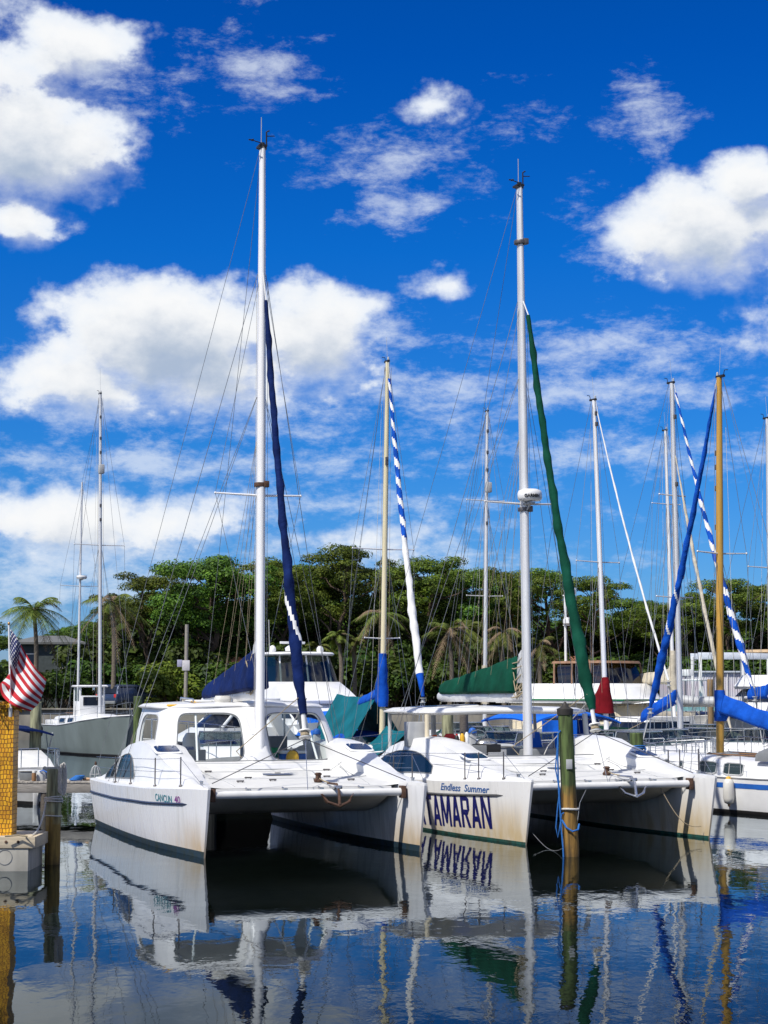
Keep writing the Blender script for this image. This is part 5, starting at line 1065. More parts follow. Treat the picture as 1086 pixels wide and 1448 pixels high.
z = at(0, 829, mzY).z
for sg in (1, -1):
    mb = MB(); mb.tube([(0, MY + .05, z), (sg*1.1, MY - .05, z + .03)], [.025, .018], 6); mb.build('spreader', ALU, mz); wire('shroud', [t_ - Vector((0, 0, .1)), (sg*1.1, MY - .05, z + .03), (sg*1.25, MY - .1, 1.55)], .007, WIRE, root); wire('shroud', [Vector((0, MY + .05, z - .1)), (sg*1.2, MY + .3, 1.55)], .007, WIRE, root)
wire('triatic_stay', [mp(zv(565)), t_], .006, WIRE, root)
mb = MB(); mb.loft([[Vector((x*k, y*k - .62, zz)) for x, y in ((-.75, -.6), (.75, -.6), (.75, .6), (-.75, .6))] for zz, k in ((3.55, 1.1), (3.62, 1.13), (3.67, 1.0))]); mb.build('pilothouse_roof', W, root, .02)
for x in (-.68, .68):
    for y in (-1.12, -.12): mb = MB(); mb.tube([(x, y, 1.8), (x*.97, y - .03, 3.56)], .06, 8); mb.build('pilothouse_post', W, root)
for sg in (1, -1):
    mb = MB(); mb.box((sg*.70, -.62, 2.4), (.05, 1.0, .8)); mb.build('pilothouse_side', W, root, .01); mb = MB(); mb.box((sg*.69, -.62, 3.15), (.02, .95, .7)); mb.build('pilothouse_pane', CLEAR, root)
mb = MB(); mb.box((0, -.07, 2.55), (1.3, .05, 1.1)); mb.build('pilothouse_front', W, root, .01); mb = MB(); mb.box((0, -.035, 2.8), (1.05, .02, .46)); mb.build('windscreen', DGLASS, root)
p = fr.w((1.5, -3.0, 0)); f_ = thing('fender', 'black fender hanging on the side of the grey ketch', 'fender', (fr.w((1.86, -3.6, 0)).x, fr.w((1.86, -3.6, 0)).y, 1.15))
mb = MB(); mb.lathe([(.03, -.3), (.13, -.26), (.16, -.1), (.16, .15), (.12, .26), (.04, .3)], n=14); mb.build('fender_body', BLACK, f_); wire('fender_rope', [(0, 0, .28), (0, .05, .6)], .01, ROPET, f_)
# boat with teal tarps behind the first catamaran
e_ = sailboat('sailboat with cream mast, teal tarps over its boom and blue and white striped headsail', 62, (540, 1010), (548, 512), (.36, -.93), 9.5, 3.0, (1.0, 1.05, 1.45), dict(hull=W2, mast=MASTC, mr=.10, spreaders=((777, 1.15), (903, .65)), fittings=(650, 655), boom=(4.6, 985, BLUEC, (.32, .2, .34)), boomdz=-.75, jib=(528, (601, 985), [(0, .05), (.3, .09), (.55, .10), (.8, .135), (.95, .115), (1, .06)], [BLUEC, SAILW, BLUEC, BLUEC], 16, dict(lo=0, hi=.52)), dodger=BLUEC))
root, fr, H, mp, zv, sh = e_
z = zv(990)
def tarp(y0, y1, zt, zb, w, nm):
    mb = MB(); top_, bot = [], []; nx, ny = 20, 16; vs = []; fs = []
    for j in range(ny + 1):
        y = lerp(y0, y1, j/ny)
        for i in range(nx + 1):
            s_ = i/nx*2 - 1; a = abs(s_); x = s_*w*(1 - .12*math.sin(j/ny*math.pi)); zz = lerp(zt, zb, a**.95) + .05*noise.noise(Vector((y*1.2, s_*3, 4))) - .12*math.sin(math.pi*j/ny)*(1 - a) - .18*a*(1 - a)*2
            vs.append((x, y, zz))
    for j in range(ny):
        for i in range(nx):
            a = j*(nx + 1) + i; fs.append((a, a + 1, a + nx + 2, a + nx + 1))
    mb.add(vs, fs); mb.add([(x, y, zz - .012) for x, y, zz in vs], [f[::-1] for f in fs]); return mb.build(nm, TEALC, root, sharp=70)
tarp(.35, -3.9, z + .22, .75, 1.75, 'boom_tarp'); tarp(1.2, 3.4, 2.15, 1.2, 1.3, 'foredeck_tarp')
# sailboat with grey mast far behind
sailboat('sailboat with plain grey mast and radar reflector beyond the green sail cover', 86, (685, 985), (689, 582), (.36, -.93), 10.5, 3.1, (1.1, 1.15, 1.5), dict(hull=W2, mast=ALU, mr=.10, spreaders=((708, 1.0), (843, .95)), reflector=690, fittings=(610, 640, 665, 740), boom=(4.2, 985, CREAMC, (.4, .25)), wr=.009))
h_ = sailboat('sailboat with white mast and dark red cover at the mast foot', 66, (858, 1030), (838, 566), (.56, -.83), 9.0, 2.9, (1.0, 1.05, 1.4), dict(hull=W, mast=MASTW, mr=.095, spreaders=((795, 1.05),), fittings=(585, 600), bootp=((-.5, .10), (-.47, .34), (-.1, .32), (.3, .24), (.7, .15), (.85, .11)), boom=(.75, 990, REDC, (.55, .4, .45)), jib=(578, (943, 962), [(0, .02), (.3, .035), (1, .045)], [SAILW], None), stripe=(.80, .93, REDP), boomdz=-.3, dodger=NAVYC, tackx=1.0))
i_ = sailboat('sailboat with silver mast, blue boom cover and spiral striped headsail', 64, (962, 1010), (950, 542), (.60, -.80), 9.5, 3.0, (1.05, 1.1, 1.5), dict(hull=W2, mast=ALU, mr=.11, spreaders=((701, .66), (845, .92)), fittings=(590, 685), boom=(2.0, 992, BLUEC, (.4, .3)), boomdz=-.7, collar=False, jib=(548, (1063, 983), [(0, .035), (.15, .05), (.5, .09), (.85, .13), (1, .06)], [BLUEC, SAILW], 14, dict(lo=0, hi=1.01)), inner=(645, .34, .06, CREAMC), tackx=1.0))
root, fr, H, mp, zv, sh = i_
mb = MB(); p = mp(zv(815)) + Vector((0, .22, 0)); mb.ell(p, (.13, .13, .14), 12, 8); mb.build('mast_lamp', CREAM, root)
sailboat('distant sailboat with slim cream mast behind the silver mast', 84, (953, 975), (941, 609), (.5, -.85), 9.0, 2.8, (1.0, 1.05, 1.4), dict(hull=W2, mast=MASTW, mr=.09, spreaders=((713, .85),), boom=(3.6, 965, CREAMC, (.6, .35, .6)), wr=.009))
sailboat('sailboat at the right frame edge with blue rolled boom cover', 70, (1091, 1010), (1085, 592), (.5, -.85), 9.0, 2.9, (1.0, 1.05, 1.4), dict(hull=W2, mast=ALU, mr=.095, spreaders=((803, 1.0),), boom=(1.4, 985, BLUEC, (.45, .3)), collar=False, wr=.008))
# white sloop with the yellow mast
c_ = sailboat('white sloop with yellow mast, bright blue boom cover and blue cove stripe, at the right', 52, (1018, 1050), (1017, 534), (-.487, .874), 9.0, 2.7, (.98, .98, 1.16), dict(hull=W, anti=ANTIK, mast=MASTY, mr=.115, spreaders=((783, .92),), fittings=(640, 660, 690, 745), bootp=((-.3, .16), (-.1, .2), (.2, .2), (.45, .15), (.6, .135)), boom=(3.6, 1005, BLUEC, (.44, .36, .5)), boomdz=-.8, jib=(540, (926, 1000), [(0, .02), (.06, .05), (.3, .075), (.6, .10), (.85, .13), (.97, .10), (1, .05)], [BLUEC, SAILW], None, dict(edge=(.56, .76, 9, .14))), stripe=(.72, .86, BLUEP), cabin=(-.31, .40, .52, .32), windows=((.19, .32, .18, .82), (.37, .49, .18, .82), (.605, .63, .35, .7), (.713, .738, .35, .7)), cabm=W, winm=mat('green_grey_glass', (.03, .05, .055), .2, var=.3, vs=3, spec=.25), rake=.8, full=.86, dodger=GREY, stan=(.3, .48, .66, .80), folds=6, tackx=1.0), mfrac=.045)
root, fr, H, mp, zv, sh = c_
y = -1.55
f_ = thing('fender', 'white fender with yellow top hanging on the side of the yellow masted sloop', 'fender', fr.w((-(H.w(H.u(y, .7), .7) + .14), y, .62)))
mb = MB(); mb.lathe([(.03, -.36), (.12, -.32), (.155, -.2), (.155, .2), (.12, .31), (.05, .36)], n=18); mb.build('fender_body', OFFW, f_, sharp=60); mb = MB(); mb.lathe([(.075, .31), (.08, .35), (.05, .4), (.02, .41)], n=14); mb.build('fender_cap', YELP, f_); mb = MB(); mb.lathe([(.03, -.42), (.035, -.36)], n=10); mb.build('fender_eye', WOODB, f_); wire('fender_rope', [(0, 0, .4), (.04, .02, .75)], .011, ROPEW, f_)
# ------------------------------------------------------------------ motor boats
def motor_hull(root, L, B, fb, hm, anti=ANTIK, flare=1.1, name='hull', boot=.1):
    hf = lambda u: B/2*(interp([(0, .93), (.3, 1), (.6, .98), (.8, .76), (.93, .38), (1, .05)], u)); sh = lambda u: interp([(0, fb[0]), (.4, fb[1]), (1, fb[2])], u)
    H = Hull(L, hf, sh, rake=L*.12, trans=-.15, depth=.5, full=.74, flare=flare); H.mesh(0, boot=boot, n=20, dz=.03).build(name, [hm, anti], root, sharp=40); return H, sh
def house(root, secs_def, m, name, bevel=.0, sharp=30):
    # cabin block: list of (y_front_bottom, y_front_top ...) sections (z, x_half, y_aft, y_fore)
    mb = MB(); mb.loft([[Vector((x, a, z)), Vector((x, f - .25*x, z)), Vector((x*.55, f, z)), Vector((-x*.55, f, z)), Vector((-x, f - .25*x, z)), Vector((-x, a, z))] for z, x, a, f in secs_def]); return mb.build(name, m, root, bevel, sharp)
def rails(root, H, sh, u0, u1, h=.7, n=7):
    for sg in (1, -1):
        tp = []
        for i in range(n):
            u = lerp(u0, u1, i/(n - 1)); p = Vector((sg*(H.w(u, sh(u)) - .07), H.y(u, sh(u)), sh(u))); tp.append(p + Vector((0, 0, h)))
            mb = MB(); mb.tube([p, p + Vector((0, 0, h))], .016, 5); mb.build('stanchion', STEEL, root)
        mb = MB(); mb.tube(tp, .018, 6); mb.build('bow_rail', STEEL, root)
MG = 'motor boats moored behind the catamarans'
def mboat(name, label, u, Y, fw):
    n = math.hypot(*fw); rz = fwd_rz(*fw); x = at(u, 1000, Y).x; return thing(name, label, 'motor boat', (x, Y, 0), rz, MG)
# flybridge motor yacht behind the first catamaran's mast
r = mboat('motor_yacht', 'tall white flybridge motor yacht with smoked bridge enclosure, behind the navy sail cover', 428, 78, (.45, -.9))
H, sh = motor_hull(r, 13, 4.2, (1.5, 1.6, 2.1), W)
house(r, [(1.5, 1.75, -3.5, 3.6), (2.1, 1.7, -3.5, 3.2), (2.75, 1.6, -3.4, 2.0)], W, 'deckhouse'); house(r, [(2.14, 1.715, -3.0, 3.1), (2.6, 1.65, -3.0, 2.25)], DGLASS, 'saloon_window')
house(r, [(2.72, 1.75, -4.2, 2.3), (2.85, 1.8, -4.2, 2.5), (3.25, 1.7, -4.1, 1.7), (3.62, 1.55, -4.0, .9)], W, 'flybridge')
house(r, [(3.55, 1.5, -2.2, .85), (4.0, 1.42, -2.2, .65), (4.72, 1.3, -2.1, .25)], TINTG, 'bridge_enclosure'); house(r, [(3.6, 1.3, -2.0, .5), (4.3, 1.1, -1.9, .1)], BLACK, 'helm_station')
for x, y in ((1.42, -2.1), (-1.42, -2.1), (1.2, .3), (-1.2, .3), (.0, .55)): mb = MB(); mb.tube([(x, y + .1, 3.55), (x*.95, y - .25, 4.75)], .045, 8); mb.build('enclosure_post', W, r)
mb = MB(); mb.pad((0, -1.0, 4.70), 3.1, 3.3, .14, .06, 4); ht = mb.build('bridge_top', W, r)
mb = MB(); mb.lathe([(.12, 0), (.32, .03), (.34, .16), (.2, .26), (.02, .28)], (.2, -.7, 4.9), 18); mb.build('radar_dome', W, ht); mb = MB(); mb.box((.2, -.7, 5.28), (1.2, .1, .1)); mb.lathe([(.14, 0), (.14, .12)], (.2, -.7, 5.14), 12); mb.build('radar_bar', W, ht, .02)
for x in (-1.1, 1.2): mb = MB(); mb.ell((x, -.6, 4.98), (.16, .16, .18), 12, 8); mb.build('satellite_dome', W, ht)
for x in (-.6, .75): mb = MB(); mb.tube([(x, -2.0, 4.8), (x, -2.1, 6.3)], .018, 5); mb.build('antenna', LGREY, ht)
mb = MB(); secs = []
for i in range(9):
    y = lerp(1.4, 6.1, i/8); w = H.w(H.u(y, 1.9), 1.9)*1.02; z = 2.05 + .1*math.sin(i*2.2); secs.append([Vector((x*w, y, lerp(z + .55*(1 - i/9), 1.45, abs(x)**3) + .05*noise.noise(Vector((x*3, y, 2))))) for x in [k/8 - 1 for k in range(17)]])
mb.loft(secs, False, False); tag(mb.build('bow_tarp', BLUET), 'bright blue tarp wrapped over the foredeck of the tall motor yacht', 'tarp'); q = bpy.context.scene.collection.objects['bow_tarp']; q.location = r.location; q.rotation_euler = r.rotation_euler; q.scale = r.scale = (1.0, 1.0, 1.04)
rails(r, H, sh, .55, .95)
# boat with navy bimini
r = mboat('bimini_boat', 'small white boat under a navy bimini, between the first catamaran mast and the teal tarps', 408, 60, (.36, -.93)); H, sh = motor_hull(r, 7, 2.5, (.9, 1.0, 1.3), W2)
house(r, [(.95, 1.0, -1.5, 1.6), (1.35, .95, -1.5, 1.3), (1.75, .85, -.4, .6)], W2, 'cabin')
mb = MB(); secs = []
for i in range(11):
    y = lerp(-2.2, .6, i/10); zz = 2.82 + .12*math.sin(math.pi*i/10); secs.append([Vector((x*1.0, y, zz - .42*abs(x)**4 + .015*noise.noise(Vector((x*4, y*3, 1))))) for x in [k/10 - 1 for k in range(21)]] + [Vector((x*.98, y, zz - .05 - .42*abs(x)**4)) for x in [1 - k/10 for k in range(21)]])
mb.loft(secs); mb.build('bimini', NAVYC, r, sharp=60)
for sg in (1, -1):
    for y in (-2.0, .4): mb = MB(); mb.tube([(sg*1.05, -.7, 1.1), (sg*.98, y, 2.5)], .018, 6); mb.build('bimini_pole', STEEL, r)
# express cruiser seen over / through the first catamaran's hard top
r = mboat('cabin_cruiser', 'white cabin cruiser with radar arch and wraparound windscreen behind the first catamaran hard top', 322, 63, (-.84, -.55)); H, sh = motor_hull(r, 7.0, 2.9, (1.2, 1.35, 1.75), OFFW)
mb = MB(); [mb.tube([(sg*(H.w(u/20, sh(u/20)) + .01), H.y(u/20, sh(u/20)), sh(u/20) - .08) for u in range(20)], .06, 8) for sg in (1,)]; mb.build('rub_rail', BLACK, r)
mb = MB(); [mb.tube([(sg*(H.w(u/20, sh(u/20)) + .01), H.y(u/20, sh(u/20)), sh(u/20) - .08) for u in range(20)], .06, 8) for sg in (-1,)]; mb.build('rub_rail', BLACK, r)
house(r, [(1.3, 1.15, -1.4, 2.6), (1.75, 1.05, -1.4, 1.9), (2.1, 1.0, -1.4, 1.2)], W, 'cabin')
house(r, [(2.1, 1.0, -1.0, 1.1), (2.75, .85, -1.0, .2)], DGLASS, 'windscreen'); mb = MB(); mb.tube([(1.0, .75, 2.1), (.85, .05, 2.78), (0, .3, 2.8), (-.85, .05, 2.78), (-1.0, .75, 2.1)], .06, 8); mb.build('windscreen_frame', W, r)
mb = MB(); mb.loft([[Vector((x, y, z)) for x in (-.95, -.6, 0, .6, .95) for _ in (0,)] + [Vector((x, y, z - .09)) for x in (.95, .6, 0, -.6, -.95)] for y, z in ((.7, 2.78), (.1, 2.95), (-.9, 3.1), (-1.6, 3.12))]); mb.build('hard_top', W, r, .01)
for sg in (1, -1): mb = MB(); mb.loft([[Vector((sg*1.15, y, z)), Vector((sg*1.0, y, z)), Vector((sg*1.0, y - w, z)), Vector((sg*1.15, y - w, z))] for y, z, w in ((-1.6, 1.5, .8), (-1.1, 2.4, .45), (-1.0, 3.05, .6))]); mb.build('radar_arch', W, r, .02)
mb = MB(); mb.lathe([(.20, 0), (.23, .03), (.23, .30), (.17, .42), (.05, .46)], (-.2, -1.0, 3.14), 18); mb.build('satellite_dome', W, r)
rails(r, H, sh, .5, .95)
# small white launch left behind the yellow post
r = mboat('launch', 'small white launch with dark blue bimini and steel rails behind the wooden dock', 26, 55.5, (.45, -.9)); H, sh = motor_hull(r, 6.2, 2.3, (.8, .9, 1.15), W2)
house(r, [(.95, .8, -1.2, 1.8), (1.3, .75, -1.2, 1.2), (1.55, .65, -1.0, .5)], W2, 'cabin')
mb = MB(); secs = [[Vector((x, y, z + .18*(1 - (x/1.0)**2))) for x in (-1.0, -.5, 0, .5, 1.0)] + [Vector((x, y, z - .06 + .18*(1 - (x/1.0)**2))) for x in (1.0, .5, 0, -.5, -1.0)] for y, z in ((-1.9, 2.05), (-.9, 2.15), (.5, 2.05))]; mb.loft(secs); mb.build('bimini', NAVYC, r)
for sg in (1, -1):
    for y in (-1.7, .35): mb = MB(); mb.tube([(sg*1.05, -.6, .95), (sg*1.0, y, 2.08)], .022, 6); mb.build('bimini_pole', LGREY, r)
rails(r, H, sh, .45, .97, .55)
t = thing('outboard_motor', 'white outboard motor tilted on the stern of the small launch', 'outboard', (at(52, 1100, 53.5).x, 53.3, .75), R(20)); mb = MB(); mb.loft([[Vector((x*k, y*k + dy, z)) for x, y in ((-.16, -.24), (.16, -.24), (.2, .1), (.12, .28), (-.12, .28), (-.2, .1))] for z, k, dy in ((0, .8, 0), (.1, 1.05, 0), (.34, 1, .02), (.46, .7, .05))]); mb.build('cowling', W2, t, .02); mb = MB(); mb.loft([[Vector((x*k, y*k, z)) for x, y in ((-.07, -.12), (.07, -.12), (.05, .14), (-.05, .14))] for z, k in ((.02, 1.1), (-.5, .9), (-.8, .8))]); mb.build('leg', W2, t, .01)
# trawler with wooden toned fly bridge canvas
r = mboat('trawler', 'cream and white trawler with tan canvas enclosure on its flybridge', 850, 86, (.75, -.66)); H, sh = motor_hull(r, 11.5, 4.0, (1.3, 1.4, 2.0), OFFW)
house(r, [(1.35, 1.7, -4.0, 2.9), (2.1, 1.65, -4.0, 2.3), (2.45, 1.6, -4.0, 2.0)], CREAM, 'deckhouse'); house(r, [(2.48, 1.95, -4.6, 2.9), (2.62, 2.0, -4.7, 3.1), (2.72, 1.95, -4.6, 2.9)], W, 'boat_deck'); house(r, [(2.70, 1.75, -3.0, 2.55), (3.15, 1.7, -3.0, 2.2), (3.32, 1.6, -3.0, 1.9)], W, 'flybridge')
house(r, [(2.60, 2.02, -4.72, 3.12), (2.66, 2.03, -4.73, 3.14)], GREENP, 'trim_band')
house(r, [(3.32, 1.45, -1.6, 1.75), (3.9, 1.4, -1.6, 1.5), (4.2, 1.3, -1.5, 1.3)], glassmat('tan_screen', (.34, .24, .17), .1), 'screen_enclosure'); house(r, [(4.18, 1.45, -1.75, 1.6), (4.28, 1.4, -1.7, 1.55)], TANC, 'canvas_top')
for k in (-1.5, -.5, .5, 1.3): 
    for sg in (1, -1): mb = MB(); mb.tube([(sg*1.58, k, 3.3), (sg*1.42, k - .1, 4.2)], .05, 6); mb.build('enclosure_post', TANC, r)
house(r, [(1.75, 1.715, -3.4, 2.4), (2.2, 1.66, -3.4, 2.2)], DGLASS, 'saloon_window')
q_ = Frame(r.location, r.rotation_euler.z).loc(at(802, 900, 86.8)); mb = MB(); b_ = Vector((q_.x, q_.y, 2.7)); mb.tube([b_, b_ + Vector((0, 0, 5.1))], .06, 8); ms = mb.build('signal_mast', W, r)
for z, s_ in ((7.2, .22), (5.9, .42)): mb = MB(); mb.lathe([(s_*.8, 0), (s_, .04), (s_, .22), (s_*.6, .3)], (q_.x - .1, q_.y + .3, z), 16); mb.box((q_.x - .05, q_.y + .15, z - .03), (.2, .5, .05)); mb.build('radar_dome', W, ms)
rails(r, H, sh, .5, .96)
r.scale = (1.05, 1.05, 1.12)
# green hulled boat
r = mboat('green_boat', 'boat with dark green topsides above a pale grey hull, behind the fender sailboat', 906, 74, (-.80, -.6)); hg = mat('green_band', (.012, .085, .05), .4, var=.25, vs=2)
H, sh = motor_hull(r, 9, 3.0, (1.15, 1.2, 1.55), mat('pale_green_grey', (.42, .46, .43), .4, var=.2, vs=2), flare=1)
for sg in (1, -1):
    mb = MB(); vs = []
    for i in range(25):
        u = i/24; vs += [(sg*(H.w(u, sh(u)) + .012), H.y(u, sh(u)), sh(u) - .02), (sg*(H.w(u, sh(u)) + .04), H.y(u, sh(u)), sh(u) + .42 + .1*u)]
    mb.add(vs, [(2*i, 2*i + 2, 2*i + 3, 2*i + 1) for i in range(24)]); mb.add([(x - sg*.05, y, z) for x, y, z in vs], [(2*i, 2*i + 2, 2*i + 3, 2*i + 1) for i in range(24)]); mb.build('bulwark', hg, r)
house(r, [(1.2, 1.1, -2.2, 1.4), (1.9, 1.05, -2.2, 1.0), (2.3, 1.0, -2.1, .7)], W2, 'cabin'); house(r, [(1.75, 1.08, -1.8, 1.15), (2.1, 1.04, -1.8, .9)], DGLASS, 'cabin_window'); rails(r, H, sh, .4, .95, .9)
# big white cream topped yacht
r = mboat('large_yacht', 'large pale yacht with cream gunwale band behind the blue furled sail', 925, 96, (-.93, -.36)); H, sh = motor_hull(r, 14, 4.0, (2.2, 2.2, 2.6), mat('pale_blue_white', (.56, .60, .64), .4, var=.15, vs=1.5))
for sg in (1, -1): mb = MB(); mb.tube([(sg*(H.w(u/24, sh(u/24)) + .01), H.y(u/24, sh(u/24)), sh(u/24) - .28) for u in range(25)], .30, 10, sx=.4); mb.build('gunwale_band', CREAMC, r)
house(r, [(2.3, 1.6, -4, 2.6), (2.62, 1.5, -4, 2.2)], mat('turquoise_paint', (.20, .42, .42), .5, var=.2), 'deck_edge')
mb = MB(); [mb.tube([(sg*1.2, -2.5, 2.5), (sg*1.1, -2.3, 3.9)], .07, 8) for sg in (1,)]; mb.build('arch_leg', W, r); mb = MB(); mb.tube([(-1.2, -2.5, 2.5), (-1.1, -2.3, 3.9)], .07, 8); mb.build('arch_leg', W, r)
mb = MB(); mb.box((0, -2.3, 3.95), (2.6, .5, .1)); mb.build('arch_top', W, r, .03); mb = MB(); mb.box((.3, -2.3, 4.35), (.7, .4, .35)); mb.tube([(.3, -2.3, 3.9), (.3, -2.3, 4.3)], .05, 6); mb.build('radar_box', W, r, .03); mb = MB(); mb.tube([(-.3, -2.3, 4), (-.3, -2.3, 5.2)], .02, 5); [mb.tube([(-.55, -2.3, z), (-.05, -2.3, z)], .02, 5) for z in (4.8, 5.0)]; mb.build('antenna', LGREY, r)
# cruiser at the far right
r = mboat('cabin_cruiser', 'white cabin cruiser with navy gunwale and raked windscreen at the right frame edge', 1078, 88, (-.75, -.66)); H, sh = motor_hull(r, 10, 3.4, (1.4, 1.6, 2.1), OFFW)
for sg in (1, -1): mb = MB(); mb.tube([(sg*(H.w(u/24, sh(u/24)) + .01), H.y(u/24, sh(u/24)), sh(u/24) - .06) for u in range(25)], .10, 8); mb.build('gunwale', NAVYP, r)
house(r, [(1.7, 1.35, -2.6, 2.2), (2.3, 1.3, -2.6, 1.7), (2.5, 1.25, -2.6, 1.5)], W, 'deckhouse'); house(r, [(2.45, 1.25, -2.4, 1.45), (3.1, 1.05, -2.4, .4)], DGLASS, 'windscreen'); house(r, [(3.08, 1.4, -3.0, .7), (3.2, 1.4, -3.0, .8), (3.7, 1.3, -3.0, .2)], W, 'flybridge'); house(r, [(4.7, 1.3, -2.6, .4), (4.82, 1.25, -2.5, .35)], mat('tan_canvas_top', (.55, .40, .24), .8, var=.2), 'canvas_top')
for x in (-1.2, 1.2):
    for y in (-2.4, .1): mb = MB(); mb.tube([(x, y, 3.6), (x, y, 4.72)], .03, 6); mb.build('top_post', STEEL, r)
rails(r, H, sh, .45, .96)
r.scale = (1, 1, 1.12)
# boat with big blue bimini behind the lettered catamaran
r = mboat('pontoon_boat', 'white boat with bright blue bimini and blue side curtain behind the lettered catamaran mast', 800, 61, (.36, -.93)); H, sh = motor_hull(r, 8.5, 2.9, (.95, 1.0, 1.35), W2)
house(r, [(1.0, 1.1, -1.8, 2.0), (1.4, 1.0, -1.8, 1.6), (1.7, .9, -.6, .9)], W2, 'cabin'); house(r, [(1.42, 1.03, -.4, 1.5), (1.62, .95, -.4, 1.1)], DGLASS, 'cabin_window')
mb = MB(); secs = []
for i in range(13):
    y = lerp(-3.4, .9, i/12); zz = 2.60 + .14*math.sin(math.pi*i/12); secs.append([Vector((x*1.65, y, zz - .28*abs(x)**3 + .03*noise.noise(Vector((x*3, y*2, 1))))) for x in [k/10 - 1 for k in range(21)]] + [Vector((x*1.63, y, zz - .05 - .28*abs(x)**3)) for x in [1 - k/10 for k in range(21)]])
mb.loft(secs); mb.build('bimini', BLUET, r, sharp=60)
for sg in (1, -1):
    for y in (-3.2, .7): mb = MB(); mb.tube([(sg*1.35, -1.2, 1.0), (sg*1.6, y, 2.42)], .02, 6); mb.build('bimini_pole', STEEL, r)
mb = MB(); mb.loft([[Vector((-1.56 + .05*math.sin(y*5), y, z)) for z in (2.35, 1.8, 1.2)] + [Vector((-1.60 + .05*math.sin(y*5), y, z)) for z in (1.2, 1.8, 2.35)] for y in [lerp(-2.6, -.6, k/10) for k in range(11)]]); mb.build('side_curtain', BLUEC, r)
mb = MB(); mb.loft([[Vector((x, .95 + .06*math.sin(x*5), z)) for z in (2.4, 1.9, 1.5)] + [Vector((x, .99 + .06*math.sin(x*5), z)) for z in (1.5, 1.9, 2.4)] for x in [lerp(.1, 1.4, k/8) for k in range(9)]]); mb.build('front_curtain', BLUET, r)
rails(r, H, sh, .5, .96)
# plain white runabouts seen through the catamaran cockpits
def runabout(label, u, Y, fw, hm=W2, L=7.0, cov=None):
    r = mboat('runabout', label, u, Y, fw); H, sh = motor_hull(r, L, 2.5, (.95, 1.05, 1.4), hm)
    house(r, [(1.05, 1.0, -1.0, 1.7), (1.4, .95, -1.0, 1.35), (1.65, .85, -.5, .7)], W, 'foredeck'); house(r, [(1.6, .88, -.3, .8), (2.05, .75, -.3, .35)], TINTG, 'windscreen'); mb = MB(); mb.tube([(.88, -.3, 1.62), (.75, -.3, 2.07), (.75, .2, 2.07), (.4, .36, 2.07), (-.4, .36, 2.07), (-.75, .2, 2.07), (-.75, -.3, 2.07), (-.88, -.3, 1.62)], .03, 6); mb.build('windscreen_frame', STEEL, r)
    if cov: house(r, [(1.02, 1.12, -3.1, -.3), (1.35, .9, -2.8, -.3), (1.75, .5, -1.9, -.35)], cov, 'cockpit_cover', sharp=60)
    rails(r, H, sh, .5, .96, .5); return r
runabout('white runabout with blue cockpit cover glimpsed through the first catamaran windscreen', 318, 58, (.36, -.93), cov=BLUEC)
runabout('white runabout with no cover seen below the flat white hard top', 690, 66, (.36, -.93))
runabout('white runabout with bright blue cover seen under the flat hard top beside the silver mast', 722, 58, (.45, -.9), cov=BLUET)
runabout('grey hulled runabout with a green cover seen under the flat hard top', 655, 74, (.2, -.97), hm=LGREY, cov=GREENC)
runabout('white runabout moored between the red sail cover and the short green piling', 905, 58, (.55, -.83))
runabout('grey covered runabout behind the yellow mast', 1000, 63, (-.5, -.86), cov=GREY)
runabout('white runabout with red cover behind the yellow masted sloop cabin', 1062, 62, (-.4, -.9), cov=REDC)
runabout('white runabout with cream cover in front of the pale metal shed', 985, 70, (-.7, -.7), cov=CREAMC)
runabout('white runabout with teal cover between the green furled sail and the red mast cover', 878, 60, (.36, -.93), cov=TEALC)
runabout('white runabout with blue cover right of the red mast cover', 940, 61, (.25, -.95), cov=BLUEC)
runabout('small white runabout with blue cover under the right end of the flat hard top', 768, 56.5, (.36, -.93), cov=BLUEC, L=5.5)
def dock_box(label, u, Y, m): t = thing('dock_box', label, 'dock box', (at(u, 1000, Y).x, Y, 1.13), R(19.5)); mb = MB(); mb.box((0, 0, .28), (1.1, .55, .55)); mb.build('chest', m, t, .02); mb = MB(); mb.pad((0, 0, .55), 1.18, .62, .1, .04, 6); mb.build('lid', m, t)
dock_box('white dock box on the dark walkway behind the first catamaran', 425, 51.7, W2); dock_box('grey dock box on the dark walkway behind the lettered catamaran', 700, 53.4, LGREY)
def pedestal(label, u, Y): t = thing('power_pedestal', label, 'power post', (at(u, 1000, Y).x, Y, 1.13), R(19.5)); mb = MB(); mb.box((0, 0, .5), (.2, .16, 1.0)); mb.build('post_body', LGREY, t, .02); mb = MB(); mb.lathe([(.12, 1.0), (.13, 1.04), (.09, 1.14), (.02, 1.17)], n=12); mb.build('cap', BLUEP, t); mb = MB(); mb.tube([(.12, -.05, .7), (.25, -.1, .4), (.18, -.1, .1), (.5, -.1, .03)], .022, 6); mb.build('shore_cable', YELP, t)
pedestal('grey power post with blue cap on the walkway behind the first catamaran', 448, 52.0); pedestal('grey power post with blue cap on the walkway behind the lettered catamaran', 668, 53.2)
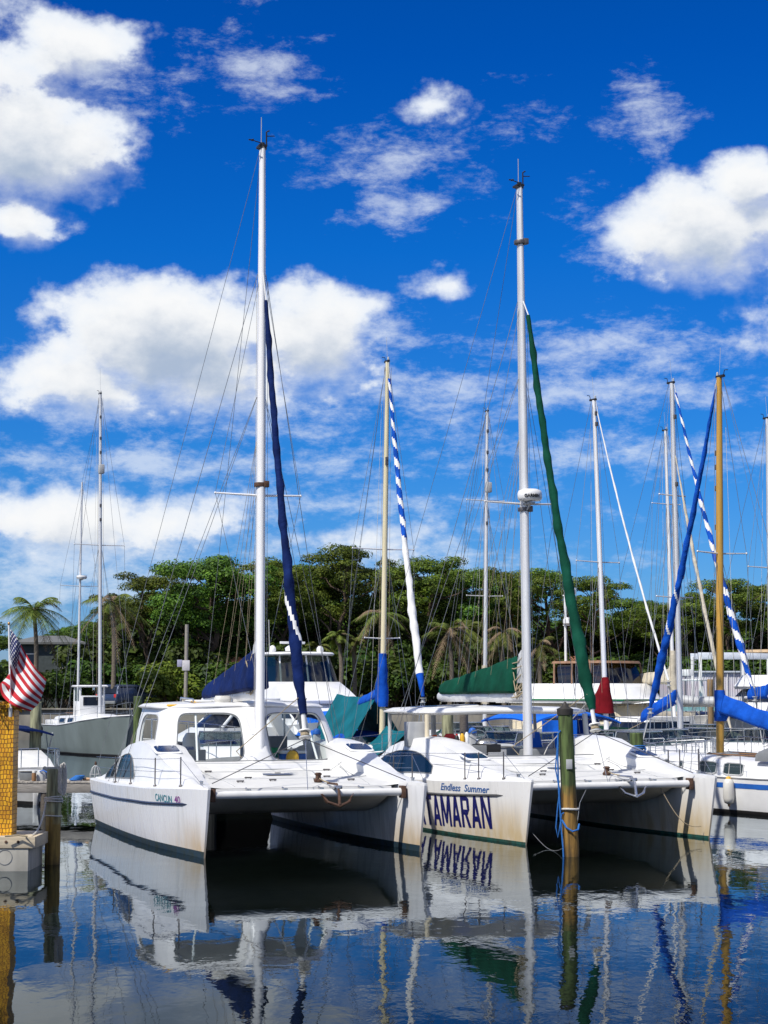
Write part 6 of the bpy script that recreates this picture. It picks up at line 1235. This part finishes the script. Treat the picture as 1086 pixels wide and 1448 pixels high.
# inflatable dinghy
t = thing('inflatable_dinghy', 'pale grey inflatable dinghy hung up behind the yellow mast', 'dinghy', (at(995, 992, 72).x, 72, at(995, 992, 72).z), R(75)); mb = MB(); mb.tube([(.55, -1.5, 0), (.58, .4, 0), (.45, 1.0, .08), (0, 1.35, .15), (-.45, 1.0, .08), (-.58, .4, 0), (-.55, -1.5, 0)], .2, 12); mb.build('tube', LGREY, t); mb = MB(); mb.loft([[Vector((x, y, -.12 - .1*(1 - abs(x)/.5))) for x in (-.5, -.25, 0, .25, .5)] + [Vector((x, y, -.05)) for x in (.5, -.5)] for y in (-1.4, 0, .9)]); mb.build('floor_board', OFFW, t); mb = MB(); mb.box((0, -1.35, .02), (.95, .06, .4)); mb.build('transom', WOODB, t)
# ------------------------------------------------------------------ loose gear in the catamaran cockpits
def gear(cat, name, label, catg, p, rz=0): root, fr, H, cab = cat; return thing(name, label, catg, fr.w(p), rz + root.rotation_euler.z)
t = gear(catA, 'outboard_motor', 'white outboard engine with dark body standing inside the first catamaran cockpit', 'outboard', (.75, -3.1, 1.15)); mb = MB(); mb.loft([[Vector((x*k, y*k, z)) for x, y in ((-.17, -.22), (.17, -.22), (.2, .12), (.1, .28), (-.1, .28), (-.2, .12))] for z, k in ((.72, .9), (.8, 1.05), (1.05, 1), (1.2, .6))]); mb.build('cowling', W, t, .03); mb = MB(); mb.box((0, 0, .42), (.26, .24, .6)); mb.box((0, .02, .1), (.1, .16, .3)); mb.build('leg', BLACK, t, .02)
t = gear(catA, 'cabinet', 'brown wooden cabinet inside the first catamaran cockpit', 'cabinet', (1.45, -2.3, .96)); mb = MB(); mb.box((0, 0, .38), (.5, .5, .76)); mb.build('carcass', WOODB, t, .01); mb = MB(); mb.box((0, .262, .38), (.4, .02, .62)); mb.build('door', WOODD, t, .004)
t = gear(catA, 'blue_jacket', 'blue patterned jacket hanging inside the first catamaran left window', 'jacket', (1.12, -1.7, 1.35)); mb = MB(); mb.loft([[Vector((x*k + .02*math.sin(z*9 + x*8), y*k, z)) for x, y in ((-.2, -.06), (0, -.09), (.2, -.06), (.2, .06), (0, .09), (-.2, .06))] for z, k in ((0, 1.1), (.3, 1), (.55, .9), (.7, .35))]); mb.build('cloth', mat('blue_print', (.02, .08, .35), .8, var=.0, col2=(.4, .45, .6), vs=16), t)
t = gear(catA, 'cockpit_chair', 'pale plastic chair inside the first catamaran cockpit', 'chair', (1.0, -1.2, .96)); mb = MB(); mb.box((0, 0, .42), (.45, .45, .05)); mb.build('seat', LGREY, t, .02); mb = MB(); mb.box((0, -.22, .75), (.44, .05, .55)); mb.build('backrest', LGREY, t, .02)
for x in (-.19, .19):
    for y in (-.19, .19): mb = MB(); mb.tube([(x, y, 0), (x, y, .42)], .022, 6); mb.build('leg', LGREY, t)
t = gear(catA, 'bucket', 'green bucket inside the first catamaran right window', 'bucket', (-.75, -.9, 1.75)); mb = MB(); mb.lathe([(.11, 0), (.15, .28), (.135, .28), (.1, .02)], n=16); mb.build('pail', GREENP, t)
t = gear(catA, 'locker', 'grey locker behind the right windscreen opening of the first catamaran', 'locker', (-1.0, -2.6, .96)); mb = MB(); mb.box((0, 0, .65), (1.1, .5, 1.3)); mb.build('carcass', GREY, t, .02); mb = MB(); mb.box((.2, .262, .65), (.5, .02, 1.1)); mb.build('door', LGREY, t, .005)
t = gear(catA, 'cooler_box', 'blue cooler box with white lid inside the first catamaran', 'cooler', (-1.2, -.7, 1.55)); mb = MB(); mb.box((0, 0, .17), (.6, .36, .34)); mb.build('tub', BLUEP, t, .02); mb = MB(); mb.box((0, 0, .375), (.63, .39, .07)); mb.build('lid', W, t, .02)
for k, (x, m_) in enumerate(((-.95, YELP), (-1.05, NAVYC))): t = gear(catA, 'gear_bag', ('yellow topped gear bundle', 'navy gear bundle')[k] + ' behind the furling drum of the first catamaran', 'bag', (x, .1 - .3*k, 1.66)); mb = MB(); mb.ell((0, 0, .16), (.16, .14, .18), 14, 9); mb.build('sack', m_, t); wire('tie', [(0, 0, .3), (.05, .02, .4)], .02, ROPEW, t)
t = gear(catB, 'life_ring', 'orange life ring with white bands beside the white vent box', 'life ring', (1.75, -1.5, 1.95), R(12)); mb = MB(); mb.tube([(.26*math.cos(a*.2618), 0, .26*math.sin(a*.2618)) for a in range(25)], .065, 10, mf=lambda i, j: 1 if i % 6 == 0 else 0); mb.build('ring', [ORANGE, W], t, sharp=60)
t = gear(catB, 'life_jacket', 'dark red life jacket hung in the lettered catamaran cockpit', 'life jacket', (1.45, -1.3, 1.75)); mb = MB(); mb.loft([[Vector((x*k, y, z)) for x, y in ((-.2, -.08), (.2, -.08), (.22, .08), (-.22, .08))] for z, k in ((0, .9), (.2, 1), (.42, .9), (.55, .5))]); mb.build('vest', REDP, t, .04)
for k, (x, y, h, m_, l) in enumerate(((1.45, -.85, .3, BLACK, 'black bottle'), (1.3, -.85, .36, YELP, 'yellow bottle'), (1.17, -.85, .4, W, 'white jug'))): t = gear(catB, 'bottle', l + ' standing on the grey helm console of the lettered catamaran', 'bottle', (x, y, 2.03)); mb = MB(); mb.lathe([(.055, 0), (.06, .03), (.06, h*.6), (.025, h*.8)], n=12); mb.build('bottle_body', m_, t); mb = MB(); mb.lathe([(.028, h*.8), (.028, h*.92)], n=10); mb.build('cap', BLACK if m_ is not BLACK else REDP, t)
t = gear(catB, 'grill', 'black round topped grill in the lettered catamaran cockpit', 'grill', (.55, -1.0, 1.75)); mb = MB(); mb.ell((0, 0, .3), (.3, .22, .14), 16, 8); mb.build('lid', STEEL, t); mb = MB(); mb.box((0, 0, .18), (.62, .46, .2)); mb.tube([(0, 0, 0), (0, 0, .1)], .05, 8); mb.build('firebox', BLACK, t, .03)
t = gear(catB, 'helm_seat', 'grey moulded helm seat with black headrest in the lettered catamaran', 'seat', (1.3, -1.55, 1.3)); mb = MB(); mb.loft([[Vector((x*k, y*.1 + dy, z)) for x, y in ((-.28, -1), (.28, -1), (.28, 1), (-.28, 1))] for z, k, dy in ((.1, 1, 0), (.5, 1.05, -.05), (.85, .8, -.1))]); mb.build('backrest', GREY, t, .03); mb = MB(); mb.box((0, .2, .1), (.55, .5, .12)); mb.build('cushion', BLACK, t, .03)
for k, (x, y) in enumerate(((-1.9, -1.2), (-1.55, -2.0))): t = gear(catB, 'deck_chair', ('blue cloth deck chair at the right hard top post of the lettered catamaran', 'blue cloth deck chair further aft in the lettered catamaran cockpit')[k], 'chair', (x, y, 1.2), .4*k); mb = MB(); mb.box((0, 0, .42), (.5, .45, .04)); mb.build('seat', BLUET, t, .01); mb = MB(); mb.box((0, -.25, .8), (.5, .04, .6), M=Matrix.Rotation(.25, 3, 'X')); mb.build('backrest', BLUET, t, .01); mb = MB(); [mb.tube([(sg*.27, -.25, 0), (sg*.27, .1, .62), (sg*.27, -.3, .64), (sg*.27, -.35, 1.1)], .018, 6) for sg in (1,)]; mb.build('frame', STEEL, t); mb = MB(); mb.tube([(-.27, -.25, 0), (-.27, .1, .62), (-.27, -.3, .64), (-.27, -.35, 1.1)], .018, 6); mb.build('frame', STEEL, t)
# ------------------------------------------------------------------ shore : trees, palms, shrubs, houses, car, shed
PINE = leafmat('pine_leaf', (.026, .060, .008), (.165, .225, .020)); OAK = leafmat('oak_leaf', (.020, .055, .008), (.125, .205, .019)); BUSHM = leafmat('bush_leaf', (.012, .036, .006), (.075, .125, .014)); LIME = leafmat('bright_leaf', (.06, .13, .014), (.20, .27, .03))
PALMG = leafmat('palm_leaf', (.055, .095, .014), (.19, .22, .04)); PALMB = mat('dead_frond', (.24, .17, .10), .9, var=.4, vs=6)
BARK = mat('pine_bark', (.11, .075, .05), .95, var=.5, vs=4, stretch=(3, 3, .5), bump=.6, bs=10); PBARK = mat('palm_bark', (.17, .14, .105), .95, var=.45, vs=6, stretch=(1, 1, 3), bump=.6, bs=10)
def leaf_clump(mb, rng, c, r, n, sz, up=.25):
    for _ in range(n):
        while True:
            p = Vector((rng.gauss(0, 1), rng.gauss(0, 1), rng.gauss(.25, 1))).normalized()
            if p.z > -.45: break
        k = rng.uniform(.72, 1.06) if rng.random() < .82 else rng.uniform(.3, .7)
        k *= 1 + .16*math.sin(p.x*5 + c.x*3)*math.sin(p.y*5 + c.y)
        q = Vector((p.x*r[0]*k, p.y*r[1]*k, p.z*r[2]*k)) + c
        nn = (p + Vector((rng.gauss(0, .38), rng.gauss(0, .38), rng.gauss(up, .38)))).normalized(); a = nn.orthogonal().normalized(); b = nn.cross(a); th = rng.uniform(0, 6.28); a, b = a*math.cos(th) + b*math.sin(th), b*math.cos(th) - a*math.sin(th)
        s = sz*rng.uniform(.6, 1.4); w = s*rng.uniform(.35, .75)
        mb.add([q - a*s*.5, q + b*w*.5 + nn*s*.08, q + a*s*.5, q - b*w*.5 + nn*s*.08], [(0, 1, 2, 3)])
def limb(mb, rng, a, b, r0, r1, wob=.3, n=6):
    pts = [a.lerp(b, i/n) + Vector((rng.gauss(0, wob), rng.gauss(0, wob), rng.gauss(0, wob*.5)))*math.sin(math.pi*i/n) for i in range(n + 1)]; mb.tube(pts, [lerp(r0, r1, i/n) for i in range(n + 1)], 7, caps=False); return pts
def pine(seed, Hh, spread, lean, style):
    rng = random.Random(seed); tr = MB(); cr = MB(); top = Vector((lean, rng.uniform(-.4, .4), Hh*.78))
    tp = limb(tr, rng, Vector((0, 0, -.3)), top, .24, .10, .35, 9)
    nl = 9 if style == 0 else 11
    for k in range(nl):
        a = 6.283*k/nl + rng.uniform(-.4, .4); lo = rng.uniform(.42, .95) if style == 0 else rng.uniform(.3, .95)
        s = tp[min(9, int(lo*9))]; rad = spread*rng.uniform(.45, 1.0)*(1.0 if lo > .5 else .8); zt = Hh*(.70 + .22*lo - .16*(rad/spread)**2) + rng.uniform(-.5, .4) if style == 0 else Hh*(.35 + .55*lo) + rng.uniform(-.5, .5)
        e = Vector((s.x + rad*math.cos(a), s.y + rad*math.sin(a), max(zt, s.z + .4))); lp = limb(tr, rng, s, e, .085, .025, .25, 6)
        for j in range(3 if style == 0 else 4):
            f = (1.0, .8, .6, .45)[j]; q = lp[min(6, int(f*6))] + Vector((rng.gauss(0, .5), rng.gauss(0, .5), rng.uniform(.1, .7))); rr = .42*(3.0**rng.random())*(1.1 if style else 1)
            leaf_clump(cr, rng, q, (rr*1.15, rr*1.15, rr*.58), int(170 + 560*min(1.2, rr*rr)), .155)
    for k in range(7 if style == 0 else 6):
        a = rng.uniform(0, 6.283); rad = spread*rng.uniform(0, .5); q = Vector((top.x + rad*math.cos(a), top.y + rad*math.sin(a), Hh*rng.uniform(.88, .97) - rad*.12)); limb(tr, rng, top, q, .05, .02, .1, 4); rr = .55*(2.4**rng.random())
        leaf_clump(cr, rng, q, (rr*1.2, rr*1.2, rr*.58), int(200 + 500*min(1.3, rr*rr)), .155)
    return tr, cr
def shrub(seed, w, h, n=16, per=150, sz=.26):
    rng = random.Random(seed); tr = MB(); cr = MB()
    for k in range(n):
        a = rng.uniform(0, 6.283); rad = w*.5*rng.uniform(.1, .85); z = h*rng.uniform(.25, .88)*(1 - .35*(rad/(w*.5))**2); q = Vector((rad*math.cos(a), rad*math.sin(a), z)); limb(tr, rng, Vector((rad*.2*math.cos(a), rad*.2*math.sin(a), -.1)), q, .05, .015, .1, 3)
        rr = min(w, h)*rng.uniform(.17, .27); leaf_clump(cr, rng, q, (rr, rr, rr*.8), per, sz)
    return tr, cr
def mk(name, label, cat, trc, mats, group):
    r = thing(name, label, cat, (0, 0, 0), 0, group); trc[0].build('trunk', mats[0], r, sharp=80); trc[1].build('crown', mats[1], r, sharp=180); return r
TG = 'tall trees standing along the shore'
protos = [(mk('pine_tree', '', 'tree', pine(11 + i, 11.0, 4.2, (-.8, .5, 1.1, -.2)[i], 0), (BARK, PINE), TG)) for i in range(4)]
oaks = [(mk('oak_tree', '', 'tree', pine(41 + i, 9.0, 4.0, (.5, -.6, .2)[i], 1), (BARK, OAK), TG)) for i in range(3)]
used = {}
def place(p, u, Y, v_top, H0, label, rz, sx=1.0):
    Y += 6; zt = at(u, v_top, Y).z - GZ; k = zt/H0; loc = (at(u, 900, Y).x, Y, GZ)
    if p.name not in used: used[p.name] = 1; o = p; o.location = loc; o.rotation_euler = (0, 0, rz)
    else: o = dup(p, loc, rz)
    o.scale = (k*sx, k*sx, k); o['label'] = label; return o
rng = random.Random(5)
FT = [(210, 132, 808, 0, 'lone leftmost pine of the shore row, its crown leaning left over a gap of sky'), (262, 136, 795, 0, 'broad flat topped pine behind the thin utility pole'), (310, 131, 783, 1, 'tall umbrella shaped pine above the small hidden grey house'), (352, 137, 786, 0, 'umbrella pine just left of the navy sail catamaran mast'),
    (398, 133, 800, 0, 'pine just right of the navy sail catamaran mast'), (442, 138, 796, 1, 'pine rising right of the navy furled jib'), (482, 131, 768, 0, 'tallest pine of the shore row, left of the cream mast'), (522, 136, 790, 0, 'pine directly left of the cream mast'), (566, 133, 800, 1, 'pine right behind the cream mast'),
    (606, 131, 787, 0, 'round topped pine right of the striped headsail'), (645, 137, 800, 0, 'pine between the striped headsail and the radar reflector mast'), (690, 133, 803, 1, 'pine behind the radar reflector mast'), (722, 131, 801, 0, 'pine left of the silver catamaran mast, ending the middle row'),
    (788, 133, 803, 0, 'narrow pine behind the green furled jib, right of a sky gap'), (838, 130, 812, 0, 'pine behind the mast with the red cover'), (872, 138, 842, 1, 'smaller pine right of the red cover mast, before a low gap'), (940, 132, 850, 0, 'pine behind the silver mast with the mast lamp'),
    (985, 136, 838, 1, 'pine between the silver and yellow masts'), (1030, 131, 816, 0, 'flat topped pine right behind the yellow mast'), (1080, 134, 826, 0, 'pine at the right frame edge of the shore row'), (1130, 133, 820, 1, 'pine past the right frame edge'), (1185, 135, 815, 0, 'pine far beyond the right frame edge')]
for i, (u, Y, v, q, l) in enumerate(FT): place(protos[(i*3 + 1) % 4] if q == 0 else oaks[i % 3], u, Y, v, 11.0 if q == 0 else 9.0, l, rng.uniform(0, 6.28), rng.uniform(.95, 1.15))
BK = 'second row of trees filling the wood behind'
def bk(u, Y, v, l):
    o = place(oaks[int(u) % 3], u, Y, v, 9.0, l, rng.uniform(0, 6.28), 1.25); o['group'] = BK; return o
for i, u in enumerate(range(205, 1200, 42)):
    if 735 <= u <= 770 or 888 <= u <= 925: continue
    bk(u + rng.uniform(-8, 8), 146 + rng.uniform(-3, 8), (858 if u < 740 else 884) + rng.uniform(-14, 18), 'dark green oak in the back row of the shore wood')
for i, (u, v) in enumerate(((98, 884), (128, 878), (158, 872), (186, 868), (205, 850), (112, 890), (172, 882))): o = bk(u, 150 + 3*i % 7, v, 'low oak in the thin left end of the shore wood')
for i, u in enumerate((-30, -70, -110, -150, -195, -240, -290, -345, -400)): bk(u, 150 + 4*(i % 3), 880 - 9*(i % 4), 'low oak beyond the left frame edge')
# understory shrubs
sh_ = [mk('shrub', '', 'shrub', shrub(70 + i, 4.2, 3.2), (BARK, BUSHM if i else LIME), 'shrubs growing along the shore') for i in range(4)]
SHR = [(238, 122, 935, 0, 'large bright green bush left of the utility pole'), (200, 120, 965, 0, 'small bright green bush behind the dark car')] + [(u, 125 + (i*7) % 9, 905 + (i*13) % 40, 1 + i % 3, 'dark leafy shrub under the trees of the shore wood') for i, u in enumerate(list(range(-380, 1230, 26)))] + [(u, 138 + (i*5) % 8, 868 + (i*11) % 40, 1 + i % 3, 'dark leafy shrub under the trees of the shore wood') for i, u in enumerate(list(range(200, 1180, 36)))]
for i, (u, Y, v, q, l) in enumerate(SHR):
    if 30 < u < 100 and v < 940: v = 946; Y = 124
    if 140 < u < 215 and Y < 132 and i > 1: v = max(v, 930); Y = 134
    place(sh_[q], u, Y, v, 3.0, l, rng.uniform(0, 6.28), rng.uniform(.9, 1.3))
# palms
def palm(seed, h, nfr, dead, fl):
    rng = random.Random(seed); tr = MB(); cr = MB(); dd = MB(); pts = [Vector((.25*math.sin(i*.3), .1*i/10, h*i/10 - .2)) for i in range(11)]; tr.tube(pts, [.19 - .006*i for i in range(11)], 10); tr.lathe([(.16, -.5), (.27, -.2), (.24, .1), (.1, .3)], pts[-1], 10)
    c = pts[-1] + Vector((0, 0, .2))
    for k in range(nfr):
        a = 6.283*k/nfr*2.4 + rng.uniform(-.3, .3); el = rng.uniform(-.5, 1.1); L_ = fl*rng.uniform(.8, 1.1); isd = k < dead; el = rng.uniform(-.9, -.1) if isd and k % 2 else el; mb = dd if isd else cr
        d = Vector((math.cos(a)*math.cos(el), math.sin(a)*math.cos(el), math.sin(el))); side = Vector((-math.sin(a), math.cos(a), 0)); P = []
        for i in range(11): t = i/10; P.append(c + d*L_*t - Vector((0, 0, 1))*L_*(.55 if not isd else .8)*t*t)
        mb.tube(P, [.03*(1 - .8*i/10) for i in range(11)], 4, caps=False)
        for i in range(1, 30):
            t = i/30; f = t*10; j = min(9, int(f)); p = P[j].lerp(P[j+1], f - j); ax = (P[j+1] - P[j]).normalized(); ln = fl*.30*math.sin(math.pi*(.12 + .86*t))**.7*(1 if not isd else .7)
            for sg in (1, -1):
                e = p + side*sg*ln*.75 + ax*ln*.55 - Vector((0, 0, ln*rng.uniform(.25, .7))); w = ax*.035; mb.add([p - w, p + w, e], [(0, 1, 2)])
    return tr, cr, dd
def mkpalm(label, u, Y, v, seed, nfr, dead, fl, rz):
    Y += 6; h = at(u, v, Y).z - GZ; r = thing('palm_tree', label, 'palm', (at(u, 900, Y).x, Y, GZ), rz, 'palms along the shore'); a, b, c = palm(seed, h, nfr, dead, fl); a.build('trunk', PBARK, r, sharp=80); b.build('crown', PALMG, r, sharp=180)
    if c.v: c.build('dead_frond', PALMB, r, sharp=180)['kind'] = 'stuff'
mkpalm('green palm with a few brown fronds above the American flag', 47, 118, 862, 1, 24, 4, 2.9, .3); mkpalm('ragged palm rising behind the grey ketch main mast', 160, 117, 852, 2, 20, 8, 2.8, 1.2)
mkpalm('half dead palm behind the cream mast', 541, 119, 868, 3, 20, 11, 2.3, 2.1); mkpalm('drooping brown palm right of the striped headsail', 634, 118, 893, 4, 20, 10, 2.4, .2); mkpalm('yellowing palm left of the radar reflector mast', 660, 120, 888, 5, 18, 5, 2.0, .9); mkpalm('brown fronded palm behind the green sail cover', 714, 119, 893, 6, 18, 9, 2.2, 3.0); mkpalm('small palm with drooping brown fronds right of the silver catamaran mast', 765, 118, 912, 7, 16, 8, 1.9, 1.7)
for i, (u, v) in enumerate(((478, 898), (500, 908), (452, 915))): mkpalm(('yellow green cabbage palm right of the tall motor yacht', 'cabbage palm between motor yacht and cream mast', 'cabbage palm behind the tall motor yacht bridge')[i], u, 121 + i, v, 20 + i, 26, 2, 1.25, i)
# houses
ROOFG = mat('grey_shingle', (.15, .155, .15), .85, var=.3, vs=8, stretch=(1, 1, 5)); ROOFR = mat('terracotta_roof', (.34, .15, .08), .8, var=.3, vs=6); STUC = mat('pale_stucco', (.42, .42, .42), .85, var=.15, vs=3); DK = mat('dark_siding', (.06, .075, .075), .8, var=.3, vs=4)
def houseb(label, u, Y, v_eave, v_ridge, w, d, wallm, roofm, rz=0, zb=GZ):
    Y += 6
    r = thing('house', label, 'house', (at(u, 900, Y).x, Y + d/2, zb), rz, 'houses behind the trees'); ze = at(u, v_eave, Y).z - zb; zr = at(u, v_ridge, Y).z - zb
    mb = MB(); mb.box((0, 0, ze/2), (w, d, ze)); mb.build('wall', wallm, r)
    o = .5; mb = MB(); mb.loft([[Vector((x*kx, y*ky, z)) for x, y in ((-1, -1), (1, -1), (1, 1), (-1, 1))] for z, kx, ky in ((ze - .12, w/2 + o, d/2 + o), (ze + .05, w/2 + o, d/2 + o), (zr, w*.22, .08))]); mb.build('roof', roofm, r)
    n = max(2, int(w/2.4))
    for k in range(n):
        x = lerp(-w/2 + 1, w/2 - 1, k/(n - 1))
        for z in ([ze*.3, ze*.72] if ze > 4.5 else [ze*.55]): mb = MB(); mb.box((x, -d/2 - .03, z), (1.0, .08, 1.2)); wf = mb.build('window', OFFW, r, .01); mb = MB(); mb.box((x, -d/2 - .075, z), (.85, .02, 1.05)); mb.build('pane', DGLASS, wf)
    for x in (-w/2, w/2): mb = MB(); mb.tube([(x, -d/2 - .35, 0), (x, -d/2 - .35, ze - .1)], .12, 8); mb.build('column', OFFW, r)
    return r
houseb('raised grey roofed house behind the palm above the American flag', 62, 136, 909, 897, 5.0, 7, DK, ROOFG, .1); houseb('small grey roofed house half hidden by shrubs right of the utility pole', 284, 128, 940, 922, 2.9, 4, DK, ROOFG, .1); houseb('low house with terracotta roof behind the green furled jib', 812, 126, 938, 927, 4.2, 5, STUC, ROOFR); houseb('pale house glimpsed behind the navy sail cover', 322, 130, 938, 926, 2.6, 4, STUC, ROOFR, .15)
# utility pole with sign
r = thing('sign_post', 'thin brown utility pole with a small square pale sign', 'pole', (at(262, 1000, 124).x, 124, GZ)); mb = MB(); mb.tube([(0, 0, -.3), (.05, 0, at(262, 883, 124).z - GZ)], .13, 10); mb.build('post', WOODG, r); mb = MB(); mb.box((.03, -.15, at(262, 941, 124).z - GZ), (.52, .03, .72)); mb.build('sign_plate', mat('sign_white', (.6, .58, .6), .6, var=.15), r, .01); mb = MB(); mb.box((-.42, -.1, at(262, 938, 124).z - GZ), (.34, .03, .5)); mb.build('small_plate', mat('sign_lilac', (.36, .36, .5), .6, var=.15), r, .01)
# SUV
def suv(label, u, Y, rz):
    r = thing('parked_car', label, 'car', (at(u, 980, Y).x, Y, GZ + .01), rz); P = mat('dark_blue_paint', (.035, .055, .11), .25, .3, var=.2, coat=.5)
    prof = [(-2.3, .45), (-2.36, .7), (-2.34, 1.05), (-2.22, 1.12), (-2.0, 1.68), (-1.85, 1.76), (.2, 1.76), (.45, 1.7), (1.1, 1.18), (2.1, 1.05), (2.32, .9), (2.36, .6), (2.3, .4)]
    mb = MB(); secs = []
    for x, k in ((-.94, 0), (-.90, 1), (.90, 1), (.94, 0)):
        secs.append([Vector((x*(.86 if z > 1.15 else 1.0), y*(1 if k else .985), z if k else max(.45, z - .05))) for y, z in prof])
    mb.loft(secs); body = mb.build('body', P, r, .05)
    for y0, y1, a, b in ((-1.95, -1.1, .1, 0), (-1.0, -.1, 0, 0), (0, .75, 0, .35)):
        for sg in (1, -1): mb = MB(); x0 = .825; mb.loft([[Vector((sg*x, y0, 1.18)), Vector((sg*x, y1, 1.18)), Vector((sg*x, y1 - b, 1.62)), Vector((sg*x, y0 + a, 1.62))] for x in (x0 - .05, x0 + .012)]); mb.build('side_window', DGLASS, body)
    mb = MB(); mb.loft([[Vector((x, -2.235 - d, 1.16)) for x in (-.72, .72)] + [Vector((x, -2.04 - d, 1.62)) for x in (.68, -.68)] for d in (-.05, .02)]); mb.build('rear_window', DGLASS, body); mb = MB(); mb.loft([[Vector((x, 1.08 + d, 1.2)) for x in (-.72, .72)] + [Vector((x, .5 + d, 1.66)) for x in (.66, -.66)] for d in (-.05, .03)]); mb.build('windscreen', DGLASS, body)
    for sg in (1, -1):
        mb = MB(); mb.box((sg*.80, -2.36, .98), (.2, .06, .24)); mb.build('tail_light', REDP, r, .02); mb = MB(); mb.box((sg*.72, 2.33, .82), (.3, .06, .16)); mb.build('headlight', LGREY, r, .02)
        for y in (-1.45, 1.42): Mx = Matrix.Rotation(math.pi/2, 3, 'Y'); mb = MB(); mb.lathe([(.22, -.11), (.34, -.11), (.37, -.06), (.37, .06), (.34, .11), (.22, .11)], (sg*.84, y, .37), 22, M=Mx); wh = mb.build('wheel', BLACK, r); mb = MB(); mb.lathe([(.05, -.12), (.22, -.115), (.22, .115), (.05, .12)], (sg*.84, y, .37), 14, M=Mx); mb.build('rim', STEEL, wh)
    mb = MB(); mb.box((0, -2.37, .52), (1.7, .14, .22)); mb.build('bumper', GREY, r, .04); mb = MB(); mb.box((0, 2.33, .5), (1.7, .14, .22)); mb.build('bumper', GREY, r, .04)
suv('dark blue estate car parked on the shore behind the grey ketch', 180, 125, fwd_rz(.5, .87) )
# metal shed and pipe frame on the right
SHED = mat('translucent_shed_panels', (.56, .62, .68), .5, var=.0, col2=(.62, .50, .54), vs=.5, stretch=(.5, .5, 1.2))
x0, x1 = at(948, 950, 104).x, at(1048, 950, 104).x; zt = at(1000, 951, 104).z; r = thing('metal_shed', 'pale bluish corrugated metal shed on the right shore', 'shed', ((x0 + x1)/2, 106, 0)); w = x1 - x0
mb = MB(); n = 60; f_ = [Vector((lerp(-w/2, w/2, i/n), -2 + .03*(i % 2), z)) for z in (.0, zt) for i in range(n + 1)]; mb.add(f_, [(i, i + 1, n + 2 + i, n + 1 + i) for i in range(n)]); mb.build('wall', SHED, r); mb = MB(); mb.add([p + Vector((0, -.02 + 4, 0)) for p in f_], [(i, i + 1, n + 2 + i, n + 1 + i) for i in range(n)]); mb.build('back_wall', SHED, r)
for sg in (1, -1): mb = MB(); mb.box((sg*(w/2 - .02), 0, zt/2), (.06, 3.98, zt)); mb.build('end_wall', SHED, r)
mb = MB(); mb.box((0, 0, zt + .05), (w + .3, 4.3, .09)); mb.build('roof', mat('shed_roof', (.55, .6, .66), .5, var=.1), r)
for k in range(6): mb = MB(); mb.box((lerp(-w/2, w/2, k/5), -2.06, zt/2), (.05, .05, zt)); mb.build('mullion', GREY if k % 2 else W2, r)
for k in (-1.5, .6, 1.7): mb = MB(); mb.tube([(k, -1.9, -1), (k, -1.9, .2)], .15, 8); mb.build('pile_leg', WOODD, r)
x0, x1 = at(990, 930, 98).x, at(1100, 930, 98).x; zt = at(1000, 927, 98).z; r = thing('pipe_frame', 'white square pipe frame standing above the pale metal shed', 'frame', (x0, 98, 0)); w = x1 - x0
for x in (0, w*.55, w): mb = MB(); mb.box((x, 0, zt/2), (.16, .16, zt)); mb.build('post', W2, r, .01)
for y in (0, 2.5): mb = MB(); mb.box((w/2, y, zt), (w + .2, .14, .34)); mb.build('beam', mat('frame_paint', (.66, .70, .76), .45, var=.12), r, .01)
for x in (0, w): mb = MB(); mb.box((x, 2.5, zt/2), (.16, .16, zt)); mb.build('post', W2, r, .01)
